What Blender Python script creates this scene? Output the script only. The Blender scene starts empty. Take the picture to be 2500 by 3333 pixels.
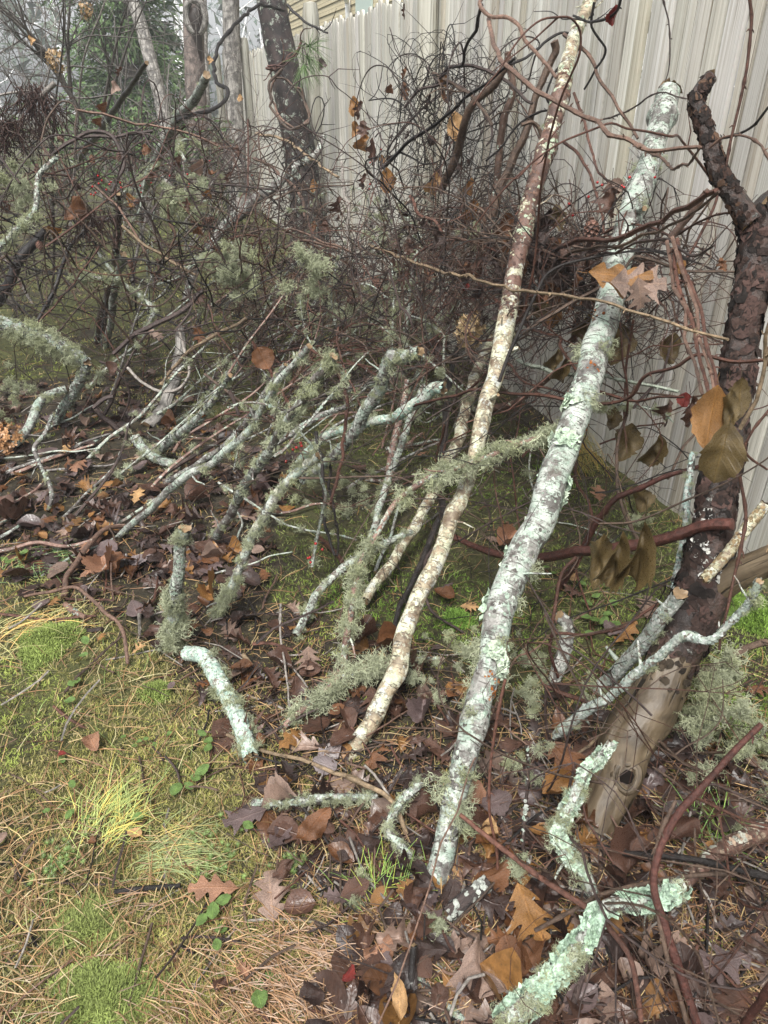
import bpy, math, random
import numpy as np
from mathutils import Vector, Matrix, noise as mnoise
rng = np.random.default_rng(11)
random.seed(5)
sc = bpy.context.scene
COL = sc.collection
# ---------------------------------------------------------------- camera, light, exposure
CAM_H, PITCH, FPX = 1.4, math.radians(30), 2310.0
cd = bpy.data.cameras.new('camera'); cam = bpy.data.objects.new('camera', cd); COL.objects.link(cam)
cam.location = (0, 0, CAM_H); cam.rotation_euler = (math.radians(90) - PITCH, 0, 0)
cd.sensor_fit = 'VERTICAL'; cd.angle = 2 * math.atan(1666.5 / FPX); cd.clip_start = 0.02; cd.clip_end = 400
sc.camera = cam
w = bpy.data.worlds.new('World'); sc.world = w; w.use_nodes = True
nt = w.node_tree; nt.nodes.clear()
sky = nt.nodes.new('ShaderNodeTexSky'); sky.sky_type = 'NISHITA'; sky.sun_disc = False
SUN_EL, SUN_ROT = math.radians(62), math.radians(200)
sky.sun_elevation = SUN_EL; sky.sun_rotation = SUN_ROT; sky.dust_density = 4
hsv = nt.nodes.new('ShaderNodeHueSaturation'); hsv.inputs['Saturation'].default_value = 0.12
bg = nt.nodes.new('ShaderNodeBackground'); bg.inputs[1].default_value = 0.115
wo = nt.nodes.new('ShaderNodeOutputWorld')
nt.links.new(sky.outputs[0], hsv.inputs['Color']); nt.links.new(hsv.outputs[0], bg.inputs[0]); nt.links.new(bg.outputs[0], wo.inputs[0])
sl = bpy.data.lights.new('sun', 'SUN'); sl.energy = 2.5; sl.angle = math.radians(22); sl.color = (1, .97, .92)
so = bpy.data.objects.new('sun', sl); COL.objects.link(so)
so.rotation_euler = (math.radians(28), 0, math.radians(-20)); so.location = (0, 0, 12)
sc.view_settings.view_transform = 'Standard'; sc.view_settings.look = 'None'
sc.view_settings.exposure = 1.05; sc.view_settings.gamma = 1
sc.render.engine = 'CYCLES'
sc.cycles.max_bounces = 6; sc.cycles.diffuse_bounces = 2; sc.cycles.glossy_bounces = 2
sc.cycles.transmission_bounces = 3; sc.cycles.transparent_max_bounces = 8; sc.cycles.volume_bounces = 0

# ---------------------------------------------------------------- where things stand
cP, sP = math.cos(PITCH), math.sin(PITCH)
def ray(px, py):
    x, u = px - 1250.0, 1666.5 - py
    return np.array([x, FPX * cP + u * sP, u * cP - FPX * sP])
CAM = np.array([0, 0, CAM_H])
FN = np.array([.949, .316, 0]); FN /= np.linalg.norm(FN); FE = np.array([-FN[1], FN[0], 0]); FD = 1.858
FO = FN * FD                                             # foot of the fence plane
def fpt(a, s, z): return FO + FE * a - FN * s + np.array([0, 0, z])
def gz(x, y):
    return (.012 * np.sin(3.1 * x + 1.3 * y) * np.sin(2.3 * y - 1.1 * x + 1) + .008 * np.sin(7.3 * x - 2) * np.sin(6.1 * y + .7)
            + .004 * np.sin(17 * x + 5 * y) * np.sin(15 * y - 7 * x))
def at(px, py, spec):
    d = ray(px, py); k = spec[0]; v = float(spec[1:] or 0)
    if k == 'g':
        t = (v - CAM_H) / d[2]; p = CAM + t * d
        p[2] += gz(p[0], p[1]); return p
    if k == 'f': return CAM + d * (FD - v) / (d @ FN)
    if k == 'y': return CAM + d * v / d[1]
TILES = {}
for i, r in enumerate('ABCD'):
    for j in range(3):
        TILES[r + str(j + 1)] = (j * 833, [0, 833, 1666, 2500][i], .502 if (i < 2 or (i == 2 and j == 0)) else .875)
for q, o in zip('123456', [(0, 0), (1250, 0), (0, 1111), (1250, 1111), (0, 2222), (1250, 2222)]): TILES['Q' + q] = (*o, .7535)
TILES['W'] = (0, 0, 1.507)
def tpx(tile, x, y):
    o = TILES[tile]; return o[0] + x * o[2], o[1] + y * o[2]
def path(s):
    """'Q6 215,900@g 280,620; Q4 450,1440@f.1' -> world points; depth runs evenly between the marked points"""
    P, S = [], []
    for seg in s.split(';'):
        tk = seg.split(); tile = tk[0]
        for q in tk[1:]:
            q, _, sp = q.partition('@'); x, y = map(float, q.split(','))
            P.append(tpx(tile, x, y)); S.append(sp)
    P = np.array(P); L = np.r_[0, np.cumsum(np.linalg.norm(np.diff(P, axis=0), axis=1))]
    iz = [(L[i], 1 / zdepth(at(*P[i], S[i]))) for i in range(len(P)) if S[i]]
    Z = 1 / np.interp(L, [a for a, b in iz], [b for a, b in iz])
    out = []
    for (px, py), z, sp in zip(P, Z, S):
        if sp: out.append(at(px, py, sp)); continue
        d = ray(px, py); out.append(CAM + d * z / FPX)
    return np.array(out)
def zdepth(p): return (p - CAM) @ np.array([0, cP, -sP])

# zones of the floor: leaf litter under the pile, thin mossy ground behind it
def W2(pts): return np.array([at(x * 1.507, y * 1.507, 'g')[:2] for x, y in pts])
def inside(poly, X, Y):
    r = np.zeros(len(X), bool); n = len(poly)
    for i in range(n):
        x1, y1 = poly[i]; x2, y2 = poly[(i + 1) % n]; c = ((y1 > Y) != (y2 > Y)); r ^= c & (X < (x2 - x1) * (Y - y1) / (y2 - y1 + 1e-12) + x1)
    return r
LITTER = W2([(-500, 1000), (-60, 830), (330, 800), (420, 900), (640, 1000), (600, 1150), (560, 1290), (760, 1330), (1000, 1430), (1090, 1520), (1180, 1500), (1290, 1560), (1700, 1640), (1900, 2000), (1750, 2400), (700, 2400), (760, 2100), (600, 1830), (450, 1560), (330, 1400), (150, 1290), (-60, 1230), (-600, 1250)])
THIN = W2([(560, 1290), (640, 1000), (830, 870), (1150, 900), (1400, 1080), (1659, 1300), (1800, 1660), (1290, 1560), (1000, 1430), (760, 1330)])
# ---------------------------------------------------------------- mesh building
class MB:
    def __init__(s): s.V, s.Q, s.T, s.U, s.C, s.mq, s.mt, s.n = [], [], [], [], [], [], [], 0
    def add(s, V, Q=None, T=None, U=None, C=None, m=0):
        V = np.asarray(V, float); n = len(V); s.V.append(V)
        s.U.append(np.zeros((n, 2)) if U is None else np.asarray(U, float))
        c = np.ones((n, 3)) if C is None else np.broadcast_to(np.asarray(C, float), (n, 3)); s.C.append(c)
        if Q is not None and len(Q): Q = np.asarray(Q); s.Q.append(Q + s.n); s.mq.append(np.full(len(Q), m))
        if T is not None and len(T): T = np.asarray(T); s.T.append(T + s.n); s.mt.append(np.full(len(T), m))
        s.n += n
    def mesh(s, name, mats, origin=(0, 0, 0), smooth=True):
        me = bpy.data.meshes.new(name)
        V = np.concatenate(s.V) - np.asarray(origin); U = np.concatenate(s.U); C = np.concatenate(s.C)
        Q = np.concatenate(s.Q) if s.Q else np.zeros((0, 4), int); T = np.concatenate(s.T) if s.T else np.zeros((0, 3), int)
        loops = np.r_[Q.ravel(), T.ravel()].astype(np.int32); nq, ntr = len(Q), len(T)
        me.vertices.add(len(V)); me.vertices.foreach_set('co', V.ravel().astype(np.float32))
        me.loops.add(len(loops)); me.loops.foreach_set('vertex_index', loops)
        me.polygons.add(nq + ntr)
        me.polygons.foreach_set('loop_start', np.r_[np.arange(nq) * 4, nq * 4 + np.arange(ntr) * 3].astype(np.int32))
        mi = np.concatenate(s.mq + s.mt) if (s.mq or s.mt) else np.zeros(0)
        me.polygons.foreach_set('material_index', mi.astype(np.int32))
        me.polygons.foreach_set('use_smooth', np.full(nq + ntr, smooth))
        uv = me.uv_layers.new(name='UVMap'); uv.data.foreach_set('uv', U[loops].ravel().astype(np.float32))
        ca = me.color_attributes.new('Col', 'FLOAT_COLOR', 'POINT')
        ca.data.foreach_set('color', np.c_[C, np.ones(len(C))].ravel().astype(np.float32))
        for m in (mats if isinstance(mats, (list, tuple)) else [mats]): me.materials.append(m)
        me.update(calc_edges=True); me.validate(); return me
    def build(s, name, mats, parent=None, origin=None, smooth=True, **kw):
        o3 = np.zeros(3) if origin is None else np.asarray(origin, float)
        return place(name, s.mesh(name, mats, o3, smooth), o3, parent, **kw)
def place(name, me, loc=(0, 0, 0), parent=None, label=None, cat=None, group=None, kind=None, mw=None):
    o = bpy.data.objects.new(name, me); COL.objects.link(o)
    o.location = loc
    if mw is not None: o.matrix_world = mw
    if parent is not None:
        pl = Vector(parent['_w']) if '_w' in parent else parent.location
        o.parent = parent
        if mw is not None: o.matrix_basis = Matrix.Translation(-Vector(parent['_w'])) @ mw
        else: o.location = Vector(loc) - Vector(parent['_w'])
    o['_w'] = list(map(float, mw.translation if mw is not None else loc))
    if label: o['label'] = label
    if cat: o['category'] = cat
    if group: o['group'] = group
    if kind: o['kind'] = kind
    return o
def catmull(P, step):
    P = np.asarray(P, float); n = len(P)
    if n == 2: P = np.array([P[0], (P[0] * 2 + P[1]) / 3, (P[0] + 2 * P[1]) / 3, P[1]]); n = 4
    E = np.vstack([2 * P[0] - P[1], P, 2 * P[-1] - P[-2]]); out = [P[:1]]; par = [np.zeros(1)]
    for i in range(n - 1):
        p0, p1, p2, p3 = E[i:i + 4]; m = max(1, int(np.ceil(np.linalg.norm(p2 - p1) / step)))
        t = (np.arange(1, m + 1) / m)[:, None]
        out.append(.5 * (2 * p1 + (p2 - p0) * t + (2 * p0 - 5 * p1 + 4 * p2 - p3) * t ** 2 + (3 * p1 - p0 - 3 * p2 + p3) * t ** 3)); par.append(i + t[:, 0])
    return np.vstack(out), np.concatenate(par)
def frames(P):
    T = np.gradient(P, axis=0); T /= np.linalg.norm(T, axis=1)[:, None] + 1e-12
    a = np.array([0, 0, 1.]) if abs(T[0, 2]) < .8 else np.array([1., 0, 0])
    n = np.cross(T[0], a); n /= np.linalg.norm(n); Ns = [n]
    for i in range(1, len(P)):
        n = Ns[-1] - T[i] * (Ns[-1] @ T[i]); n /= np.linalg.norm(n) + 1e-12; Ns.append(n)
    Ns = np.array(Ns); return T, Ns, np.cross(T, Ns)
def tube(mb, P, r, k=6, C=None, m=0, cap=None, rough=0, v0=0., seed=0, mring=None):
    """round limb through P with radius r; rough = knobbly bark relief; cap = material of the broken ends"""
    P = np.asarray(P, float); n = len(P); r = np.broadcast_to(np.asarray(r, float), (n,)).copy()
    T, A, B = frames(P); L = np.r_[0, np.cumsum(np.linalg.norm(np.diff(P, axis=0), axis=1))] + v0
    th = np.arange(k + 1) * 2 * math.pi / k
    rr = np.repeat(r[:, None], k + 1, 1)
    if rough:
        s = seed * 7.31
        for f, w_ in ((1, .5), (2.7, .3), (6.1, .22)):
            q = 40 * f * .35
            rr = rr * (1 + rough * w_ * np.sin(np.cos(th)[None] * 2.1 * f + L[:, None] * q + s) * np.sin(np.sin(th)[None] * 2.3 * f - L[:, None] * q * .6 + 2 * s))
        J = np.random.default_rng(int(seed) + 3).normal(0, rough * .16, (n, k + 1)); J[:, -1] = J[:, 0]; rr = rr * (1 + J)
    V = P[:, None] + rr[:, :, None] * (np.cos(th)[None, :, None] * A[:, None] + np.sin(th)[None, :, None] * B[:, None])
    i = np.arange(n - 1)[:, None] * (k + 1) + np.arange(k)[None]
    Q = np.stack([i, i + 1, i + k + 2, i + k + 1], -1).reshape(-1, 4)
    U = np.stack([np.broadcast_to(th / (2 * math.pi), (n, k + 1)), np.broadcast_to(L[:, None], (n, k + 1))], -1).reshape(-1, 2)
    if C is not None and np.ndim(C) == 2: C = np.repeat(C, k + 1, 0)
    if mring is None: mb.add(V.reshape(-1, 3), Q, None, U, C, m)
    else:
        mb.add(V.reshape(-1, 3), Q, None, U, C, m); mb.mq[-1] = np.repeat(mring[:-1], k)
    for e, sg in ((0, -1), (n - 1, 1)):
        ring = V[e, :k]; c = P[e] + T[e] * sg * r[e] * (.25 if cap is None else .12)
        TT = [[j, (j + 1) % k, k] if sg > 0 else [(j + 1) % k, j, k] for j in range(k)]
        cc = None if C is None else (C[e * (k + 1)] if np.ndim(C) == 2 else C)
        if cap is not None: ring = ring + np.random.default_rng(e + int(seed)).normal(0, r[e] * .07, ring.shape) + T[e] * sg * np.random.default_rng(e + 1 + int(seed)).uniform(-.3, .6, (k, 1)) * r[e]
        mb.add(np.vstack([ring, c]), None, TT, np.tile([.5, .5], (k + 1, 1)), cc, m if cap is None else cap)
    return T, A, B
def grid_faces(nr, nc):
    i = np.arange(nr - 1)[:, None] * nc + np.arange(nc - 1)[None]
    return np.stack([i, i + 1, i + nc + 1, i + nc], -1).reshape(-1, 4)
# ---------------------------------------------------------------- materials
class G:
    def __init__(s, name):
        s.m = bpy.data.materials.new(name); s.m.use_nodes = True; s.t = s.m.node_tree; s.t.nodes.clear()
        s.out = s.t.nodes.new('ShaderNodeOutputMaterial'); s.co = s.t.nodes.new('ShaderNodeTexCoord')
    def n(s, ty, **kw):
        x = s.t.nodes.new('ShaderNode' + ty)
        for k, v in kw.items(): setattr(x, k, v)
        return x
    def set(s, sock, v):
        if isinstance(v, bpy.types.NodeSocket): s.t.links.new(v, sock)
        elif v is not None:
            if sock.type == 'RGBA' and not np.isscalar(v): v = (*v[:3], 1)
            sock.default_value = v
    @property
    def obj(s): return s.co.outputs['Object']
    @property
    def uv(s): return s.co.outputs['UV']
    def col(s): return s.n('VertexColor', layer_name='Col').outputs['Color']
    def noise(s, scale, detail=6, rough=.6, vec=None, dist=0):
        x = s.n('TexNoise'); s.set(x.inputs['Vector'], vec or s.obj); x.inputs['Scale'].default_value = scale
        x.inputs['Detail'].default_value = detail; x.inputs['Roughness'].default_value = rough; x.inputs['Distortion'].default_value = dist
        return x.outputs['Fac']
    def vor(s, scale, vec=None, feature='F1', out='Distance'):
        x = s.n('TexVoronoi', feature=feature); s.set(x.inputs['Vector'], vec or s.obj); x.inputs['Scale'].default_value = scale; return x.outputs[out]
    def scale(s, vec, v):
        x = s.n('Mapping'); s.set(x.inputs['Vector'], vec); x.inputs['Scale'].default_value = v; return x.outputs[0]
    def ramp(s, f, stops):
        x = s.n('ValToRGB'); s.set(x.inputs[0], f); e = x.color_ramp.elements
        while len(e) < len(stops): e.new(.5)
        for q, (p, c) in zip(e, stops): q.position = p; q.color = (*((c,) * 3 if np.isscalar(c) else c), 1)
        return x.outputs[0]
    def mix(s, f, a, b, mode='MIX'):
        x = s.n('Mix', data_type='RGBA', blend_type=mode); s.set(x.inputs[0], f); s.set(x.inputs[6], a); s.set(x.inputs[7], b); return x.outputs[2]
    def math(s, op, a, b=0, clamp=False):
        x = s.n('Math', operation=op, use_clamp=clamp); s.set(x.inputs[0], a); s.set(x.inputs[1], b); return x.outputs[0]
    def bump(s, h, strength=.5, dist=.01, n=None):
        x = s.n('Bump'); s.set(x.inputs['Height'], h); x.inputs['Strength'].default_value = strength; x.inputs['Distance'].default_value = dist
        if n: s.set(x.inputs['Normal'], n)
        return x.outputs[0]
    def bsdf(s, color, rough=.6, normal=None, spec=.5, **kw):
        x = s.n('BsdfPrincipled'); s.set(x.inputs['Base Color'], color); s.set(x.inputs['Roughness'], rough); s.set(x.inputs['Normal'], normal)
        x.inputs['Specular IOR Level'].default_value = spec
        for k, v in kw.items(): s.set(x.inputs[k], v)
        s.t.links.new(x.outputs[0], s.out.inputs['Surface']); return s.m
def bark(name, c1, c2, l1, l2, cover, lscale=20, rough=.55, lent=0, stretch=None, bumps=.6, white=(.44, .455, .42)):
    """bark c1..c2 with crusty lichen l1..l2 over it where noise passes cover; lent = birch lenticels"""
    g = G(name); v = g.obj
    bv = g.scale(g.uv, (stretch[0], stretch[1], 1)) if stretch else v
    nb = g.noise(1 if stretch else 45, 7, .65, bv, .4)
    base = g.ramp(nb, [(.3, c1), (.62, c2)])
    base = g.mix(g.ramp(g.noise(14, 3), [(.45, 0), (.6, .7)]), base, tuple(.5 * x for x in c1))
    p = g.math('ADD', g.noise(lscale, 8, .68), g.math('MULTIPLY', g.math('SUBTRACT', g.noise(150, 3), .5), .25))
    m = g.ramp(p, [(max(0, cover - .025), 0), (min(1, cover + .025), 1)])
    lc = g.ramp(g.noise(30, 5, .6), [(.36, l1), (.5, l2), (.62, white)])
    lc = g.mix(g.ramp(g.noise(170, 3, .7), [(.56, 0), (.66, .75)]), lc, tuple(.35 * x for x in l1))
    c = g.mix(m, base, lc)
    if lent:
        ln = g.noise(1, 2, .5, g.scale(g.uv, (5, 190, 1)))
        c = g.mix(g.ramp(ln, [(.58, 0), (.66, lent)]), c, (.035, .025, .02))
        ln2 = g.noise(1, 4, .6, g.scale(g.uv, (3, 14, 1)))
        c = g.mix(g.ramp(ln2, [(.58, 0), (.66, lent * .8)]), c, (.06, .042, .03))
    h = g.math('ADD', g.math('MULTIPLY', nb, 1.0), g.math('MULTIPLY', m, .6))
    h = g.math('ADD', h, g.math('MULTIPLY', g.noise(220, 4, .7), .5)); c = g.mix(g.ramp(g.noise(75, 6, .7), [(.585, 0), (.63, .8)]), c, tuple(.6 * x for x in c1))
    r = g.mix(m, (rough,) * 3, (.85,) * 3)
    return g.bsdf(c, r, g.bump(h, bumps, .006))
MINT, MINT2 = (.28, .345, .28), (.39, .45, .385)
M = {}
M['birch_mint'] = bark('lichened_birch_bark', (.07, .06, .052), (.34, .335, .31), (.27, .34, .28), (.38, .43, .375), .48, 22, .5, .8)
M['birch_cream'] = bark('cream_birch_bark', (.14, .085, .05), (.44, .38, .26), (.42, .43, .30), (.55, .54, .40), .50, 26, .5, .85)
M['birch_brown'] = bark('brown_birch_bark', (.06, .032, .024), (.17, .095, .07), (.34, .32, .22), (.5, .5, .38), .57, 22, .5, .4)
M['lichen_twig'] = bark('lichened_twig_bark', (.10, .07, .055), (.24, .2, .17), (.30, .36, .29), (.41, .46, .39), .47, 40, .6, .3)
M['grey_bark'] = bark('grey_branch_bark', (.05, .042, .038), (.2, .18, .165), (.36, .4, .34), (.5, .53, .47), .55, 30, .5, .2)
M['dark_bark'] = bark('dark_wet_bark', (.010, .008, .007), (.075, .044, .034), (.15, .12, .10), (.3, .27, .2), .66, 30, .3, .0, (10, 34), 1)
M['black_bark'] = bark('black_speckled_bark', (.013, .011, .011), (.04, .034, .032), (.3, .3, .28), (.4, .4, .38), .66, 120, .32)
M['pink_bark'] = bark('pink_brown_twig_bark', (.12, .06, .045), (.3, .19, .15), (.4, .46, .36), (.5, .55, .44), .58, 45, .5)
M['pine_bark'] = bark('black_pine_bark', (.012, .010, .010), (.07, .05, .045), (.30, .36, .28), (.45, .50, .42), .585, 16, .5, 0, (16, 9), 1)
M['oak_bark'] = bark('furrowed_grey_bark', (.045, .038, .033), (.36, .34, .31), (.3, .34, .28), (.42, .45, .4), .66, 9, .7, 0, (18, 5), 1)
M['oak_bark_brown'] = bark('furrowed_brown_bark', (.05, .035, .03), (.24, .19, .165), (.3, .34, .28), (.42, .45, .4), .7, 9, .7, 0, (18, 4), 1)
def m_wood(name, c1, c2, c3, stretch=(14, 3)):
    g = G(name); v = g.scale(g.uv, (stretch[0], stretch[1], 1)); n1 = g.noise(1, 8, .62, v, .6); n2 = g.noise(1, 3, .5, g.scale(g.uv, (stretch[0] * .25, stretch[1] * .8, 1)), .5)
    c = g.ramp(n1, [(.3, c1), (.48, c2), (.68, c3)]); c = g.mix(g.ramp(n2, [(.48, 0), (.66, .75)]), c, c1)
    cr = g.ramp(g.noise(1, 2, .5, g.scale(g.uv, (stretch[0] * 1.6, stretch[1] * .55, 1)), .3), [(.62, 0), (.68, 1)])
    c = g.mix(cr, c, tuple(.25 * x for x in c1)); c = g.mix(g.ramp(g.noise(16, 5, .65), [(.5, 0), (.64, .6)]), c, tuple(.5 * x for x in c1))
    return g.bsdf(c, .5, g.bump(g.math('SUBTRACT', n1, g.math('MULTIPLY', cr, 1.5)), .7, .005))
M['bare_wood'] = m_wood('bare_weathered_wood', (.05, .035, .02), (.105, .077, .046), (.165, .125, .078), (12, 7))
g_ = G('dark_hollow'); M['hole'] = g_.bsdf((.008, .006, .005), .95, None, .1)
M['cut_wood'] = m_wood('broken_wood_end', (.2, .13, .07), (.42, .31, .18), (.6, .5, .34))
def m_vine():
    g = G('wet_vine_bark'); n = g.noise(75, 7, .72)
    c = g.mix(1, g.col(), g.ramp(n, [(.32, .35), (.5, .9), (.7, 1.6)]), 'MULTIPLY')
    c = g.mix(g.ramp(g.noise(40, 5, .7), [(.64, 0), (.74, .3)]), c, (.25, .25, .21))
    return g.bsdf(c, .42, g.bump(g.noise(190, 6, .7), .8, .005), .32)
M['vine'] = m_vine()
def m_flake(name='crusty_lichen'):
    g = G(name); c = g.mix(1, g.col(), g.ramp(g.noise(130, 5, .7), [(.34, .35), (.47, .9), (.7, 1.2)]), 'MULTIPLY')
    return g.bsdf(c, .85, g.bump(g.noise(300, 4), .5, .003), .25)
M['flake'] = m_flake()
def m_tuft():
    g = G('beard_lichen'); c = g.mix(1, g.col(), g.ramp(g.noise(60, 3), [(.3, .75), (.7, 1.15)]), 'MULTIPLY')
    a = g.n('BsdfDiffuse'); g.set(a.inputs[0], c); b = g.n('BsdfTranslucent'); g.set(b.inputs[0], c)
    x = g.n('MixShader'); x.inputs[0].default_value = .3; g.t.links.new(a.outputs[0], x.inputs[1]); g.t.links.new(b.outputs[0], x.inputs[2])
    g.t.links.new(x.outputs[0], g.out.inputs['Surface']); return g.m
M['tuft'] = m_tuft()
def m_leaf(name, rough, veins, trans=.2):
    g = G(name); sx = g.n('SeparateXYZ'); g.set(sx.inputs[0], g.uv); u, v = sx.outputs[0], sx.outputs[1]
    au = g.math('ABSOLUTE', g.math('SUBTRACT', u, .5))
    mid = g.ramp(au, [(.008, 1), (.03, 0)])
    side = g.math('ABSOLUTE', g.math('SUBTRACT', g.math('FRACT', g.math('MULTIPLY', g.math('SUBTRACT', v, g.math('MULTIPLY', au, .5)), 8)), .5))
    vein = g.math('MAXIMUM', mid, g.ramp(side, [(.015, .7), (.05, 0)]))
    c = g.mix(1, g.col(), g.ramp(g.noise(55, 6, .65), [(.3, .55), (.7, 1.35)]), 'MULTIPLY')
    c = g.mix(g.ramp(g.noise(130, 4, .6), [(.62, 0), (.7, .6)]), c, (.02, .014, .01))
    cv = g.mix(1, c, (1.9, 1.8, 1.6) if veins > 0 else (.45, .42, .4), 'MULTIPLY')
    c = g.mix(g.math('MULTIPLY', vein, abs(veins)), c, cv)
    h = g.math('ADD', g.math('MULTIPLY', vein, .6), g.noise(70, 5))
    p = g.n('BsdfPrincipled'); g.set(p.inputs['Base Color'], c); g.set(p.inputs['Normal'], g.bump(h, .55, .004))
    g.set(p.inputs['Roughness'], g.ramp(g.noise(25, 3), [(.35, rough), (.65, rough + .25)]))
    b = g.n('BsdfTranslucent'); g.set(b.inputs[0], c); x = g.n('MixShader'); x.inputs[0].default_value = trans
    g.t.links.new(p.outputs[0], x.inputs[1]); g.t.links.new(b.outputs[0], x.inputs[2]); g.t.links.new(x.outputs[0], g.out.inputs['Surface']); return g.m
M['leaf'] = m_leaf('wet_dead_leaf', .22, .28)
M['green_leaf'] = m_leaf('glossy_green_leaf', .3, .45, .25)
def m_plain(name, rough, spec=.4, var=.5, ns=60):
    g = G(name); c = g.mix(1, g.col(), g.ramp(g.noise(ns, 4), [(.3, 1 - var), (.7, 1 + var)]), 'MULTIPLY'); return g.bsdf(c, rough, None, spec)
M['moss'] = m_plain('moss', .75, .25, .35, 9)
M['needle'] = m_plain('pine_needles', .4, .4, .3, 30)
M['grass'] = m_plain('grass', .5, .4, .2, 20)
M['berry'] = m_plain('red_berry', .2, .6, .1)
M['cone'] = m_plain('pine_cone', .45, .4, .5, 120)
M['foliage'] = m_plain('evergreen_foliage', .6, .3, .4, 1.5)
M['paint'] = m_plain('white_paint', .4, .4, .04)
def m_fence():
    g = G('weathered_cedar'); sx = g.n('SeparateXYZ'); g.set(sx.inputs[0], g.uv)
    fine = g.noise(1, 9, .7, g.scale(g.uv, (13, 1.3, 1)), .9); mid = g.noise(1, 5, .6, g.scale(g.uv, (3.2, .55, 1)), 1.0)
    c = g.ramp(fine, [(.30, (.25, .23, .195)), (.45, (.50, .49, .455)), (.64, (.66, .655, .63))])
    c = g.mix(g.ramp(mid, [(.52, 0), (.66, .6)]), c, (.35, .31, .25))
    knot = g.vor(1, g.scale(g.uv, (4.2, 1.1, 1))); c = g.mix(g.ramp(knot, [(.03, 1), (.09, 0)]), c, (.10, .075, .055))
    crack = g.noise(1, 3, .5, g.scale(g.uv, (16, .8, 1)), .2); cm = g.ramp(crack, [(.64, 0), (.70, 1)]); c = g.mix(cm, c, (.05, .04, .03))
    w3 = g.noise(1, 4, .6, g.scale(g.uv, (6, .3, 1)), .6); c = g.mix(g.ramp(w3, [(.54, 0), (.62, .6)]), c, (.68, .69, .665)); c = g.mix(g.ramp(w3, [(.34, .4), (.42, 0)]), c, (.30, .265, .215))
    c = g.mix(1, c, g.col(), 'MULTIPLY')
    zz = g.ramp(g.math('ADD', sx.outputs[1], g.math('MULTIPLY', g.noise(6, 4), .7)), [(.3, .85), (.75, .25), (1.3 / 2, .12)])
    c = g.mix(g.math('MULTIPLY', zz, .75), c, (.17, .19, .11))
    return g.bsdf(c, .75, g.bump(g.math('SUBTRACT', fine, g.math('MULTIPLY', cm, 1.2)), .6, .004), .3)
M['fence'] = m_fence()
def m_ground():
    g = G('woodland_ground'); n = g.noise(2.2, 6, .62); n2 = g.noise(30, 8, .7)
    soil = g.ramp(n2, [(.3, (.010, .008, .006)), (.55, (.032, .024, .017)), (.75, (.085, .062, .04))])
    ms = g.ramp(n2, [(.3, (.022, .024, .009)), (.55, (.075, .08, .025)), (.75, (.16, .155, .06))])
    c = g.mix(g.math('MULTIPLY', g.ramp(n, [(.36, .1), (.52, .95)]), g.col()), soil, ms)
    return g.bsdf(c, .8, g.bump(n2, .8, .02), .3)
M['ground'] = m_ground()
def m_shingle():
    g = G('yellowed_cedar_shingles'); sx = g.n('SeparateXYZ'); g.set(sx.inputs[0], g.uv)
    row = g.math('FRACT', g.math('MULTIPLY', sx.outputs[1], 5.6)); b = g.n('TexBrick'); g.set(b.inputs['Vector'], g.scale(g.uv, (1, 1, 1)))
    b.inputs['Scale'].default_value = 1; b.inputs['Brick Width'].default_value = .14; b.inputs['Row Height'].default_value = 1 / 5.6; b.inputs['Mortar Size'].default_value = .004
    b.inputs['Color1'].default_value = (.48, .42, .27, 1); b.inputs['Color2'].default_value = (.55, .49, .33, 1); b.inputs['Mortar'].default_value = (.2, .16, .1, 1)
    c = g.mix(g.ramp(g.noise(3, 5), [(.35, 0), (.7, .4)]), b.outputs[0], (.4, .36, .25))
    return g.bsdf(c, .7, g.bump(row, .6, .03), .3)
M['shingle'] = m_shingle()
# ---------------------------------------------------------------- ground and sky-side setting
def ground_mesh():
    mb = MB()
    ax = np.unique(np.r_[np.linspace(-60, -5, 14), np.linspace(-5, 4, 150), np.linspace(4, 60, 14)])
    ay = np.unique(np.r_[np.linspace(-30, -1, 8), np.linspace(-1, 8, 180), np.linspace(8, 110, 26)])
    X, Y = np.meshgrid(ax, ay); near = np.clip((12 - np.hypot(X, Y)) / 4, 0, 1)
    fx, fy = X.ravel(), Y.ravel(); c = np.where(inside(LITTER, fx, fy), .12, np.where(inside(THIN, fx, fy), .6, 1.0))
    mb.add(np.stack([X, Y, gz(X, Y) * near], -1).reshape(-1, 3), grid_faces(len(ay), len(ax)), None, None, np.repeat(c[:, None], 3, 1))
    return mb.build('ground', M['ground'], kind='structure')
ground_mesh()

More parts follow.
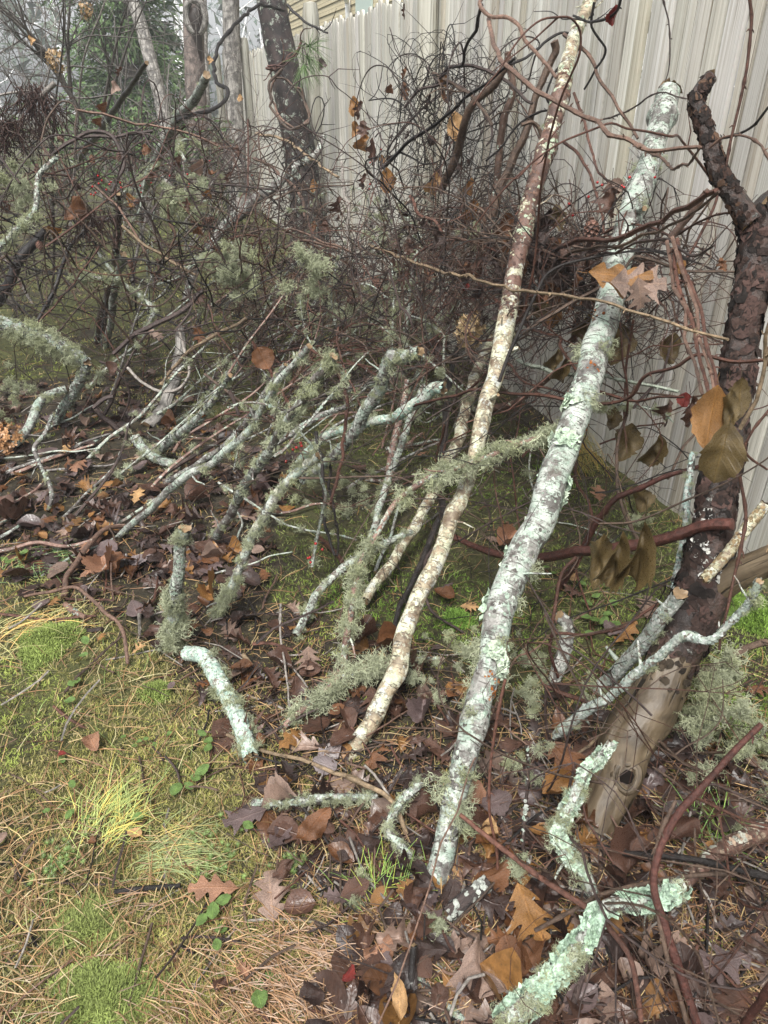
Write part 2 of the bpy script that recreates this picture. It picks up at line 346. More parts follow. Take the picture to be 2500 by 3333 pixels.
# ---------------------------------------------------------------- stockade fence: pickets, posts
FSEG = [(-3.2, 4.95, 2.0), (4.95, 8.7, 2.0), (8.7, 13.5, 2.02)]
def fence():
    root = place('stockade_fence', None, tuple(fpt(0, 0, 0)), label='tall weathered grey wooden picket fence running behind the brush pile', cat='fence')
    mb = MB(); a = -3.2; pw = .074; i = 0
    while a < 14:
        r = rng.random; wd = pw * (.72 + .6 * r()); h = 2.0 + .05 * (r() - .5) + (.03 if r() < .1 else 0); t = .009 + .004 * r(); tilt = (r() - .5) * .004; ds = (r() - .5) * .007
        tone = .78 + .34 * r(); C = np.array([1, .985 + .03 * (r() - .5), .95 + .07 * (r() - .5)]) * tone
        if r() < .09: C = C * (.86, .82, .76)
        xs = np.array([-.5, -.3, 0, .3, .5]); prof = np.array([0, .0018, .0028, .0018, 0]) + rng.normal(0, .0006, 5)
        zs = np.r_[0, .25, .6, 1.0, 1.4, 1.75, h - .045, h - .012, h]; sh = np.r_[1, 1, 1, 1, 1, 1, 1, .86, .5]; wd2 = wd - .009
        jag = (r(len(xs)) - .5) * .018; bow = np.cumsum((r(len(zs)) - .5) * .0025)
        V, U = [], []
        for z, q, bo in zip(zs, sh, bow):
            for x, p, j in zip(xs, prof, jag):
                zz = z + (j if z > h - .02 else 0)
                V.append(fpt(a + wd / 2 + x * wd2 * q + tilt * z + bo * .5, ds + p + bo, zz - .02)); U.append((i * .37 + x * .9, zz + i * 1.7))
        V = np.array(V); U = np.array(U); mb.add(V, grid_faces(len(zs), 5)[:, ::-1], None, U, C)
        for e, sg in ((0, 1), (4, -1)):                       # the sawn sides of the board
            S = np.stack([V[e::5], V[e::5] + FN * .017], 1).reshape(-1, 3); f = grid_faces(len(zs), 2); mb.add(S, f if sg > 0 else f[:, ::-1], None, np.repeat(U[e::5], 2, 0), C)
        a += wd; i += 1
    me = mb.build('pickets', M['fence'], root)
    # backing rails on the far side
    for z in (.35, 1.0, 1.65):
        rb = MB(); L = np.linspace(-3.2, 14, 12); tube(rb, [fpt(q, -.045, z) for q in L], .035, 6, (.8, .78, .72)); rb.build('rail', M['fence'], root)
    for (a, s, r_, h, tn) in ((-1.5, -.03, .05, 2.0, .9), (None, .06, .062, 2.1, .86), (None, .05, .075, 2.16, .72), (None, .05, .06, 2.14, .62), (None, .05, .06, 2.1, .6), (13.2, .05, .06, 2.1, .6)):
        key = dict(zip((.062, .075), (1, 2))).get(r_)
        if a is None: a = POSTA.pop(0)
        pb = MB(); n = 26; zz = np.linspace(-.05, h, n); P = np.array([fpt(a, s, z) for z in zz]); rr = np.full(n, r_); rr[-1] *= .8
        tube(pb, P, rr, 14, (tn, tn * .98, tn * .9), rough=.05, seed=n + key if key else 3); pb.build('post', M['fence'], root)
def fa(px, py, s=0):
    p = at(px, py, 'f%g' % s); return float((p - FO) @ FE)
POSTA = [fa(1416, 300), fa(1033, 160), fa(816, 260), fa(726, 300)]
fence()

# ---------------------------------------------------------------- house beyond the fence
def house():
    S = -3.2; a0 = fa(922, 60, S); a1 = 9.0
    root = place('house', None, tuple(fpt(a0, S, 0)), label='yellowish shingled house rising behind the fence with a white downspout', cat='house')
    def box(name, a, b, s0, s1, z0, z1, mat, C=(.8, .8, .8), par=root):
        mb = MB(); c = [fpt(x, y, z) for z in (z0, z1) for y in (s0, s1) for x in (a, b)]
        U = [(x, z) for z in (z0, z1) for y in (s0, s1) for x in (a, b)]
        mb.add(c, [(0, 1, 3, 2), (4, 6, 7, 5), (0, 4, 5, 1), (2, 3, 7, 6), (0, 2, 6, 4), (1, 5, 7, 3)], None, U, C)
        return mb.build(name, mat, par, smooth=False)
    # shingle courses, each a lapped strip
    mb = MB(); z = .3; k = 0
    while z < 5.6:
        A = [fpt(a0, S + .022, z), fpt(a1, S + .022, z), fpt(a1, S, z + .18), fpt(a0, S, z + .18), fpt(a0, S, z), fpt(a1, S, z)]
        U = [(a0, z), (a1, z), (a1, z + .17), (a0, z + .17), (a0, z), (a1, z)]
        mb.add(A, [(3, 2, 1, 0), (0, 1, 5, 4)], None, U, .9 + .1 * rng.random()); z += .178; k += 1
    w_ = mb.build('wall', M['shingle'], root, smooth=False)
    box('end_wall', a0 - .0, a0 + .1, S - 6, S - .01, 0, 5.6, M['shingle'], par=root)
    box('corner_board', a0 - .12, a0 - .003, S - .1, S + .04, 0, 5.6, M['paint'], (.62, .62, .6))
    ad = fa(1150, 20, S)
    # white downspout with an elbow into the gutter return
    mb = MB(); P, _ = catmull([fpt(ad + .1, S + .09, 0), fpt(ad + .1, S + .09, 3.05), fpt(ad + .06, S + .12, 3.2), fpt(ad - .3, S + .3, 3.42), fpt(ad - .36, S + .34, 3.62)], .1)
    tube(mb, P, .055, 8, (.85, .86, .86)); mb.build('downspout', M['paint'], root)
    b1 = fa(1215, 0, S)
    box('window', b1 - .05, b1 + 1.0, S + .025, S + .06, 2.0, 3.45, M['paint'], (.5, .6, .55))
    mb = MB(); q = [fpt(a0 - .4, S + .45, 5.4), fpt(a1, S + .45, 5.4), fpt(a1, S - 3, 7.4), fpt(a0 - .4, S - 3, 7.4)]
    q2 = [x + np.array([0, 0, .1]) for x in q]
    mb.add(q + q2, [(0, 1, 2, 3), (7, 6, 5, 4), (0, 4, 5, 1), (1, 5, 6, 2), (2, 6, 7, 3), (3, 7, 4, 0)], None, None, (.1, .1, .1)); mb.build('roof', M['paint'], root, smooth=False)
house()

# ---------------------------------------------------------------- trees
def tree(name, label, pth, w0, w1, mat, group, limbs=(), k=22, top=7.0, rough=.07, seed=1, flare=.5, cat='tree', extra=None):
    P = path(pth); P, _ = catmull(P, .12); Z = np.array([zdepth(p) for p in P]); n = len(P)
    r = np.interp(np.linspace(0, 1, n), [0, 1], [w0, w1]) * Z / FPX / 2
    r = r * (1 + flare * np.exp(-np.linspace(0, n * .12, n) / .18))
    d = P[-1] - P[-4]; d /= np.linalg.norm(d); ext = []
    while P[-1][2] + len(ext) * .2 * d[2] < top: ext.append(P[-1] + d * .2 * (len(ext) + 1))
    if ext:
        e = np.array(ext); P = np.vstack([P, e]); r = np.r_[r, np.linspace(r[-1], r[-1] * .55, len(e))]
    P[0, 2] = -.06
    root = place(name, None, tuple(P[0]), label=label, cat=cat, group=group)
    mb = MB(); tube(mb, P, r, k, rough=rough, seed=seed); mb.build('trunk', mat, root, tuple(P[0]))
    for (t, az, el, L) in limbs:
        i = int(t * (n - 1)) if t <= 1 else min(len(P) - 2, int(n + (t - 1) * len(ext)))
        dr = np.array([math.cos(az) * math.cos(el), math.sin(az) * math.cos(el), math.sin(el)]); rg = np.random.default_rng(seed + int(t * 99))
        Q = [P[i]]
        for _ in range(6): dr = dr + rg.normal(0, .16, 3); dr /= np.linalg.norm(dr); Q.append(Q[-1] + dr * L / 6)
        Q, _ = catmull(Q, .1); mb = MB(); tube(mb, Q, np.linspace(r[i] * .3, .006, len(Q)), 7, rough=.05)
        for _ in range(7):
            j = rg.integers(len(Q) // 4, len(Q)); dd = dr + rg.normal(0, .6, 3); dd /= np.linalg.norm(dd); R = [Q[j]]
            for _ in range(5): dd = dd + rg.normal(0, .2, 3); R.append(R[-1] + dd / np.linalg.norm(dd) * L * .08)
            tube(mb, catmull(R, .05)[0], np.linspace(.008, .003, len(catmull(R, .05)[0])), 5)
        mb.build('limb', mat, root)
    return root, P, r
PINE = tree('pine_tree', 'thick black pine trunk flecked with pale lichen standing close against the fence', 'Q1 1345,1135@g 1318,860 1285,600 1235,330 1190,120 1168,-20@y7.55', 106, 96, M['pine_bark'], 'trees by the fence', [(1.2, 2.5, .3, 2.0), (1.4, .3, .2, 2.2)], 26, rough=.1, seed=2)
OAK1 = tree('oak_tree', 'straight grey furrowed trunk directly left of the black pine, against the fence', 'Q1 1035,925@g 1030,760 1015,500 1003,250 997,0@y11.3', 58, 55, M['oak_bark'], 'trees by the fence', [(1.3, 2.8, .5, 2.5)], 20, seed=4)
OAK2 = tree('oak_tree', 'grey-brown trunk with a healed knot hole, left of the far end of the fence', 'Q1 885,870@g 868,700 848,420 838,200 836,0@y12.9', 66, 66, M['oak_bark_brown'], 'trees by the fence', [(1.3, 3.4, .4, 2.5), (1.1, 1.0, .6, 2)], 20, seed=6)
def knot():
    p = at(635, 52, 'y12.62'); root = OAK2[0]; mb = MB()
    R = [p + np.array([.14 * math.cos(t), -.0, .2 * math.sin(t)]) for t in np.linspace(0, 2 * math.pi, 20)]
    tube(mb, np.array(R) + np.array([0, .04, 0]), .05, 8, (.5, .48, .45)); mb.build('knot_ring', M['oak_bark'], root)
    mb = MB(); tube(mb, [p + np.array([0, .09, -.55]), p + np.array([0, .055, -.2]), p + np.array([0, .05, 0]), p + np.array([0, .06, .1])], [.02, .07, .11, .05], 10, (.03, .022, .018)); mb.build('knot_hole', M['vine'], root)
knot()
OAK3 = tree('leaning_tree', 'slender grey trunk leaning left in front of the dark evergreens', 'Q1 735,800@g 712,520 660,300 612,120 565,-10@y16.5', 44, 42, M['oak_bark'], 'trees by the fence', [(.8, 2.2, .5, 2)], 14, seed=8, top=8)
OAK4 = tree('oak_tree', 'pale trunk partly hidden right behind the knot-hole trunk', 'Q1 905,850@g 892,500 880,200 876,0@y15', 26, 26, M['oak_bark'], 'trees by the fence', [], 14, seed=9)

def conifer(name, label, x, y, h, rad, n, C, seed, z0=.2, cat='tree', group='dark evergreens in the fog'):
    rg = np.random.default_rng(seed); root = place(name, None, (x, y, 0), label=label, cat=cat, group=group)
    mb = MB(); tube(mb, [(x, y, -.1), (x + .1, y, h * .5), (x, y, h)], [.22, .13, .02], 8, rough=.05); mb.build('trunk', M['oak_bark_brown'], root, (x, y, 0))
    mb = MB(); V, Tn, Cc = [], [], []
    nb = n // 34
    for b in range(nb):
        z = z0 + (h - z0) * rg.random() ** 1.25; R = rad * (1 - z / h) ** .75 * (.55 + .6 * rg.random()); az = rg.random() * 6.283
        d = np.array([math.cos(az), math.sin(az), -.05 - .25 * rg.random()]); tone = .55 + .9 * rg.random()
        t = rg.random(34) ** .6; base = np.array([x, y, z]) + d * (t * R)[:, None] + rg.normal(0, .1, (34, 3)) * (1, 1, .6)
        base[:, 2] += .18 * R * np.sin(t * 3)
        dv = d + rg.normal(0, .55, (34, 3)); dv /= np.linalg.norm(dv, axis=1)[:, None]; L = (.16 + .16 * rg.random(34))[:, None]
        sd = np.cross(dv, rg.normal(0, 1, (34, 3))); sd /= np.linalg.norm(sd, axis=1)[:, None]
        i0 = len(V) * 0
        V.append(np.stack([base - sd * .028, base + sd * .028, base + dv * L + (0, 0, -.03)], 1).reshape(-1, 3)); Cc.append(np.repeat(np.array(C)[None] * (tone * (.7 + .6 * rg.random(34)))[:, None], 3, 0))
    V = np.vstack(V); mb.add(V, None, np.arange(len(V)).reshape(-1, 3), None, np.vstack(Cc)); mb.build('crown', M['foliage'], root, (x, y, 0), smooth=False)
GRN = (.10, .16, .06)
conifer('cedar_tree', 'dense dark green evergreen behind the leaning grey trunk', -5.8, 19, 10, 1.75, 20000, GRN, 1)
conifer('pine_tree', 'faint bluish pine far off in the fog at the top left corner', -25, 58, 20, 4.5, 7000, (.09, .14, .10), 4, 1)
conifer('pine_tree', 'ghostly fogged evergreen beyond the straight grey trunk', -11.5, 62, 20, 4, 5000, (.10, .15, .12), 5, 1)
def far_woods():
    mb = MB(); rg = np.random.default_rng(3)
    for i in range(34):
        x, y = rg.uniform(-48, 22), rg.uniform(42, 70); r = rg.uniform(.08, .25); P = [(x, y, -.1), (x + rg.normal(0, .3), y, 5), (x + rg.normal(0, .8), y, 13)]
        tube(mb, catmull(P, 1)[0], np.linspace(r, r * .4, len(catmull(P, 1)[0])), 6)
        for _ in range(14):
            z = rg.uniform(2, 12); d = rg.normal(0, 1, 3); d[2] = abs(d[2]) * .7; q = np.array([x, y, z]); tube(mb, catmull([q, q + d * .8, q + d * 1.5 + (0, 0, .4)], .5)[0], .03, 4)
    for i in range(16):
        x, y = rg.uniform(-50, 25), rg.uniform(46, 70); n = 260; c = np.array([x, y, rg.uniform(2, 8)]); p = c + rg.normal(0, 1, (n, 3)) * (1.8, 1.8, 2.6); s = rg.normal(0, .35, (n, 3)); t = rg.normal(0, .35, (n, 3))
        V = np.stack([p, p + s, p + t], 1).reshape(-1, 3); mb.add(V, None, np.arange(3 * n).reshape(-1, 3), None, np.array((.09, .12, .08)) * rg.uniform(.6, 1.2))
    mb.build('far_woods', M['foliage'], kind='stuff', label='woods fading into the fog at the far left', smooth=False)
far_woods()
def rhododendron(label, px, py, Y, hw, h, n, seed):
    c = at(px, py, 'g'); d = ray(px, py); c = CAM + d * Y / d[1]; c[2] = 0; rg = np.random.default_rng(seed)
    root = place('rhododendron_bush', None, tuple(c), label=label, cat='bush', group='green bushes beyond the brush pile')
    st, lf = MB(), MB()
    for i in range(n):
        t = c + np.array([rg.normal(0, hw * .5), rg.normal(0, hw * .4), h * (.35 + .65 * rg.random())])
        if i < 26: tube(st, catmull([c + rg.normal(0, .1, 3) * (1, 1, 0), (c + t) / 2 + rg.normal(0, .15, 3), t], .15)[0], .012, 5, (.1, .08, .06))
        for j in range(9):
            a = j * .7 + rg.random(); dr = np.array([math.cos(a), math.sin(a), .15 - .5 * rg.random()]); L = .09 + .07 * rg.random(); sd = np.array([-math.sin(a), math.cos(a), 0]) * L * .17
            m_ = t + dr * L * .5 + np.array([0, 0, .012]); V = [t, m_ + sd, t + dr * L, m_ - sd]
            lf.add(V, [(0, 1, 2, 3)], None, [(.5, 0), (1, .5), (.5, 1), (0, .5)], np.array((.11, .20, .06)) * (.6 + .8 * rg.random()))
    st.build('stem', M['vine'], root); lf.build('foliage', M['green_leaf'], root, smooth=False)
rhododendron('rhododendron bush with glossy leaves below the dark evergreens', 400, 300, 10.5, 1.5, 1.4, 100, 3)
rhododendron('greener broad-leaved bush right of the leaning trunk base', 560, 380, 13, .9, 1.1, 45, 5)

# ---------------------------------------------------------------- fog
def haze():
    mb = MB(); x0, x1, y0, y1, z0, z1 = -62, 62, -31, 111, -1.2, 17
    c = [(x, y, z) for z in (z0, z1) for y in (y0, y1) for x in (x0, x1)]
    mb.add(c, [(0, 2, 3, 1), (4, 5, 7, 6), (0, 1, 5, 4), (2, 6, 7, 3), (0, 4, 6, 2), (1, 3, 7, 5)])
    m = bpy.data.materials.new('fog'); m.use_nodes = True; t = m.node_tree; t.nodes.clear(); o = t.nodes.new('ShaderNodeOutputMaterial'); v = t.nodes.new('ShaderNodeVolumePrincipled')
    v.inputs['Color'].default_value = (.93, .96, 1, 1); v.inputs['Density'].default_value = HAZE_D; t.links.new(v.outputs[0], o.inputs['Volume'])
    mb.build('haze', m, kind='stuff', smooth=False)
HAZE_D = .0035
haze()
# ---------------------------------------------------------------- lichens
def make_tuft(seed, n=26, wide=1.0):
    rg = np.random.default_rng(seed); mb = MB(); base = np.array((.55, .585, .42)) * (1 + .12 * rg.normal()) * (1, 1, 1 - .15 * rg.random())
    def fil(p, d, L, r, lev):
        m = 6 if lev == 0 else 5; P = [p]; c = base * (.6 + .5 * rg.random())
        for _ in range(m):
            d = d + rg.normal(0, .58, 3); d /= np.linalg.norm(d); P.append(P[-1] + d * L / m * 1.15)
        P = np.array(P); tube(mb, P, np.linspace(r, r * .45, len(P)), 3, c)
        if lev < 2:
            for _ in range(5 if lev == 0 else 2):
                i = rg.integers(1, len(P) - 1); e = d + rg.normal(0, .8, 3); e /= np.linalg.norm(e); fil(P[i], e, L * (.5 + .2 * rg.random()), r * .75, lev + 1)
    for _ in range(n):
        d = rg.normal(0, 1, 3) * (wide, wide, .8); d[2] = abs(d[2]) * .8 - .1; d /= np.linalg.norm(d)
        fil(rg.normal(0, .12, 3) * (1, 1, .3), d, .55 + .45 * rg.random(), .027, 0)
    me = mb.mesh('lichen_tuft', M['tuft']); return me
TUFTS = [make_tuft(i, 13 + 3 * (i % 3), 1 + .4 * (i % 2)) for i in range(7)]
def tufts(root, P, r, n, size=(.02, .045), t0=0, t1=1, seed=0, hang=.5):
    """beard-lichen tufts growing on a branch, most of them hanging to the sides and below"""
    rg = np.random.default_rng(seed + 77); N = len(P)
    for _ in range(n):
        i = min(N - 1, int((t0 + (t1 - t0) * rg.random()) * (N - 1))); d = rg.normal(0, 1, 3); d[2] -= hang; T = P[min(N - 1, i + 1)] - P[max(0, i - 1)]; T /= np.linalg.norm(T) + 1e-9
        d -= T * (d @ T); d /= np.linalg.norm(d) + 1e-9; p = P[i] + d * r[i] * .85; s = rg.uniform(*size)
        q = Vector(d).to_track_quat('Z', 'Y').to_matrix().to_4x4(); mw = Matrix.Translation(p) @ q @ Matrix.Rotation(rg.random() * 6.28, 4, 'Z') @ Matrix.Diagonal((s, s, s * rg.uniform(.8, 1.3), 1))
        place('lichen_tuft', TUFTS[rg.integers(len(TUFTS))], p, root, mw=mw)
def flakes(root, P, r, n, size=(.003, .009), cols=((.34, .43, .35), (.46, .53, .45), (.52, .54, .49), (.40, .41, .37), (.24, .25, .22), (.12, .11, .10)), t0=0, t1=1, seed=0, name='crust_lichen', lift=.3, side=None, clump=0):
    rg = np.random.default_rng(seed + 5); T, A, B = frames(P); N = len(P); mb = MB(); LEN = np.linalg.norm(np.diff(P, axis=0), axis=1).sum() + .01; auto = not clump; clump = clump or max(3, n // 26); cl = [(rg.uniform(t0, t1), rg.uniform(0, 6.28)) for _ in range(clump)]
    for _ in range(n):
        if not (auto and rg.random() < .4): cc = cl[rg.integers(len(cl))]; t = np.clip(cc[0] + rg.normal(0, .011 / LEN), 0, 1); th = cc[1] + rg.normal(0, .33)
        else: t = rg.uniform(t0, t1); th = rg.uniform(0, 6.28) if side is None else side + rg.normal(0, .5)
        i = min(N - 2, int(t * (N - 1))); f = t * (N - 1) - i; nd = A[i] * math.cos(th) + B[i] * math.sin(th); tb = -A[i] * math.sin(th) + B[i] * math.cos(th)
        c = P[i] * (1 - f) + P[i + 1] * f + nd * r[i] * .985; s = rg.uniform(*size); k = 7; an = np.arange(k) * 6.283 / k + rg.random()
        rad = s * rg.uniform(.55, 1.25, k); ring = c + (np.cos(an) * rad)[:, None] * T[i] + (np.sin(an) * rad)[:, None] * tb + nd[None] * (rg.uniform(0, lift, k) * s)[:, None]
        C = np.array(cols[rg.integers(len(cols))]) * (.55 + .4 * rg.random())
        mb.add(np.vstack([ring, c + nd * s * rg.uniform(.05, .35)]), None, [[j, (j + 1) % k, k] for j in range(k)], None, C)
    return mb.build(name, M['flake'], root, smooth=False, kind='stuff')
FRUNG = ((.34, .11, .02), (.42, .16, .04), (.26, .08, .02))
NB = [0]
def branch(label, pth, w, mat, cat='branch', name='fallen_branch', group=None, k=16, rough=.07, cap=True, step=.012, tf=None, fl=None, knots=0, jit=.0025, stubs=0, wat=None, seed=None, m2=None):
    """a limb traced through PTH, W = widths in photo pixels along it; its bark, lichen and broken ends"""
    NB[0] += 1; sd = NB[0] if seed is None else seed; rg = np.random.default_rng(sd)
    raw = path(pth); P, par = catmull(raw, step); n = len(P); L = np.linspace(0, 1, n)
    Z = np.array([zdepth(p) for p in P]); Z = np.maximum(Z, .3); r = np.interp(L, np.linspace(0, 1, len(w)) if wat is None else wat, w) * Z / FPX / 2 * .88
    r = r * (1 + .03 * np.sin(L * n * .21 + sd) + .03 * np.sin(L * n * .083 + 2 * sd))
    for _ in range(knots):
        c = rg.random(); r = r * (1 + .16 * np.exp(-((L - c) * n / 2.2) ** 2))
    if jit: P = P + np.cumsum(rg.normal(0, 1, (n, 3)), 0) * 0 + np.stack([np.interp(np.arange(n), np.arange(0, n + 6, 6), rg.normal(0, jit, len(np.arange(0, n + 6, 6)))) for _ in range(3)], 1)
    o = tuple(P[0]); mb = MB(); tube(mb, P, r, k, None, 0, 1 if cap else None, rough, seed=sd, mring=None if m2 is None else np.where((L + .02 * np.sin(np.arange(n) * 2.1) > m2[0]) & (L < m2[1]), 2, 0))
    for _ in range(stubs):
        i = rg.integers(n // 8, n * 7 // 8); d = rg.normal(0, 1, 3); T = P[i + 1] - P[i]; T /= np.linalg.norm(T); d -= T * (d @ T) * .6; d /= np.linalg.norm(d); q = [P[i], P[i] + d * r[i] * 1.6, P[i] + d * (r[i] * 1.6 + rg.uniform(.01, .05)) + rg.normal(0, .004, 3)]
        Q, _ = catmull(q, .008); tube(mb, Q, np.linspace(r[i] * .45, r[i] * .22, len(Q)), 6, cap=1 if cap else None)
    for _ in range(int(n * step / .3)):
        i = rg.integers(2, max(3, n - 2)); i = min(i, n - 2); d = rg.normal(0, 1, 3); T = P[i + 1] - P[i - 1]; T /= np.linalg.norm(T); d -= T * (d @ T); d = d / np.linalg.norm(d) + T * rg.uniform(.1, .9); d /= np.linalg.norm(d); q = [P[i]]; rr_ = min(r[i] * .4, .004); l = rg.uniform(.02, .11)
        for _ in range(4): q.append(q[-1] + d * l / 4); d = d + rg.normal(0, .25, 3); d /= np.linalg.norm(d)
        tube(mb, q, np.linspace(rr_, rr_ * .45, 5), 5)
    root = mb.build(name, [M[mat], M['cut_wood']] + ([M[m2[2]]] if m2 else []), None, o, label=label, cat=cat, group=group)
    for a in (fl or ()): flakes(root, P, r, **{'seed': sd, **a})
    for a in (tf or ()): tufts(root, P, r, **{'seed': sd, **a, 'n': min(95, int(a['n'] * 1.25))})
    if fl and n * step > .25: tufts(root, P, r, min(16, int(n * step * 22)), (.009, .02), seed=sd + 500)
    return root, P, r
GB = 'lichened branches leaning in the brush pile'
def F(n, s=(.003, .009), **k): return dict(n=n, size=s, **k)
def TT(n, s=(.02, .045), **k): return dict(n=n, size=s, **k)
H1 = branch('thickest mint-lichened birch branch with orange fungus, leaning from the leaf litter to the fence',
  'Q6 200,930@g-.02 225,860 285,620 350,300 425,20; Q4 455,1400 515,1130 592,930 672,790 722,620 790,430 868,220 915,40; Q2 958,1370 1010,1130 1082,900 1140,720 1192,540 1235,395@f.1',
  [84, 92, 106, 110, 106, 100, 98, 86, 80], 'birch_mint', name='birch_branch', group=GB, k=30, rough=.05, knots=4, stubs=1, fl=[F(3000, (.002, .0065)), F(420, (.006, .015), t0=.2, t1=.5, lift=1.1, clump=12, cols=((.52, .66, .5), (.62, .72, .56))), F(190, (.002, .0055), name='orange_fungus', cols=FRUNG, t0=.17, t1=.62, lift=.9, clump=16)],
  tf=[TT(26, (.02, .042), t0=.06, t1=.34), TT(8, (.02, .04), t0=.5, t1=.62), TT(10, (.015, .03), t0=.78, t1=.92)])
H2 = branch('cream and brown birch branch whose rough upper part crosses the fence to the top edge',
  'C2 345,925@g-.02 378,860 435,775 512,620 560,440 600,330 662,200 730,20; B2 1330,1590 1400,1340 1455,1100 1512,900 1572,690 1600,560; Q2 572,1130 612,960 672,740 722,560 765,400 800,240 850,90 905,-20@f.12',
  [62, 66, 60, 52, 62, 66, 64, 68, 62, 52, 46], 'birch_cream', name='birch_branch', group=GB, k=24, rough=.07, knots=9, stubs=3, m2=(.52, .83, 'birch_brown'), fl=[F(900, (.0025, .006), cols=((.5, .47, .33), (.56, .54, .42), (.38, .36, .26))), F(900, (.003, .008), t0=.5, t1=.85, cols=((.16, .09, .065), (.2, .12, .09), (.1, .06, .05))), F(250, (.004, .009), t0=.6, t1=1, cols=((.42, .5, .36), (.5, .55, .4)))], tf=[TT(7, (.01, .02), t0=.72, t1=1)])
H3 = branch('cream forked birch branch close against the left side of the brown-topped birch',
  'C2 408,330@g.04 438,270 500,195 555,110 622,0; B2 1240,1330 1310,1180 1385,920 1440,740 1535,545@f.3', [36, 38, 42, 40, 38], 'birch_cream', name='birch_branch', group=GB, k=18, knots=4, fl=[F(500, (.002, .006), cols=((.5, .47, .33), (.3, .2, .13)))])
branch('reddish stub of a side branch reaching right from the cream birch', 'Q4 380,295@f.45 470,292 560,265 620,230 715,155@f.3', [30, 28, 24, 22], 'birch_brown', name='side_branch', group=GB, k=14)
branch('smooth black stick with white specks leaning beside the cream birch', 'C2 485,515@g 515,430 560,300 640,130 690,0; B2 1195,1520 1222,1200 1252,850 1300,600@f.35', [20, 24, 25, 22, 18], 'black_bark', name='black_stick', cat='stick', group=GB, k=12, rough=.02)
H5 = branch('slender pinkish branch bearded with lichen, sloping left from the big mint birch', 'B3 285,1150@f.86; B2 1640,1235 1480,1300 1300,1372 1050,1480 880,1625; C2 420,140 392,190 372,270 345,420 325,570@g.06', [16, 20, 22, 20, 22, 24, 28], 'pink_bark', name='bearded_branch', group=GB, k=12, tf=[TT(36, (.016, .048), t0=0, t1=.5), TT(32, (.018, .045), t0=.62, t1=1)], fl=[F(400, (.002, .005))])
branch('pinkish stick low on the ground behind the cream birch base, thick with beard lichen', 'C2 108,800@g.02 160,745 230,690 320,612 420,582 512,566 640,545 700,545@g.03', [22, 24, 24, 22, 18], 'pink_bark', name='bearded_branch', group=GB, k=12, tf=[TT(34, (.016, .048), t0=.05, t1=.75)], fl=[F(250, (.002, .005))])
branch('thin mint-lichened rod standing left of the black stick', 'B2 1090,850@f.75 1022,1000 950,1200 860,1450 792,1650; C2 445,40 425,130 400,190@g.1', [26, 24, 24, 26], 'lichen_twig', name='mint_rod', group=GB, k=12, fl=[F(1300, (.002, .006))], tf=[TT(8, (.012, .025))])
branch('short mint branch lying low behind the bearded pinkish branch', 'C2 150,440@g.02 225,312 300,228 400,160 575,68@g.12', [30, 28, 26, 20], 'lichen_twig', name='mint_branch', group=GB, k=12, fl=[F(900, (.002, .006))], tf=[TT(18, (.012, .03))])
branch('crooked lichened branch with a blunt mint-green end at the centre of the pile', 'B2 1215,858@f.9 1150,862 1085,930 1010,970 900,1040 800,1062 680,1090 590,1120 470,1160 330,1280 230,1400@g.06', [44, 40, 34, 34, 30, 34, 26], 'lichen_twig', name='mint_branch', group=GB, k=14, fl=[F(1500, (.002, .007), cols=((.36, .52, .44), (.46, .6, .5), (.55, .62, .5)))], tf=[TT(20, (.012, .028), t0=.4)])
branch('white birch stick with dark flecks, its foot in brown leaves left of centre', 'Q3 930,1185@g 982,1090 1040,970 1100,830 1180,690 1262,590 1375,480@g.55', [26, 30, 34, 36, 34, 30], 'birch_mint', name='birch_stick', group=GB, k=16, fl=[F(700, (.002, .006), cols=((.5, .5, .4), (.6, .6, .5)))], tf=[TT(30, (.012, .03)), TT(20, (.02, .035), t0=0, t1=.25)])
branch('short upright mint stick shaggy with beard lichen at the lawn edge', 'Q3 742,1330@g 750,1220 760,1080 772,960 778,870 790,800@g.42', [46, 50, 44, 40, 42], 'lichen_twig', name='shaggy_stick', group=GB, k=16, fl=[F(1600, (.003, .007))], tf=[TT(52, (.02, .04), t0=0, t1=.5), TT(14, (.012, .025), t0=.9)])
branch('stout curved mint branch with a sawn tan end lying on the moss', 'C1 1215,905@g.06 1300,930 1370,1000 1420,1090 1500,1230 1560,1400 1622,1600@g.02', [48, 54, 60, 58, 60, 54], 'lichen_twig', name='mint_branch', group=GB, k=20, fl=[F(2600, (.003, .007), cols=((.4, .54, .46), (.52, .64, .54), (.6, .66, .58)))], tf=[TT(44, (.014, .03), t0=.2)])
branch('short curved mint branch lying in brown leaves at left of the pile', 'B1 880,1185@g.1 960,1270 1050,1330 1190,1388@g.03', [34, 32, 32, 30], 'lichen_twig', name='mint_branch', group=GB, k=14, fl=[F(1100, (.003, .008))], tf=[TT(16, (.02, .035))])
branch('heavily lichened bough entering from the left edge', 'B1 -20,430@y3.2 150,480 300,545 420,600 505,650 560,690@y3.15', [48, 46, 44, 36, 30], 'lichen_twig', name='lichened_bough', group=GB, k=16, fl=[F(1500, (.004, .011), lift=.8)], tf=[TT(70, (.025, .055))])
branch('lichened limb bending down from the end of the left bough', 'B1 565,690@y3.15 545,750 490,860 420,975 380,1060@g.04', [28, 34, 30, 24], 'lichen_twig', name='lichened_limb', group=GB, k=14, fl=[F(800, (.004, .01), lift=.8)], tf=[TT(10, (.02, .035))])
branch('smooth grey birch arching out of the leaves at the left edge', 'B1 430,858@y3.2 325,888 245,965 205,1070 150,1165 90,1230@g.03', [26, 30, 34, 34, 30], 'birch_mint', name='birch_branch', group=GB, k=16, tf=[TT(8, (.02, .03))], fl=[F(300, (.003, .007))])
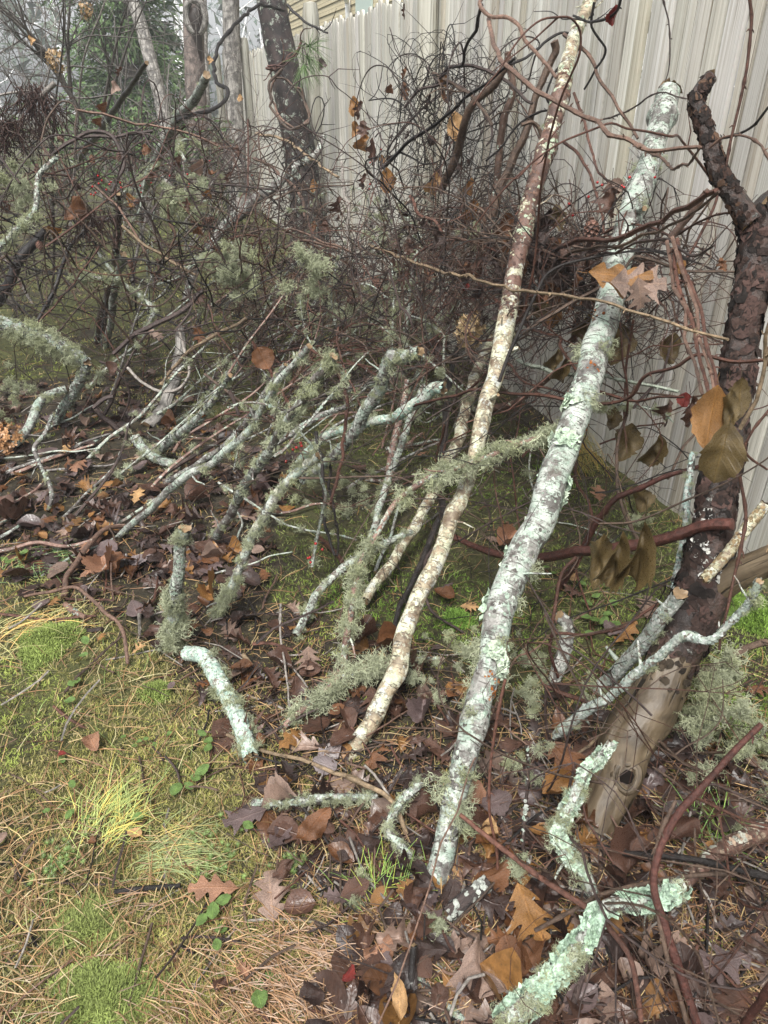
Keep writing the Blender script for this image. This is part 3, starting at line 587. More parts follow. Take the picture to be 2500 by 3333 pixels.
branch('thin gnarled grey twig hanging down over the litter at left', 'B1 335,1030@g.28 292,1150 228,1240 262,1350 322,1470 332,1560 305,1640@g.02', [14, 16, 15, 16, 12], 'grey_bark', name='gnarled_twig', cat='twig', group=GB, k=10, fl=[F(300, (.002, .005))], stubs=5)
branch('long pale birch pole rising from the litter toward the middle of the pile', 'Q3 520,838@g.02 660,715 800,585 900,535 1000,455 1090,370 1150,262 1215,160 1330,10@g.85', [22, 26, 30, 30, 26, 22], 'birch_mint', name='birch_pole', group=GB, k=14, fl=[F(500, (.002, .006))], tf=[TT(14, (.015, .03), t0=.5)])
branch('second pale pole lying parallel just above the long birch pole', 'Q3 715,620@g.02 830,545 940,475 1050,370 1140,230 1230,110@g.6', [20, 22, 22, 18], 'grey_bark', name='birch_pole', group=GB, k=12, fl=[F(300, (.002, .006))])
branch('lichen-crusted stub with an orange stain, leaning among the leaves', 'Q3 680,480@g.02 762,410 850,340 912,270 995,160@g.6', [34, 34, 30, 22, 18], 'birch_mint', name='birch_branch', group=GB, k=14, fl=[F(600, (.003, .009), lift=.8), F(60, (.003, .008), name='orange_fungus', cols=FRUNG, t0=.5, t1=.8, clump=3)], tf=[TT(14, (.015, .03))])
branch('dark mottled branch with lichen patches behind the white birch stick', 'Q3 930,855@g.02 1015,715 1085,580 1152,488 1222,372 1350,190 1445,55@g.9', [30, 34, 32, 30, 28, 24], 'grey_bark', name='mottled_branch', group=GB, k=14, fl=[F(1000, (.003, .008), t0=.3, t1=.6), F(350, (.003, .008))], tf=[TT(20, (.018, .035))])
branch('dark bark branch joining the crooked mint branch from behind', 'Q3 1130,505@g.25 1250,402 1400,320 1495,288@g.45', [24, 24, 22, 18], 'grey_bark', name='mottled_branch', group=GB, k=12, fl=[F(160, (.003, .007))])
branch('stout crooked branch leaning across the pile right of centre, white lichen on top', 'Q3 1310,610@g.1 1480,460 1560,330 1640,210; Q4 -10,175 30,60; B2 900,660 1060,600@g.75', [26, 30, 40, 44, 46, 40], 'birch_mint', name='birch_branch', group=GB, k=16, fl=[F(700, (.003, .009), lift=.6)], tf=[TT(26, (.015, .03))])
branch('brown rough-barked branch behind the dried flower head', 'B2 960,690@f.7 1060,610 1150,540 1230,420 1310,260 1380,80@f.4', [40, 36, 34, 30], 'birch_brown', name='brown_branch', group=GB, k=14)
branch('thin mint-white twig rising straight through the middle tangle', 'B2 970,600@f.7 975,450 990,300 1010,150 1040,0; A2 1090,1600 1040,1500 930,1340@f.5', [16, 18, 18, 14, 12], 'lichen_twig', name='mint_twig', cat='twig', group=GB, k=10, fl=[F(500, (.002, .006))], tf=[TT(16, (.02, .04), t0=.3)])
branch('mint-crusted twig left of the middle with a dark tip', 'B2 490,640@g.6 400,780 340,890 240,1030@g.1', [24, 28, 30, 24], 'grey_bark', name='mint_twig', group=GB, k=12, fl=[F(350, (.003, .007))], tf=[TT(20, (.02, .04))])
branch('spindly reddish branch behind the thin mint rod', 'B2 985,810@f.8 960,950 920,1120 880,1290 850,1420@g.03', [20, 24, 26, 22], 'pink_bark', name='brown_branch', group=GB, k=12, fl=[F(160, (.002, .006))])
# right-hand trunk
def right_trunk():
    o = at(1880, 2710, 'g'); root = place('dead_tree', None, tuple(o), label='big dead forked trunk at right, dark wet bark above and bare brown wood below', cat='dead tree', group=GB)
    def seg(name, pth, w, mat, k=28, rough=.06, cap=1, kn=0, mats=None, sd=3, fl=None, ridge=0):
        P, _ = catmull(path(pth), .012); n = len(P); Z = np.array([zdepth(p) for p in P]); r = np.interp(np.linspace(0, 1, n), np.linspace(0, 1, len(w)), w) * Z / FPX / 2
        r = r * (1 + .05 * np.sin(np.arange(n) * .16 + sd)); mb = MB(); tube(mb, P, r, k, None, 0, cap, rough, seed=sd)
        if ridge:
            V = mb.V[0].reshape(n, k + 1, 3); th = np.arange(k + 1) * 2 * np.pi / k; f = np.ones((n, k + 1)); q = np.arange(n) * .012
            for a_, b_, c_, w_ in ((5, 2.1, 0, .045), (9, -3.3, 1, .03), (15, 4.7, 2, .025), (23, 2.2, 3, .018)): f -= w_ * np.abs(np.sin(th[None] * a_ / 2 * 2 * .5 * 2 / 2 + b_ * np.sin(q[:, None] * 3 + c_) + c_)) ** 6 * (1 + np.sin(q[:, None] * 21 + a_))
            f[:, -1] = f[:, 0]; mb.V[0] = (P[:, None] + (V - P[:, None]) * f[:, :, None]).reshape(-1, 3)
        x = mb.build(name, [M[mat], M['cut_wood']], root); return P, r
    P, r = seg('bare_wood', 'D3 285,270@g-.03 330,170 400,20; C3 432,850 520,720 590,570 645,440@y1.32', [128, 150, 168, 176, 160, 150, 138], 'bare_wood', 48, .085, ridge=1)
    i = int(len(P) * .36); T, A, B = frames(P)
    # knot hole on the near side of the bare wood
    c = at(1666 + 430 * .875, 2500 + 38 * .875, 'y1.0'); tc = (c - CAM) / np.linalg.norm(c - CAM); j = np.argmin(np.linalg.norm(P - c, axis=1)); nd = (CAM - P[j]); nd -= T[j] * (nd @ T[j]); nd /= np.linalg.norm(nd); bt = np.cross(T[j], nd)
    th = np.linspace(0, 2 * math.pi, 19); cc = P[j] + nd * r[j] * .93 - bt * r[j] * .28
    if ((cc + bt - cc) @ np.array([1, 0, 0])) > 0: cc = P[j] + nd * r[j] * .93 + bt * r[j] * .28
    mb = MB(); R = [cc + T[j] * .028 * math.cos(t) * (1 + .15 * math.sin(3 * t)) + bt * .026 * math.sin(t) * (1 + .12 * math.cos(2 * t)) for t in th]; tube(mb, np.array(R) - nd * .007, .009, 8, rough=.45); mb.build('knot_rim', M['bare_wood'], root)
    mb = MB(); tube(mb, [cc - nd * .03, cc + nd * .001], [.024, .014], 14, rough=.3); mb.build('knot_hole', M['hole'], root)
    P2, r2 = seg('bark', 'C3 585,590@y1.27 655,420 715,270 742,110 760,0; Q4 1440,640 1490,400 1530,110; Q2 1570,1330 1605,1130 1622,1000 1605,930@y1.75', [158, 172, 150, 128, 118, 104, 100, 104, 116, 120], 'dark_bark', 30, .1, sd=5)
    flakes(root, P2, r2, 120, (.003, .008), ((.7, .7, .66), (.6, .6, .55)), .22, .36, 3, 'white_fungus', 1.0, None, 5)
    flakes(root, P2, r2, 1500, (.006, .019), ((.035, .022, .018), (.06, .037, .03), (.02, .015, .013), (.085, .05, .042)), 0, 1, 9, 'bark_plates', .35)
    flakes(root, P, r, 240, (.004, .012), ((.05, .035, .022), (.03, .022, .016), (.06, .045, .03)), .72, 1, 19, 'bark_remnants', .2)
    F1 = seg('fork', 'Q2 1590,960@y1.72 1520,860 1452,760 1405,610 1362,480 1348,430 1368,385 1410,335@y1.9', [70, 64, 56, 54, 52, 50, 44], 'dark_bark', 18, .08, sd=7)
    flakes(root, *F1, 420, (.004, .012), ((.035, .022, .018), (.07, .04, .03), (.02, .015, .013), (.12, .07, .045)), 0, 1, 29, 'bark_plates', .4)
    seg('fork', 'Q2 1610,960@y1.75 1640,900 1700,840@y1.8', [80, 70, 60], 'dark_bark', 16, .08, sd=8)
    seg('split_limb', 'C3 690,330@y1.36 800,255 900,205 990,165@y1.3', [100, 112, 104, 96], 'bare_wood', 20, .07, sd=9)
right_trunk()
branch('yellowish lichen-spotted stick lying against the dead trunk at the right edge', 'C3 712,252@y1.25 800,165 862,75 950,-30@y1.32', [38, 40, 40, 40], 'birch_cream', name='leaning_stick', group=GB, k=16, fl=[F(300, (.002, .005), cols=((.45, .42, .28), (.3, .22, .12)))])
branch('straight mint branch with a freshly broken tan end propped on the dead trunk', 'C3 312,662@g.05 380,598 470,508 560,392 618,305@y1.27', [46, 50, 54, 56, 54], 'lichen_twig', name='broken_branch', group=GB, k=20, fl=[F(1500, (.002, .006), cols=((.5, .53, .48), (.42, .5, .44), (.6, .62, .58)))], tf=[TT(5, (.012, .022), t0=0, t1=.1)], stubs=3)
branch('knobbly white-mint twig zigzagging in front of the dead trunk', 'C3 158,842@g.05 290,732 382,680 480,590 560,530 600,490 645,458 690,468 740,470 800,420 872,350 925,255@y1.02', [28, 30, 30, 26, 28, 24, 26, 22, 22], 'lichen_twig', name='knobbly_twig', group=GB, k=14, rough=.16, knots=16, fl=[F(1300, (.002, .006), cols=((.5, .56, .5), (.62, .66, .62), (.42, .5, .44)))], stubs=5)
branch('upright dark stick with white crust standing left of the dead trunk', 'Q4 1335,480@y1.6 1312,650 1302,800 1282,950 1252,1065@y1.45', [20, 24, 22, 24], 'grey_bark', name='crusted_stick', group=GB, k=14, fl=[F(900, (.002, .005), cols=((.6, .62, .58), (.42, .55, .5)))])
branch('mint-lichened limb splayed on the leaves at the bottom edge right of centre', 'Q6 520,1500@g.03 650,1345 745,1250 872,1105 950,1000 1060,955 1200,925 1290,870@g.12', [70, 74, 66, 50, 44, 52, 56, 48], 'lichen_twig', name='lichened_limb', group=GB, k=20, fl=[F(1100, (.004, .012), lift=1.1, cols=((.5, .68, .5), (.56, .72, .56), (.46, .62, .48)), clump=34), F(700, (.003, .007))], tf=[TT(40, (.014, .028), t0=0, t1=.42), TT(6, (.014, .022), t0=.8)])
branch('reddish birch log half hidden at the right edge behind the stems', 'D3 640,440@g.05 720,345 800,290 900,245 990,190@g.06', [50, 60, 66, 66], 'birch_brown', name='birch_log', group=GB, k=18, fl=[F(200, (.003, .008), cols=((.5, .5, .42), (.4, .3, .22)))])
branch('mint-frilled limb curving down in front of the bare wood trunk', 'Q6 985,250@y1.02 930,330 862,400 805,530 742,645 790,740 830,790 880,850 912,960@g.03', [26, 30, 38, 44, 42, 46, 36], 'lichen_twig', name='lichened_limb', group=GB, k=16, fl=[F(1100, (.003, .009), lift=1.1, cols=((.5, .66, .5), (.6, .7, .58)), clump=30), F(600, (.002, .006))], tf=[TT(38, (.012, .025), t0=.3)])
branch('stubby lichen-grey stump stick between the mint birch and the broken branch', 'C3 150,648@g 182,560 202,470 205,410 180,380@g.2', [44, 54, 50, 40], 'grey_bark', name='stump_stick', group=GB, k=16, fl=[F(500, (.003, .007), cols=((.6, .6, .55), (.48, .5, .45)))])
branch('dark split bark chunk with white lichen lying right of the big birch foot', 'D2 712,560@g.02 790,490 862,418@g.05', [64, 68, 56], 'pine_bark', name='bark_chunk', group=GB, k=18, rough=.15, fl=[F(110, (.002, .006), cols=((.45, .48, .43), (.3, .31, .28)))])
branch('white stick with hanging lichen lying across the leaf edge at bottom centre', 'D2 -10,138@g.02 120,130 250,108 440,98@g.03', [22, 26, 24, 22], 'birch_mint', name='birch_stick', group=GB, k=12, fl=[F(700, (.002, .005))], tf=[TT(40, (.010, .02))])
branch('short mint twig broken into elbows left of the big birch foot', 'D2 615,40@g.1 540,130 490,220 530,280 555,320 600,372@g.02', [26, 26, 28, 24], 'lichen_twig', name='mint_twig', group=GB, k=12, fl=[F(900, (.002, .006))], tf=[TT(26, (.010, .022))])
branch('speckled lichen stick at the bottom edge', 'D2 600,770@g.02 680,860 780,960@g.02', [18, 22, 22], 'grey_bark', name='speckled_stick', group=GB, k=12, fl=[F(300, (.002, .005))], tf=[TT(4, (.008, .014))])
branch('brown jointed stick on the bottom leaf litter', 'D2 378,612@g.02 400,720 440,822 490,920@g.02', [16, 18, 18, 14], 'pink_bark', name='jointed_stick', group=GB, k=10, knots=5)
branch('black burnt-looking snag at the bottom edge', 'D2 592,680@g.08 572,800 555,900@g0', [26, 26, 22], 'black_bark', name='black_snag', group=GB, k=12)
# upper-left limbs
branch('bare black broken pole slanting up left of the knot-hole trunk', 'A1 948,410@y4.4 880,510 775,660 700,775 640,865 560,960 500,1060 430,1190 320,1340@g.45', [16, 22, 24, 22, 26, 24], 'black_bark', name='black_pole', cat='pole', group=GB, k=14, stubs=3)
branch('white-lichened branch leaning broken-topped before the knot-hole trunk', 'A1 1345,490@y4.6 1290,600 1222,690 1150,765 1098,880 1040,980 1000,1090 930,1225 880,1330@g.5', [28, 36, 34, 34, 30, 26], 'birch_mint', name='birch_branch', group=GB, k=16, fl=[F(900, (.004, .01))], tf=[TT(4, (.02, .03))])
branch('grey gnarled branch crossing in front of the black pine trunk', 'A2 440,890@f.45 400,990 300,1060 205,1130 120,1210 0,1290; A1 1560,1385 1460,1465 1390,1570 1335,1655; B1 1270,60 1240,180 1200,300@g.3', [22, 28, 34, 38, 36, 34, 28], 'grey_bark', name='gnarled_branch', group=GB, k=16, fl=[F(900, (.004, .01))], stubs=5, rough=.12, tf=[TT(5, (.02, .03))])
branch('thin lichen-white branch hooked at left of the tangle', 'A1 370,1020@y3.6 262,1120 242,1220 226,1385 100,1500 -10,1605@y3.3', [14, 18, 16, 18, 18], 'lichen_twig', name='white_branch', group=GB, k=10, fl=[F(700, (.003, .008))], tf=[TT(16, (.02, .04), t0=.6)])
branch('dark upright sapling stem with lichen behind the left tangle', 'A1 768,1260@y3.9 765,1450 748,1650; B1 742,50 705,250 655,450 640,570@g', [20, 26, 34, 36, 30], 'dark_bark', name='dark_sapling', group=GB, k=14, fl=[F(300, (.004, .009))])
branch('pale lichened stem standing just right of the dark sapling', 'B1 800,-10@y3.85 745,200 722,420 690,600@g', [24, 26, 22], 'birch_mint', name='pale_sapling', group=GB, k=12, fl=[F(500, (.004, .009))], tf=[TT(8, (.02, .035))])
branch('grey leaning tree stem rising from the ground at the back of the left litter', 'B1 965,1115@g 1045,1010 1120,850 1160,650 1172,470@y3.75', [50, 46, 44, 40, 34], 'oak_bark', name='leaning_sapling', group=GB, k=16, rough=.1)
branch('thick dark limb sloping down at the left edge above the moss', 'A1 300,1500@y4.2; B1 150,0 60,180 -20,310@y4.1', [30, 36, 36, 32], 'black_bark', name='dark_limb', group=GB, k=12)
branch('thin black limb curving down at left through the moss view', 'A1 720,1410@y4 560,1490 450,1600; B1 430,0 350,220 262,390 200,455@y3.7', [10, 14, 14, 16, 12], 'black_bark', name='dark_limb', group=GB, k=10)
branch('spiky lichen twig level in front of the far moss at left', 'B1 470,150@y3.7 600,140 700,152 765,140@y3.7', [10, 12, 12, 10], 'lichen_twig', name='lichen_twig', cat='twig', group=GB, k=8, fl=[F(200, (.003, .007))], tf=[TT(22, (.02, .04))])
branch('lichened diagonal twig running right from the sapling', 'B1 640,-20@y3.8 770,150 920,270 1000,360 940,460 890,520@y3.6', [10, 14, 16, 16, 12], 'lichen_twig', name='lichen_twig', cat='twig', group=GB, k=8, fl=[F(500, (.003, .007))], tf=[TT(26, (.02, .035))])
branch('mint twig on the left with knobbly forks above the brown leaves', 'B1 1190,100@y3.7 1320,20 1440,35 1560,30@y3.7', [14, 18, 16, 10], 'lichen_twig', name='lichen_twig', cat='twig', group=GB, k=8, fl=[F(300, (.003, .007))], tf=[TT(50, (.025, .05), t0=.3)])
branch('fat lichen-bearded branch stub in the upper middle', 'B1 1370,80@y3.7 1460,90 1560,150 1640,130@y3.7', [22, 26, 20, 14], 'lichen_twig', name='bearded_branch', group=GB, k=10, tf=[TT(60, (.025, .055))])
# ---------------------------------------------------------------- vines and stems, traced one by one
VC = dict(r=(.085, .038, .026), p=(.14, .085, .062), b=(.016, .013, .012), n=(.085, .056, .040), t=(.20, .145, .09), s=(.075, .029, .022), g=(.25, .225, .20), m=(.34, .38, .31), d=(.05, .034, .03))
GV = 'vines tangled through the brush pile'
def vine(label, pth, w, c='r', name='vine', cat=None, group=GV, k=6, buds=None, fork=0, wob=.004, ends=None, lich=0):
    NB[0] += 1; rg = np.random.default_rng(NB[0]); P, _ = catmull(path(pth), .015); n = len(P)
    w = np.atleast_1d(w); w = np.r_[w, w * .75] if len(w) == 1 else w
    Z = np.maximum(.3, np.array([zdepth(p) for p in P])); r = np.interp(np.linspace(0, 1, n), np.linspace(0, 1, len(w)), w) * Z / FPX / 2
    kx = np.arange(0, n + 5, 5); wv = np.stack([np.interp(np.arange(n), kx, rg.normal(0, wob, len(kx))) for _ in range(3)], 1); P = P + wv
    nd = np.zeros(n); L = n * .015; buds = max(1, int(L / .06)) if buds is None else buds
    mb = MB(); C = np.array(VC[c]) * (.8 + .4 * rg.random())
    Cv = C[None] * (1 + .35 * np.interp(np.arange(n), np.arange(0, n + 9, 9), rg.normal(0, .5, len(np.arange(0, n + 9, 9)))))[:, None]
    for _ in range(buds):
        i = rg.integers(1, max(2, n - 1)); r[i] *= rg.uniform(1.1, 1.45) if r[i] < .004 else 1.1
    tube(mb, P, r, k, np.clip(Cv, .008, 1), rough=.05 if w.max() < 14 else .09, seed=NB[0])
    for _ in range(buds):
        if n < 8: break
        i = rg.integers(2, n - 2); d = rg.normal(0, 1, 3); T = P[i + 1] - P[i - 1]; T /= np.linalg.norm(T); d -= T * (d @ T) * .7; d /= np.linalg.norm(d); l = min(r[i] * rg.uniform(2, 5), rg.uniform(.006, .016))
        tube(mb, [P[i], P[i] + d * l * .6, P[i] + (d + T * .4) * l], [min(r[i] * .7, .003), min(r[i] * .55, .0024), min(r[i] * .2, .001)], 4, C)
    for _ in range(fork):
        i = rg.integers(2, n - 2); d = rg.normal(0, 1, 3); T = P[i + 1] - P[i - 1]; T /= np.linalg.norm(T); d = d - T * (d @ T) + T * .8; d /= np.linalg.norm(d); Q = [P[i]]
        for _ in range(5): d = d + rg.normal(0, .25, 3); d /= np.linalg.norm(d); Q.append(Q[-1] + d * rg.uniform(.03, .06))
        Q, _ = catmull(Q, .02); tube(mb, Q, np.linspace(r[i] * .6, r[i] * .25, len(Q)), 4, C)
    o = mb.build(name, M['vine'], None, tuple(P[0]), label=label, cat=cat or name.split('_')[-1], group=group)
    if lich: flakes(o, P, r, lich, (.002, .005), seed=NB[0])
    return o, P, r
# right side and fence top
vine('red-brown vine arching from the top edge down across the fence', 'Q2 440,-20@f.5 412,22 450,72 520,82 580,120 602,180 650,230 700,290 750,340@f.4', 14, 'p')
vine('long pinkish vine swooping from the fence top to the dead trunk fork', 'Q2 450,75@f.5 458,150 500,240 560,310 640,380 750,440 860,500 960,560 1060,600 1110,630 1200,642 1372,630@f.7', [14, 15, 13], 'p')
vine('pinkish vine dropping from the knot behind the mint birch toward the fork', 'Q2 1105,625@f.3 1190,680 1255,720 1330,692 1372,648@f.7', 11, 'p')
vine('vine curling from the peeling birch joint down to the mint birch', 'Q2 780,150@f.2 850,208 908,270 930,340 990,430 1042,520 1092,605@f.2', 12, 'p')
vine('blackish vine climbing out of the dark arching bundle on the fence', 'Q2 0,725@f.6 110,615 240,520 380,400 500,310 560,255@f.35', 12, 'b', fork=3)
vine('dark kinked vine hanging from the top edge onto the arching bundle', 'Q2 425,20@f.45 402,110 362,200 342,270 300,292@f.4', 12, 'b')
vine('grey-black vine arching over the top of the dark bundle', 'Q2 245,330@f.4 300,288 380,288 460,312 540,350 602,420 642,452@f.3', 12, 'd')
vine('brown twig arching down left of the bundle with a split tip', 'Q2 210,315@f.4 290,360 372,420 425,482 462,540@f.4', 11, 'n', fork=4)
vine('thin bowed vine starting free in front of the round fence post', 'Q2 92,470@f.5 150,392 222,365 322,372 402,442 470,572 448,625@f.4', 9, 'd')
vine('long curling vine looping over the cream birch and back into the bundle', 'Q2 545,292@f.35 652,220 705,180 780,147 850,200 742,312 706,420 728,472 592,520 512,622 440,692@f.4', 9, 'b')
vine('thick dark brown stem at the heart of the arching bundle', 'Q2 545,262@f.3 482,360 402,432 362,500 332,600 292,720 245,825@f.4', [18, 26, 28, 24], 'n', k=8)
vine('grey-pink smooth stem standing between the dark bundle and the cream birch', 'Q2 535,230@f.25 556,400 512,520 497,650 482,820 465,930@f.3', [22, 24, 24], 'p', k=8, lich=120)
vine('dark brown stem with a reddish broken tip, left of the brown-topped birch', 'Q2 725,180@f.15 735,230 690,330 652,430 602,580 560,680 512,800 468,930@f.35', [26, 22, 26, 26, 24], 'n', k=8)
vine('hooked brown vine hanging beside the brown-topped birch', 'Q2 590,545@f.4 640,532 668,572 662,640 640,760 612,900 578,955@f.4', 13, 'n')
vine('vine descending from the birch through the fence gap right of it', 'Q2 820,400@f.3 850,480 872,560 902,690 962,780 1000,890@f.3', 10, 'r')
vine('slender vine crossing behind the cream birch toward the pine cone', 'Q2 775,615@f.25 850,680 902,790 930,900 960,1010@f.3', 10, 'r')
vine('thin wiry vine spanning from the mint birch top to the left', 'Q2 950,515@f.15 1000,500 1092,460 1182,402 1320,432@f.3', 6, 'd', wob=.002)
vine('hair-thin stem hanging free down the fence right of the cream birch', 'Q2 1208,-10@f.1 1232,150 1230,300 1190,402@f.1', 5, 'd', wob=.002)
vine('straight red stem slanting down the far right of the fence', 'Q2 1578,-10@f.6 1586,100 1560,300 1540,450 1490,705@f.6', 11, 'r')
vine('dark stem entering the right edge behind the forked trunk', 'Q2 1680,465@f.5 1560,560 1430,602 1355,645@f.4', 9, 'b')
vine('pinkish stem curving from the right edge above the trunk fork', 'Q2 1680,710@y1.6 1580,602 1470,590 1400,640@f.6', 9, 'p')
vine('short forked black stem tip against the fence near the birch', 'Q2 905,10@f.25 900,120 950,222 905,320 862,390@f.2', 9, 'b')
vine('black twig at the top edge right of the cream birch', 'Q2 1030,-10@f.3 1000,60 905,102 820,70@f.25', 10, 'b', fork=2)
vine('horizontal reddish vine binding the birch to the trunk, uppermost of the right band', 'Q2 640,1112@f.5 800,1052 960,1040 1100,1000 1232,942 1332,882 1440,825@f.85', [13, 16, 18], 'r')
vine('second reddish vine of the level band at the right', 'Q2 700,1140@f.55 850,1085 1000,1062 1130,1020 1250,965 1350,905 1450,860@f.85', 12, 'n')
vine('grey broken stick end poking out of the level band at the right', 'Q2 1235,1030@y1.9 1300,950 1360,880 1410,830@y1.9', [24, 24, 22], 'p', name='broken_stick', cat='stick', k=9)
vine('lowest dark vine of the level band at the right', 'Q2 620,1170@f.5 780,1120 940,1100 1100,1055 1220,1040 1330,1100 1430,1060@f.8', 10, 'd')
vine('thin red vine looping under the level band toward the trunk', 'Q2 960,1010@f.45 1040,975 1150,985 1250,1010 1360,960 1480,920 1640,940@y1.7', 9, 'r')
for i, (dx, lb) in enumerate([(0, 'leftmost of the red stems falling in a bunch left of the dead trunk'), (34, 'second red stem in the bunch falling left of the dead trunk'), (62, 'third red stem in the bunch falling left of the dead trunk'), (86, 'red stem nearest the dead trunk in the falling bunch')]):
    vine(lb, 'Q2 %d,1040@f.75 %d,1200 %d,1380; Q4 %d,-10 %d,110 %d,230@f.9' % (1232 + dx * .4, 1262 + dx * .5, 1300 + dx * .9, 1310 + dx, 1345 + dx, 1375 + dx * .7), [13, 12, 11], 'r' if i % 2 else 'p')
vine('long tan vine crossing level before the fence from flower head to dead trunk', 'Q2 -60,1060@f.7 200,1160 330,1192 540,1242 750,1282 950,1302 1150,1370 1480,1455@f.9', [9, 10, 10], 't', name='tan_vine', cat='vine')
vine('brown vine sagging from the tan stem across the big mint birch', 'Q2 480,1290@f.6 590,1390 750,1460; Q4 760,20 805,90 882,172 965,222 1080,252 1290,235@f.55', 11, 'r')
vine('pale lichen-streaked twig crossing in front of the big mint birch', 'Q4 548,35@f.6 612,102 722,127 850,142 1000,157 1130,187 1265,216@f.5', [12, 14, 12, 10], 'm', name='pale_twig', cat='twig', lich=200)
vine('long wavy red vine running the whole width left of the trunk', 'B2 690,1090@f1.1; Q4 -60,352 150,272 400,216 560,222 780,257 900,272 1050,242 1120,162 1240,120 1350,66 1500,86 1640,70@y1.5', [9, 11, 13], 'r')
vine('looping red vine between the two birches', 'Q4 375,212@f.7 468,112 542,98 592,180 702,202 830,245 960,300@f.5', 9, 'r')
vine('upright brown stem with dead leaves between the mint birch and the trunk', 'Q4 1080,190@f.4 1050,320 1012,400 1000,520 1020,650 1062,800 1100,860@f.5', [9, 11, 12], 'n')
vine('thin brown stem rising from the moss right of the mint birch', 'Q4 820,490@f.4 832,600 882,700 915,805@f.55', 11, 'r')
vine('arching red cane over the moss behind the mint birch', 'Q4 570,1200@f.8 760,1060 852,900 952,730 1052,652 1200,590 1375,545@f.5', [14, 22, 20, 14], 's', k=8, name='red_cane', cat='cane')
vine('thick glossy red stem lying level behind the big mint birch', 'Q4 285,838@f1.0 400,888 550,930 700,933 830,910 900,905 1020,890 1150,868 1300,832 1400,800 1505,790@f.7', [16, 20, 26, 32, 34, 36, 36, 38], 's', k=12, name='red_cane', cat='cane', wob=.002)
vine('dark red cane dropping in a wide arc below the thick red stem', 'Q4 830,925@f.9 762,1010 742,1150 735,1250 800,1262 900,1270 1050,1222 1185,1130@f.7', 13, 'r', name='red_cane', cat='cane')
vine('thin dark red stem falling straight from the arc to the leaf litter', 'Q4 742,1240@f.95 725,1340 748,1450@f.95', 13, 's', name='red_cane', cat='cane')
vine('dark vine arching down the front of the cream birch', 'Q4 300,840@f1.05 232,880 177,960 180,1100 232,1190 345,1265@f1.1', 12, 'd')
vine('thin slanting reddish stem left of the stump stick', 'Q6 -20,1500@g.1; Q4 510,1480 640,1330 800,1225 950,1110@f.7', 6, 'p')
vine('stem crossing high at right from trunk to mint birch with hanging olive leaves', 'Q4 935,788@y1.3 1100,772 1300,690 1500,602 1690,470@y1.15', 7, 'n', wob=.002)
vine('orange-tan dried stalk slanting past the big olive leaves at the right edge', 'Q4 1530,400@y1.1 1590,240 1640,90; Q2 1650,1440 1700,1300@y1.1', 14, 't', name='dry_stalk', cat='stalk')
vine('reddish stem crossing low over the dead trunk at the right', 'Q4 1690,250@y1.2 1600,380 1560,470 1660,540@y1.2', 10, 'r')
vine('pink-red stem sagging in front of the dead trunk bark', 'Q4 1530,590@y1.25 1560,760 1530,960 1490,1120 1440,1340@y1.1', 11, 'r')
vine('red curl of vine at the right edge beside the trunk', 'Q4 1690,10@y1.3 1640,50 1650,110 1690,140@y1.3', 12, 'r')
# bottom right
vine('thick wine-red cane arching down the bottom right corner', 'Q6 1625,178@y.95 1500,312 1342,490 1240,612 1192,720 1170,900 1212,1060 1262,1200 1332,1400 1375,1520@g.02', [18, 22, 24, 28, 30], 's', k=12, name='red_cane', cat='cane', wob=.002)
vine('tan-grey cane running beside the wine-red one at bottom right', 'Q6 1262,512@y.86 1202,650 1166,800 1180,1000 1232,1200 1310,1500@g.04', [12, 16, 16], 'n', k=9, name='brown_cane', cat='cane', wob=.002)
vine('dark stick crossing level behind the canes at the right edge', 'Q6 1690,842@y.84 1500,805 1300,770 1100,745 915,708@g.06', [26, 22, 18], 'b', k=10, name='dark_stick', cat='stick', wob=.002)
vine('brown stick crossing over the canes toward the bottom leaf', 'Q6 640,1085@g.06 800,992 962,912 1200,855 1400,820 1520,815@g.1', [13, 16, 15], 'n', k=9, name='brown_stick', cat='stick')
vine('red-brown cane slanting from the big birch foot down to the bottom edge', 'Q6 325,565@g.12 480,690 640,812 800,922 902,992 1000,1100 1060,1192 1082,1330 1095,1510@g.05', [14, 18, 20, 17], 'r', k=9, name='red_cane', cat='cane')
vine('thin upright red cane rising from the bottom litter', 'Q6 525,-20@y1.05 482,200 462,350 455,560 482,750 498,910@g', 11, 'r', k=8, name='red_cane', cat='cane', wob=.002)
vine('dark curved stick across the mint limb at the bottom', 'Q6 800,1480@g.02 850,1262 902,1130 972,1012 1080,932 1190,880@g.1', [22, 20, 16], 'd', k=9, name='dark_stick', cat='stick')
vine('lichened upright twig with a mint beard in front of the leaves', 'Q6 610,275@g.26 622,420 612,560 618,700 622,800@g.02', [9, 12, 12], 'd', name='lichen_twig', cat='twig', lich=60)
vine('dark stem at the right edge low behind the canes', 'Q6 1690,560@y.95 1500,470 1400,445 1330,500@y.95', 12, 'd')
vine('thin red twig forking over the canes at right', 'Q6 1330,490@y.9 1480,545 1600,590 1690,620@y.9', 10, 'r', fork=2)
vine('brown stem ending at right over the lichen curtain', 'Q6 1190,250@y1.1 1300,360 1420,430 1520,520 1660,610@y1.1', [12, 14, 12], 'n', fork=3)
vine('dark loop of cane at the extreme bottom right corner', 'Q6 1690,1270@y.55 1610,1380 1570,1500@y.55', [26, 26], 's', k=9, name='red_cane', cat='cane')
vine('thick brown root-like stick running right behind the lichen curtain', 'C3 690,600@g.1 780,560 860,515 960,490@g.15', [26, 24, 22], 'n', k=9, name='brown_stick', cat='stick')
vine('tan twig bundle curving below the broken mint branch', 'C3 195,950@g.04 260,880 330,830 400,812@g.1', [10, 9], 't', name='tan_twig', cat='twig')
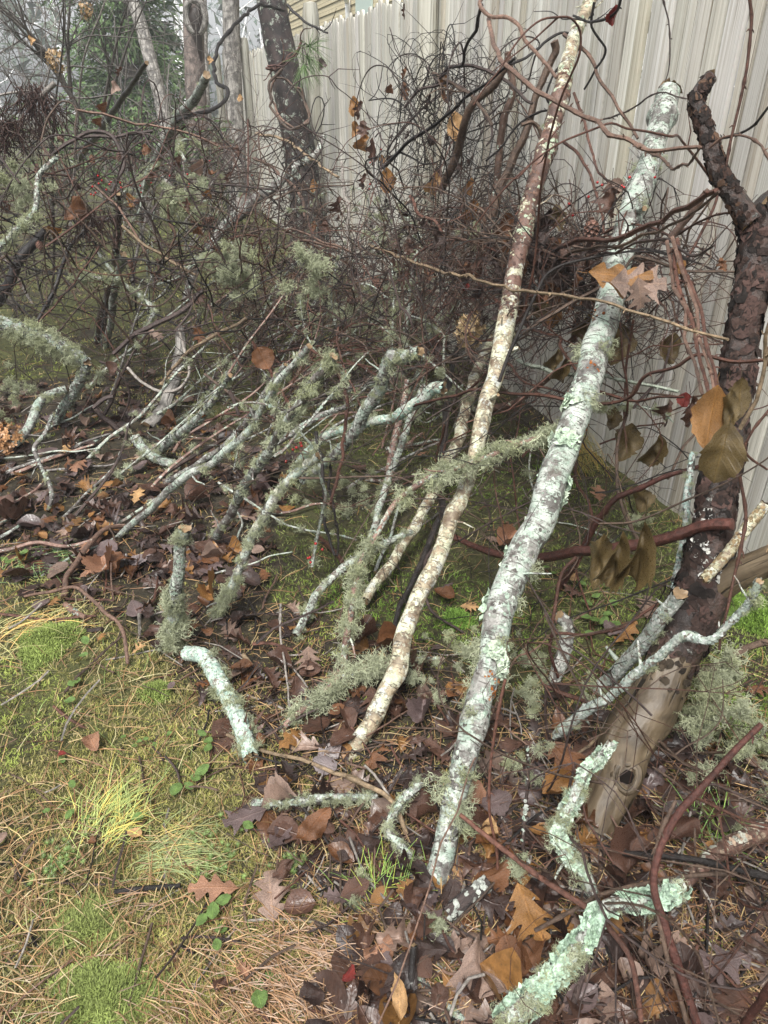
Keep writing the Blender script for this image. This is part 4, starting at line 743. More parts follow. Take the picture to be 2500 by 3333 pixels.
vine('red twig with a pale broken tip left of the broken mint branch', 'C3 118,645@g.16 180,672 240,690 285,715@g.1', [8, 16, 14], 'r', name='red_twig', cat='twig')
vine('thin dark twig standing beside the stump stick', 'C3 128,675@g.18 130,780 137,880@g.02', 10, 'd', name='dark_twig', cat='twig')
# middle
vine('purple-brown cane slanting down through the middle of the pile', 'B1 1590,1060@f1.3 1650,1200; B2 -10,1230 60,1350 120,1500 200,1640; C2 120,10 210,75 290,145 350,225@g.1', [16, 18, 20, 16], 'r', k=9)
vine('dark red vine arching tall over the middle clearing', 'B2 365,605@f1.2 440,670 520,755 575,870 592,980 575,1150 550,1350 480,1600@f1.4', [10, 12, 10], 'r', k=8)
vine('red vine curving from the left tangle into the middle', 'B2 -20,560@f1.4 60,690 140,830 205,940 232,1060 190,1180@f1.5', 11, 'r')
vine('black twin stem standing in the middle, left one', 'B2 410,1140@f1.35 430,1290 436,1420; C2 262,-10 258,40 282,120 300,160@f1.4', 12, 'b')
vine('black twin stem standing in the middle, right one', 'B2 400,1250@f1.3 470,1370 480,1490; C2 290,0 305,60 305,165@f1.4', 10, 'b')
vine('thin red vine hanging straight down before the dark middle', 'B2 545,440@f1.0 535,600 600,780 640,900 700,1020@f1.0', 7, 'r')
vine('long level reddish vine above the middle clearing', 'B2 120,690@f1.3 320,680 500,685 700,705 900,715 1150,720@f.9', 6, 'r')
vine('reddish twig zigzagging under the mint rod top', 'B2 590,680@f1.0 680,720 770,770 850,800@f1.0', [9, 12, 10], 'r', lich=40)
vine('loop of dark vine circling the middle pine cone', 'B2 200,350@f1.1 330,330 470,350 560,420 640,460 800,440@f.9', 8, 'd')
vine('vine falling from the left along the dark bundle foot', 'A2 1000,1270@f.6 1060,1400 1150,1440 1230,1520 1400,1570 1590,1640@f.5', 11, 'r')
vine('thin black vine hanging near the flower head', 'A2 940,660@f.4 930,800 905,970 890,1130@f.4', 5, 'b')
vine('slanting thin red stem in front of the cream birch', 'B2 1230,1100@f.9 1190,1250 1160,1400 1090,1400@f.9', 7, 'r')
vine('dark twig hooking off the cream birch to the right', 'B2 1180,1390@f.9 1300,1290 1480,1100 1659,930@f.5', 5, 'd')
vine('tan twig with an elbow lying on the litter before the cream birch', 'Q5 980,220@g.03 1100,280 1330,342 1450,382 1560,430 1665,482; D2 330,35 480,112 530,170 556,235@g.02', [11, 13, 15, 16], 't', k=8, name='tan_twig', cat='twig')
vine('long thin red runner bowed across the moss at left', 'C1 345,1258@g.03 450,1340 600,1442 780,1532 1000,1602 1200,1642 1420,1655; Q5 1200,372@g.02', [9, 11, 10, 8], 'r', k=7, name='red_runner', cat='stem', wob=.002)
vine('crooked pinkish stick lying on the lawn edge at left', 'C1 800,78@g.04 660,130 560,230 500,330 432,430 415,550@g.02', [12, 20, 18, 20], 'p', k=9, name='pinkish_stick', cat='stick')
vine('short peeling pinkish stick just below the crooked one', 'C1 440,590@g.02 490,640 565,690@g.02', [20, 18], 'p', k=9, name='pinkish_stick', cat='stick', lich=30)
vine('thin brown twig bent like an elbow on the moss', 'C1 160,542@g.02 330,516 480,490 560,545 680,650 780,722 822,820 832,985@g.02', [10, 11, 13, 12], 'p', k=8, name='bent_twig', cat='twig')
vine('straight thin twig lying level left of the shaggy stick', 'C1 440,550@g.02 600,562 745,592@g.02', 9, 'r', name='thin_twig', cat='twig')
vine('long thin reddish twig lying level at the left edge', 'C1 -10,655@g.02 120,675 300,700 630,680@g.02', 10, 'r', name='thin_twig', cat='twig')
vine('dark twig slanting through the moss below the bent twig', 'C1 425,1175@g.02 540,1040 680,900 810,810@g.02', 9, 'n', name='dark_twig', cat='twig')
vine('crumbly dark stick end beside the moss cushion', 'C1 400,690@g.01 480,752 660,775@g.02', [14, 20, 16], 'd', k=8, name='dark_stick', cat='stick')
vine('short dark stick with a cut orange nick lying on the lawn', 'D1 428,460@g.01 540,448 672,434@g.015', [16, 17, 15], 'b', k=10, name='dark_stick', cat='stick', wob=.001)
vine('buried dark twig on the lawn left of the short dark stick', 'D1 220,428@g.005 300,432 402,430@g.005', 9, 'd', name='dark_twig', cat='twig')
vine('upright small twig with lichen between bent twig and shaggy stick', 'C1 910,650@g.08 905,760 898,850@g', 12, 'g', name='small_twig', cat='twig')
vine('dead twig lying through the brown leaves toward the shaggy stick', 'C1 900,660@g.02 985,600 1010,520 1025,410@g.03', 9, 'r', name='dead_twig', cat='twig')
vine('dark twig slanting over the pale oak leaf', 'C2 0,470@g.06 100,420 200,370 290,320@g.1', 9, 'd', name='dark_twig', cat='twig')
vine('red twig pointing in from the left under the big pale leaf', 'C2 -20,482@g.02 60,490 140,505@g.02', 13, 'r', name='red_twig', cat='twig')
vine('grey twig standing left of the big pale oak leaf', 'C2 90,330@g.1 86,430 100,550 125,640 135,740@g.02', 8, 'g', name='grey_twig', cat='twig')
vine('yellowish straw stalk lying upright on the moss near the mint branch', 'C1 1595,900@g.03 1640,990 1690,1110@g.01', 15, 't', name='straw_stalk', cat='stalk', buds=0)
# upper left
vine('big black vine arching from the pine trunk over to the left tangle', 'A2 190,70@y7.3 100,42 0,48; A1 1560,118 1450,250 1385,420 1410,540 1472,600 1400,700 1250,760 1150,790@y5', [9, 11, 12, 12], 'b', wob=.01)
vine('black forked pine twig in front of the house wall', 'A2 200,30@y7.2 250,80 320,140 400,185 465,210@y7.0', [9, 6], 'b', fork=3)
vine('inner loop of the vine coil hanging on the pine trunk', 'A2 150,470@y7.05 100,560 120,680 180,790 260,830 340,760 335,680 280,590 190,520@y7.0', 8, 'p', wob=.01)
vine('outer loop of the vine coil hanging on the pine trunk', 'A2 170,440@y7.0 90,540 95,650 150,770 240,838 330,800 350,730 300,620 230,540 120,500@y7.0', 9, 'n', wob=.01)
vine('tangled vine wound round the pine trunk above the coil', 'A2 70,470@y7.1 150,440 220,400 270,340 290,270 250,330 190,420 130,470@y7.0', 9, 'r', fork=6, wob=.02)
vine('orange-red dead strand on the wound vine of the pine trunk', 'A2 75,440@y7.0 130,430 180,420 215,390@y7.0', 7, 'o' if 'o' in VC else 's', wob=.008)
vine('long pale vine curving over the gnarled branch by the pine', 'A2 -10,862@f.8 120,885 230,930 330,1010 430,1080 540,1150@f.6', [9, 8], 't')
vine('paired reddish vine below the pale one near the pine', 'A2 -10,1030@f.8 100,1080 160,1140 250,1210 300,1300 320,1430@f.7', 11, 'p')
vine('grey twig hanging upright right of the pine foot', 'A2 560,1060@f.6 568,1200 600,1350 590,1500 610,1640@f.8', [9, 11, 9], 'g')
vine('ring of reddish vine at the foot of the gnarled branch', 'A2 520,1620@y3.9 300,1560 190,1600 200,1500 260,1490 420,1560 620,1640@y3.7', 9, 'p')
vine('thick purple vine arching down at the centre of the left tangle', 'A1 330,1010@y4 480,900 620,850 720,880 780,980 795,1090 760,1180 735,1250@y3.9', [9, 12, 12, 10], 'd', k=8)
vine('looped thin vine rising left of the black pole', 'A1 480,1030@y3.9 485,720 400,660 320,740 275,850 280,950 345,1030@y3.9', [5, 6, 6], 'n')
vine('long straight reddish vine across the left tangle', 'A1 480,710@y4.1 640,740 820,780 1000,815 1180,850 1420,940@y4.4', 9, 'p')
vine('brown vine sweeping level under the black pole', 'A1 330,1010@y4 420,930 560,890 760,880 1000,850@y4.2', [12, 9], 'd')
vine('grey twig crossing the far left tangle', 'A1 -10,620@y4.6 200,600 300,620 380,660@y4.4', 8, 'g')
vine('thick pale bent stick above the root clump', 'A1 350,545@y4.2 300,600 255,640@y4.2', [16, 18], 'g', k=8)
vine('red vine slanting right through the berries of the left tangle', 'A1 620,1210@y3.8 720,1290 800,1390 880,1520 940,1640@y3.7', 9, 'p')
vine('reddish vine falling through the left tangle to the moss gap', 'A1 1085,1330@y3.8 1100,1450 1130,1520; B1 1090,-10 1180,80 1250,110@y3.8', 9, 'p')
vine('long diagonal pale stick in front of the moss gap', 'A1 790,1460@y3.6 900,1560 1040,1650; B1 1050,10 1170,80 1260,120@y3.6', [9, 11, 9], 't', k=8)
vine('long bowed vine running down to the centre from the right', 'B1 1050,840@y3.2 1110,740 1250,600 1400,510 1600,405@y3.2', [10, 12, 12], 't', k=8)
vine('pale looped vine hanging in the left clearing', 'B1 830,725@y3.25 930,830 1050,885 1170,850 1230,760 1190,600 1160,470@y3.3', [9, 11, 9], 'g', k=8)
vine('second loop beside the pale one in the left clearing', 'B1 1035,830@y3.25 1080,790 1150,762 1230,758@y3.25', 8, 't')
vine('thin dark vine arching through the clearing on the left', 'B1 640,680@y3.2 760,740 830,850 840,950 790,1060@y3.2', 8, 'd')
vine('straight red stem slanting up over the far moss at left', 'B1 220,470@y3.4 400,260 520,110 610,-10; A1 640,1600@y3.5', 7, 'r', wob=.003)
vine('dark slanting stick in brown leaves at left', 'B1 600,985@y3.05 680,920 740,905@y3.1', [14, 16], 'd', k=8, name='dark_stick', cat='stick')
vine('long dark board-like stick under the dark slanting one', 'B1 610,1000@y3.1 720,1080 800,1160@g.03', [18, 20], 'd', k=8, name='dark_stick', cat='stick')
vine('long dark vine crossing the clearing to the crooked mint branch', 'B1 740,640@y3.3 850,540 1000,440 1180,360 1330,230@y3.4', [14, 18, 14], 'd', k=8)
vine('thin reddish stem arching low over the leaves to the right', 'B1 1290,1075@y2.9 1480,1030 1650,1015; B2 120,1050 230,1140@y2.7', 8, 'r')
vine('purplish upright vine in the middle left', 'B1 1490,870@f1.6 1530,960 1545,1040@f1.6', 14, 'd', k=8)

# ---------------------------------------------------------------- bare shrubs behind the pile
def shrub(label, x, y, n, h, spread, seed, C='g', traced=(), thick=.011):
    rg = np.random.default_rng(seed); root = place('bare_shrub', None, (x, y, 0), label=label, cat='shrub', group='leafless shrubs behind the brush pile')
    def stem(P, r):
        mb = MB(); P, _ = catmull(P, .06); N = len(P); rr = np.linspace(r, r * .3, N); c = np.array(VC[C]) * (.35 + .5 * rg.random()); tube(mb, P, rr, 6, c)
        def twig(P, rr, lev):
            for _ in range(9 if lev == 0 else 3):
                i = rg.integers(len(P) // 4, len(P)); T = P[min(i + 1, len(P) - 1)] - P[max(0, i - 1)]; T /= np.linalg.norm(T) + 1e-9; d = T + rg.normal(0, .6, 3); d[2] += .15; d /= np.linalg.norm(d); Q = [P[i]]; L = rg.uniform(.35, .9) * (.55 if lev else 1)
                for _ in range(5): d = d + rg.normal(0, .22, 3); d /= np.linalg.norm(d); Q.append(Q[-1] + d * L / 5)
                Q, _ = catmull(Q, .06); q = np.linspace(max(.0022, rr[i] * .5), .0016, len(Q)); tube(mb, Q, q, 4, c)
                if lev < 1: twig(Q, q, lev + 1)
        twig(P, rr, 0); mb.build('stem', M['vine'], root, tuple(P[0]))
    for t in traced: stem(path(t), thick * 1.4)
    for _ in range(n):
        a = rg.random() * 6.283; b = np.array([x + .12 * math.cos(a), y + .12 * math.sin(a), -.03]); d = np.array([math.cos(a) * spread, math.sin(a) * spread, 1]) + rg.normal(0, .15, 3); P = [b]
        for _ in range(7): d = d + rg.normal(0, .12, 3); d /= np.linalg.norm(d); P.append(P[-1] + d * h / 7 * rg.uniform(.8, 1.2))
        stem(P, thick * rg.uniform(.7, 1.4))
shrub('leafless many-stemmed shrub filling the top left corner', -2.75, 5.6, 9, 2.5, .5, 1, traced=('A1 560,800@y5.6 470,630 300,340 150,170 -20,30@y5.2', 'A1 500,700@y5.5 420,560 270,350 80,130 -20,60@y5.3', 'A1 460,620@y5.5 440,300 455,-20@y5.4', 'A1 480,660@y5.5 350,420 200,250 110,-20@y5.3'))
shrub('leafless shrub with two long straight stems below the evergreens', -2.1, 6.3, 6, 2.2, .4, 2, traced=('A1 675,660@y6.2 720,450 770,220 845,-20@y6', 'A1 660,800@y6.2 790,400 880,160 960,-20@y6'))
shrub('leafless grey shrub at the far left edge', -4.2, 6.2, 8, 2.3, .6, 3)
shrub('leafless shrub behind the lichened branch, before the knot-hole trunk', -2.3, 8.2, 7, 1.9, .5, 4)
shrub('small leafless shrub along the foot of the far fence', -2.0, 9.6, 6, 1.3, .5, 5)

# ---------------------------------------------------------------- the tangle that nobody could count, and the single vines on its face
A0 = 2.02                                                # where along the fence the pile's near corner stands
ZB = dict(left=((-3.0, -.35), (3.4, 5.4), (.25, 1.2)), low_left=((-3.0, -.2), (3.2, 4.6), (.05, .7)), centre=((A0 + .9, A0 + 3.8), (.08, 1.4), (.1, .72)), mid=((A0 - .4, A0 + 1.9), (.45, 1.7), (.05, .6)), band=((A0 - .25, A0 + .9), (.1, .6), (.76, .98)), nest=((A0 + .1, A0 + 1.7), (.12, .75), (.7, 1.0)), bundle=((A0 + 1.35, A0 + 2.7), (.08, .4), (.75, 1.5)), corner=((.4, .95), (.55, 1.2), (.02, .2)), knot=((A0 - .15, A0 + .35), (.36, .62), (.84, 1.02)), span=((A0 - .3, A0 + 2.0), (.1, 1.1), (.03, 1.4)), front=((A0 - 1.5, A0 - .1), (.25, 1.2), (.02, .4)))
def zone_point(z, rg):
    q = np.array([rg.uniform(lo, hi) for lo, hi in ZB[z]])
    return q if z in ('left', 'low_left', 'corner') else fpt(*q)
def pull(z, p):
    b = ZB[z]; q = p if z in ('left', 'low_left', 'corner') else np.array([(p - FO) @ FE, FD - p @ FN, p[2]]); o = np.array([max(0, lo - v) - max(0, v - hi) for v, (lo, hi) in zip(q, b)]) / .12
    o = np.clip(o, -2, 2); return o if z in ('left', 'low_left', 'corner') else FE * o[0] - FN * o[1] + np.array([0, 0, o[2]])
def wander(z, rg, L, step=.045, arch=.5):
    p = zone_point(z, rg); d = rg.normal(0, 1, 3) * (1, 1, .6)
    if z == 'bundle': d = d * .35 - FE * .6 + np.array([0, 0, .75])
    if z == 'span': p[2] = rg.uniform(.03, .9); d = d * .5 - FE * rg.uniform(-.3, .7) + FN * .25 + np.array([0, 0, .7])
    if z == 'knot': L *= .5
    if z == 'left': d[2] = abs(d[2]) * 1.2
    if z in ('centre', 'mid') and rg.random() < .5: d = d * .5 + np.array([.7, .25, .5])
    d /= np.linalg.norm(d); loop = rg.random() < .14; w = rg.normal(0, .16, 3); P = [p]; c = p.copy()
    for _ in range(int(L / step)):
        w = w * .86 + rg.normal(0, .085, 3) if loop else (rg.normal(0, .30, 3) if rg.random() < .28 else rg.normal(0, .035, 3)); d = d + w + pull(z, P[-1]) * .3 + (c - P[-1]) * .1; d[2] -= .006; d /= np.linalg.norm(d); q = P[-1] + d * step
        s = FD - q @ FN
        if s < .05: q = q + FN * (s - .05); d -= FN * max(0, d @ FN)
        if q[2] < .02: q[2] = .02; d[2] = abs(d[2]) * .3
        P.append(q)
    return np.array(P)
def tangle(z, n, seed, cols, rr=(.0012, .0035), L=(.4, 1.4)):
    rg = np.random.default_rng(seed); mb = MB()
    for _ in range(n):
        P = wander(z, rg, rg.uniform(*L)); r = rg.uniform(*rr); c = np.array(VC[cols[rg.integers(len(cols))]]) * rg.uniform(.55, 1.3); tube(mb, P, np.linspace(r, r * .35, len(P)), 5, c, rough=.06, seed=1)
        for _ in range(4):
            i = rg.integers(1, len(P) - 1); T = P[i + 1] - P[i - 1]; T /= np.linalg.norm(T) + 1e-9; d = T + rg.normal(0, .6, 3); d /= np.linalg.norm(d); l = rg.uniform(.05, .22); a = P[i] + d * l * .4; d2 = d + rg.normal(0, .35, 3); tube(mb, [P[i], a, a + d2 * l * .3, a + d2 * l * .6 + rg.normal(0, .01, 3)], [r * .55, r * .45, r * .35, r * .2], 4, c)
    return mb
for z, n, sd, cols, lb, rr in (('low_left', 110, 9, 'dnbdrn', 'dark matted stems low under the left of the brush pile', (.002, .0055)), ('left', 330, 1, 'rddnbdnb', 'tangle of thin dark vines across the left of the brush pile', (.002, .0065)), ('centre', 200, 2, 'rddnbn', 'tangle of thin dark twigs in the middle of the brush pile', (.0014, .005)), ('mid', 170, 3, 'rdndb', 'loose fine twigs low in the middle of the pile', (.001, .0028)), ('knot', 80, 12, 'ddbn', 'knot of black vines wrapped round the upper mint birch', (.0014, .004)), ('nest', 170, 8, 'rddnb', 'nest of red and black twigs piled against the fence at right', (.0012, .0035)), ('band', 50, 4, 'rrnd', 'level mat of thin red vines at the right against the fence', (.0012, .0035)), ('bundle', 110, 5, 'bbbd', 'arching mass of thin black vines on the fence', (.0012, .003)), ('front', 46, 11, 'rndb', 'dark twigs strewn between the mint birch and the dead tree', (.0012, .004)), ('corner', 22, 6, 'rnd', 'loose red and brown twigs in the bottom right corner', (.0012, .003))):
    tangle(z, n, sd, cols, rr).build('vine_tangle', M['vine'], kind='stuff', label=lb)
ZL = dict(span='dark mid-thick stem reaching up through the pile toward the fence top', left='reddish vine winding across the face of the left-hand tangle', centre='thin vine crossing the middle of the pile below the gnarled branch', mid='thin twig crossing low over the leaves in the middle of the pile', band='vine wound into the level red band at the right before the fence', bundle='black vine arching with the dark bundle on the fence')
for z, n, sd, cols in (('span', 62, 26, 'rdnrdb'), ('left', 56, 21, 'rdnd'), ('centre', 30, 22, 'rrnp'), ('mid', 14, 23, 'rrn'), ('band', 12, 24, 'rrn'), ('bundle', 16, 25, 'bbd')):
    rg = np.random.default_rng(sd)
    for _ in range(n):
        P = wander(z, rg, rg.uniform(.7, 1.6)); r = rg.uniform(.0028, .006); c = np.array(VC[cols[rg.integers(len(cols))]]) * rg.uniform(.7, 1.3); mb = MB(); tube(mb, catmull(P, .02)[0], np.linspace(r, r * .4, len(catmull(P, .02)[0])), 6, c, rough=.09, seed=2)
        for _ in range(4):
            i = rg.integers(1, len(P) - 1); T = P[i + 1] - P[i - 1]; T /= np.linalg.norm(T) + 1e-9; d = T + rg.normal(0, .7, 3); d /= np.linalg.norm(d); l = rg.uniform(.03, .16); a = P[i] + d * l * .5; tube(mb, [P[i], a, a + (d + rg.normal(0, .4, 3)) * l * .5], [r * .5, r * .4, r * .2], 4, c)
        mb.build('vine', M['vine'], None, tuple(P[0]), label=ZL[z], cat='vine', group='vines of the %s tangle' % {'left': 'left', 'centre': 'middle', 'mid': 'low middle', 'band': 'right-hand', 'bundle': 'black', 'span': 'tall middle'}[z])

# dead sticks leaning in the heap, and lying before it
for mat, n, lb, cl in (('lichen_twig', 30, 'pale lichened stick leaning in the middle of the brush pile', 1), ('grey_bark', 26, 'grey stick leaning in the middle of the brush pile', 0), ('pink_bark', 20, 'reddish stick leaning in the middle of the brush pile', 0), ('dark_bark', 22, 'dark wet stick leaning in the middle of the brush pile', 0)):
    rg = np.random.default_rng(n * 3)
    for _ in range(n):
        b = fpt(A0 + rg.uniform(.6, 3.6), rg.uniform(.35, 2.3), 0); b[2] = gz(b[0], b[1]); d = np.array([.75, .3, .62]) + rg.normal(0, .3, 3); d[2] = max(.15, d[2]); d /= np.linalg.norm(d); L = rg.uniform(.4, 1.05); P = [b]
        for _ in range(6): d = d + rg.normal(0, .1, 3); d /= np.linalg.norm(d); P.append(P[-1] + d * L / 6)
        P, _ = catmull(P, .015); s_ = np.array([FD - q @ FN for q in P]); P = P[:max(6, int((s_ > .06).sum()))]; r = np.linspace(1, .4, len(P)) * rg.uniform(.0035, .010); mb = MB(); tube(mb, P, r, 9, None, 0, 1, .1, seed=int(rg.integers(99)))
        for _ in range(rg.integers(1, 4)):
            i = rg.integers(len(P) // 4, len(P) - 2); e = d + rg.normal(0, .7, 3); e /= np.linalg.norm(e); tube(mb, catmull([P[i], P[i] + e * .06, P[i] + e * .13 + rg.normal(0, .015, 3), P[i] + e * .2 + rg.normal(0, .03, 3)], .02)[0], np.linspace(r[i] * .5, .0015, len(catmull([P[i], P[i] + e * .06, P[i] + e * .13, P[i] + e * .2], .02)[0])) if False else r[i] * .35, 5)
        o = mb.build('leaning_stick', [M[mat], M['cut_wood']], None, tuple(P[0]), label=lb, cat='stick', group=lb.split(' stick')[0] + ' sticks in the middle'); 
        if cl: flakes(o, P, r, 160, (.002, .006), seed=int(rg.integers(999)))
        tufts(o, P, r, (9 if cl else 3), (.015, .035), seed=int(rg.integers(999)))
for i in range(26):
    rg = np.random.default_rng(900 + i); x, y = rg.uniform(-2.1, .1), rg.uniform(1.9, 3.3); az = rg.normal(.6, .6); d = np.array([math.cos(az), math.sin(az), 0]); L = rg.uniform(.2, .6); P = np.array([[x, y, 0] + d * L * t + rg.normal(0, .01, 3) for t in np.linspace(0, 1, 6)]); r = rg.uniform(.004, .010); P[:, 2] = gz(P[:, 0], P[:, 1]) + r + np.linspace(0, rg.uniform(0, .08), 6)
    P, _ = catmull(P, .02); mb = MB(); tube(mb, P, np.linspace(r, r * .6, len(P)), 8, None, 0, 1, .1, seed=i); o = mb.build('fallen_stick', [M[('grey_bark', 'pink_bark', 'birch_mint', 'lichen_twig')[i % 4]], M['cut_wood']], None, tuple(P[0]), label='%s stick lying on the leaf litter before the left-hand tangle' % ('grey', 'reddish', 'whitish', 'pale lichened')[i % 4], cat='stick', group='%s sticks on the left litter' % ('grey', 'reddish', 'whitish', 'lichened')[i % 4])

for z, n, lb in (('centre', 26, 'thin twig furred with pale lichen in the middle of the pile, toward the fence'), ('mid', 16, 'thin twig furred with pale lichen low in the middle of the pile'), ('left', 14, 'lichen-furred twig in the left-hand tangle')):
    rg = np.random.default_rng(n + 400)
    for _ in range(n):
        P = catmull(wander(z, rg, rg.uniform(.35, .8)), .015)[0]; r = np.linspace(1, .5, len(P)) * rg.uniform(.003, .0065); mb = MB(); tube(mb, P, r, 8, None, 0, None, .1, seed=int(rg.integers(99)))
        o = mb.build('lichen_twig', M['lichen_twig'], None, tuple(P[0]), label=lb, cat='twig', group='lichen-furred twigs, ' + z); flakes(o, P, r, 110, (.002, .006), seed=int(rg.integers(999))); tufts(o, P, r, rg.integers(6, 15), (.014, .034), seed=int(rg.integers(999)))
# ---------------------------------------------------------------- leaves
def leaf_rows(kind, nr):
    t = np.linspace(0, 1, nr)
    if kind == 'redoak':
        e = .36 * np.sin(np.pi * np.clip(t, 0, 1) ** .85) ** .7; ph = (t * 3.6 + .1) % 1; lob = np.where(ph < .55, ph / .55, (1 - ph) / .45); w = e * (.36 + .80 * lob ** 1.1); sw = .55
    elif kind == 'whiteoak':
        e = .31 * np.sin(np.pi * t ** 1.05) ** .65; lob = .5 + .5 * np.sin(2 * np.pi * (t * 3.5 - .2)); w = e * (.35 + .7 * lob); sw = .3
    elif kind == 'oval': w = .30 * np.sin(np.pi * t ** .9) ** .75 * (1 + .05 * np.sin(t * 90)); sw = .2
    elif kind == 'round': w = .42 * np.sin(np.pi * t ** .85) ** .6; sw = .1
    elif kind == 'willow': w = .15 * np.sin(np.pi * t ** .9) ** .8; sw = .2
    elif kind == 'heart': w = .34 * (np.sin(np.pi * t ** .62) ** .8) * (1 + .05 * np.sin(t * 60)); sw = .1
    elif kind == 'shrivel': w = .20 * np.sin(np.pi * t ** .9) ** .8 * (1 + .35 * np.sin(t * 21)); sw = .2
    w[0] = w[-1] = .004
    return t, w, sw
def leaf_geo(kind, seed, curl=.25, fold=.2, nr=28, nc=9, bend=.25, crumple=.02):
    rg = np.random.default_rng(seed); t, w, sw = leaf_rows(kind, nr); u = np.linspace(-1, 1, nc); asym = 1 + .12 * rg.normal(); wb = 1 + .06 * rg.normal(0, 1, nr)
    X = np.where(u[None] > 0, u[None] * asym, u[None]) * (w * wb)[:, None]; Y = t[:, None] + np.abs(X) * sw; Y = Y / Y.max()
    f1, f2, p1, p2 = rg.uniform(5, 9, 2).tolist() + rg.uniform(0, 6, 2).tolist()
    Z = fold * np.abs(X) + curl * X ** 2 * 3 * rg.choice([-1, 1]) + bend * (Y - .45) ** 2 * rg.choice([1, -1, 1]) + crumple * (np.sin(f1 * X * 3 + p1 + 4 * Y) * np.sin(f2 * Y + p2)) + sum(crumple * .45 * np.sin(a_[0] * X + a_[1] * Y + a_[2]) * np.sin(a_[1] * X * .7 - a_[0] * Y * .8 + a_[3]) for a_ in rg.uniform(-13, 13, (4, 4)))
    tw = rg.normal(0, .5) * curl * 2; a = tw * (Y - .3); X, Z = X * np.cos(a) - Z * np.sin(a), X * np.sin(a) + Z * np.cos(a)
    V = np.stack([X, Y, Z], -1).reshape(-1, 3); U = np.stack([np.broadcast_to(.5 + u[None] * .5 * (w / w.max())[:, None], X.shape), np.broadcast_to(t[:, None], X.shape)], -1).reshape(-1, 2)
    return V, grid_faces(nr, nc), U
LC = dict(rus=(.155, .068, .03), org=(.27, .135, .045), brn=(.10, .052, .036), drk=(.048, .029, .024), plm=(.13, .092, .088), pal=(.27, .185, .145), tan=(.46, .28, .13), olv=(.125, .088, .036), gry=(.24, .20, .20), yel=(.40, .38, .07), pnk=(.29, .15, .09), grn=(.13, .215, .055), red=(.17, .02, .015))
_lm = {}
def leaf_mesh(kind, col, var, style='lit'):
    k = (kind, col, var, style)
    if k not in _lm:
        ar = dict(lit=(.5, .22, .35, .025), flat=(.15, .08, .12, .014), hang=(1.7, .9, .4, .075), curl=(1.6, .5, .7, .06))[style]; V, Q, U = leaf_geo(kind, var * 7 + hash(kind) % 5 if False else var * 7 + len(kind), ar[0], ar[1], 34 if kind == 'redoak' else 22, 9, ar[2], ar[3])
        mb = MB(); rg = np.random.default_rng(var); c = np.array(LC[col]); Cv = c * (1 + .22 * np.sin(V[:, :1] * 9 + var) * np.sin(V[:, 1:2] * 7 + 2 * var))
        if col in ('olv', 'tan', 'pal'): Cv = Cv * (1 + .4 * np.clip(rg.normal(0, 1, (len(V), 1)) * .3, -.4, .4))
        mb.add(V, Q, None, U, np.clip(Cv, .01, 1))
        tube(mb, [(.03, -.42, .05), (.02, -.25, .0), (.005, -.1, .012), (0, 0, 0)] if style == 'hang' else [(0, -.16, .02), (.005, -.08, .005), (0, 0, 0)], .008, 4, c * .6, m=0); _lm[k] = mb.mesh('leaf', M['green_leaf'] if col in ('grn', 'yel') else M['leaf'])
    return _lm[k]
def put_leaf(name, label, B, T, N, kind, col, var, style='lit', group=None, cat='leaf', parent=None, wide=1):
    y = Vector(T) - Vector(B); L = y.length; y.normalize(); n = Vector(N); x = y.cross(n)
    if x.length < 1e-4: x = y.cross(Vector((1, .2, .3)))
    x.normalize(); z = x.cross(y); mw = Matrix(((x.x * L * wide, y.x * L, z.x * L, B[0]), (x.y * L * wide, y.y * L, z.y * L, B[1]), (x.z * L * wide, y.z * L, z.z * L, B[2]), (0, 0, 0, 1)))
    return place(name, leaf_mesh(kind, col, var, style), B, parent, label, None if parent else cat, group, mw=mw)
def gleaf(label, tile, b, t, kind='redoak', col='brn', style='lit', var=None, h=.022, tilt=(0, 0), wide=1, name=None):
    """a leaf lying on the litter: foot b and tip t as they lie on the ground"""
    NB[0] += 1; v = NB[0] % 5 if var is None else var; B = at(*tpx(tile, *b), 'g%g' % h); T = at(*tpx(tile, *t), 'g%g' % (h + .008))
    L_ = np.linalg.norm(T - B); mx = .125 if B[1] < 1.6 else .11
    if L_ > mx: B, T = (B + T) / 2 - (T - B) / L_ * mx / 2, (B + T) / 2 + (T - B) / L_ * mx / 2
    return put_leaf(name or ('oak_leaf' if 'oak' in kind else 'dead_leaf'), label, B, T, (tilt[0], tilt[1], 1), kind, col, v, style, 'fallen leaves', wide=wide)
def hleaf(label, tile, b, t, sp, kind='shrivel', col='olv', style='hang', var=None, name='withered_leaf', n=(-.3, -1, .1), wide=1, sp2=None):
    NB[0] += 1; v = NB[0] % 5 if var is None else var; B = at(*tpx(tile, *b), sp); T = at(*tpx(tile, *t), sp2 or 'y%.4f' % (B[1] - .004))
    return put_leaf(name, label, B, T, n, kind, col, v, style, 'withered leaves hanging on the vines', wide=wide)
gleaf('large pale mauve pointed oak leaf lying face down left of the cream birch foot', 'C2', (190, 430), (205, 645), 'redoak', 'pal', 'flat', 1, .03, wide=.85)
gleaf('pale mauve oak leaf touching the tip of the white stick at bottom centre', 'Q5', (1150, 545), (965, 620), 'redoak', 'plm', 'flat', 2)
gleaf('tan-pink torn oak leaf left of the short dark stick on the lawn', 'Q5', (1030, 880), (810, 880), 'whiteoak', 'pnk', 'flat', 3)
gleaf('large pinkish oak leaf with a dark slit right of the green seedlings', 'Q5', (1180, 1030), (1160, 800), 'redoak', 'pal', 'lit', 4, wide=1.05)
gleaf('dark wine-coloured round leaf, wet and shiny, at bottom centre', 'Q5', (1480, 780), (1460, 668), 'round', 'drk', 'lit', 1, .03, wide=1.15)
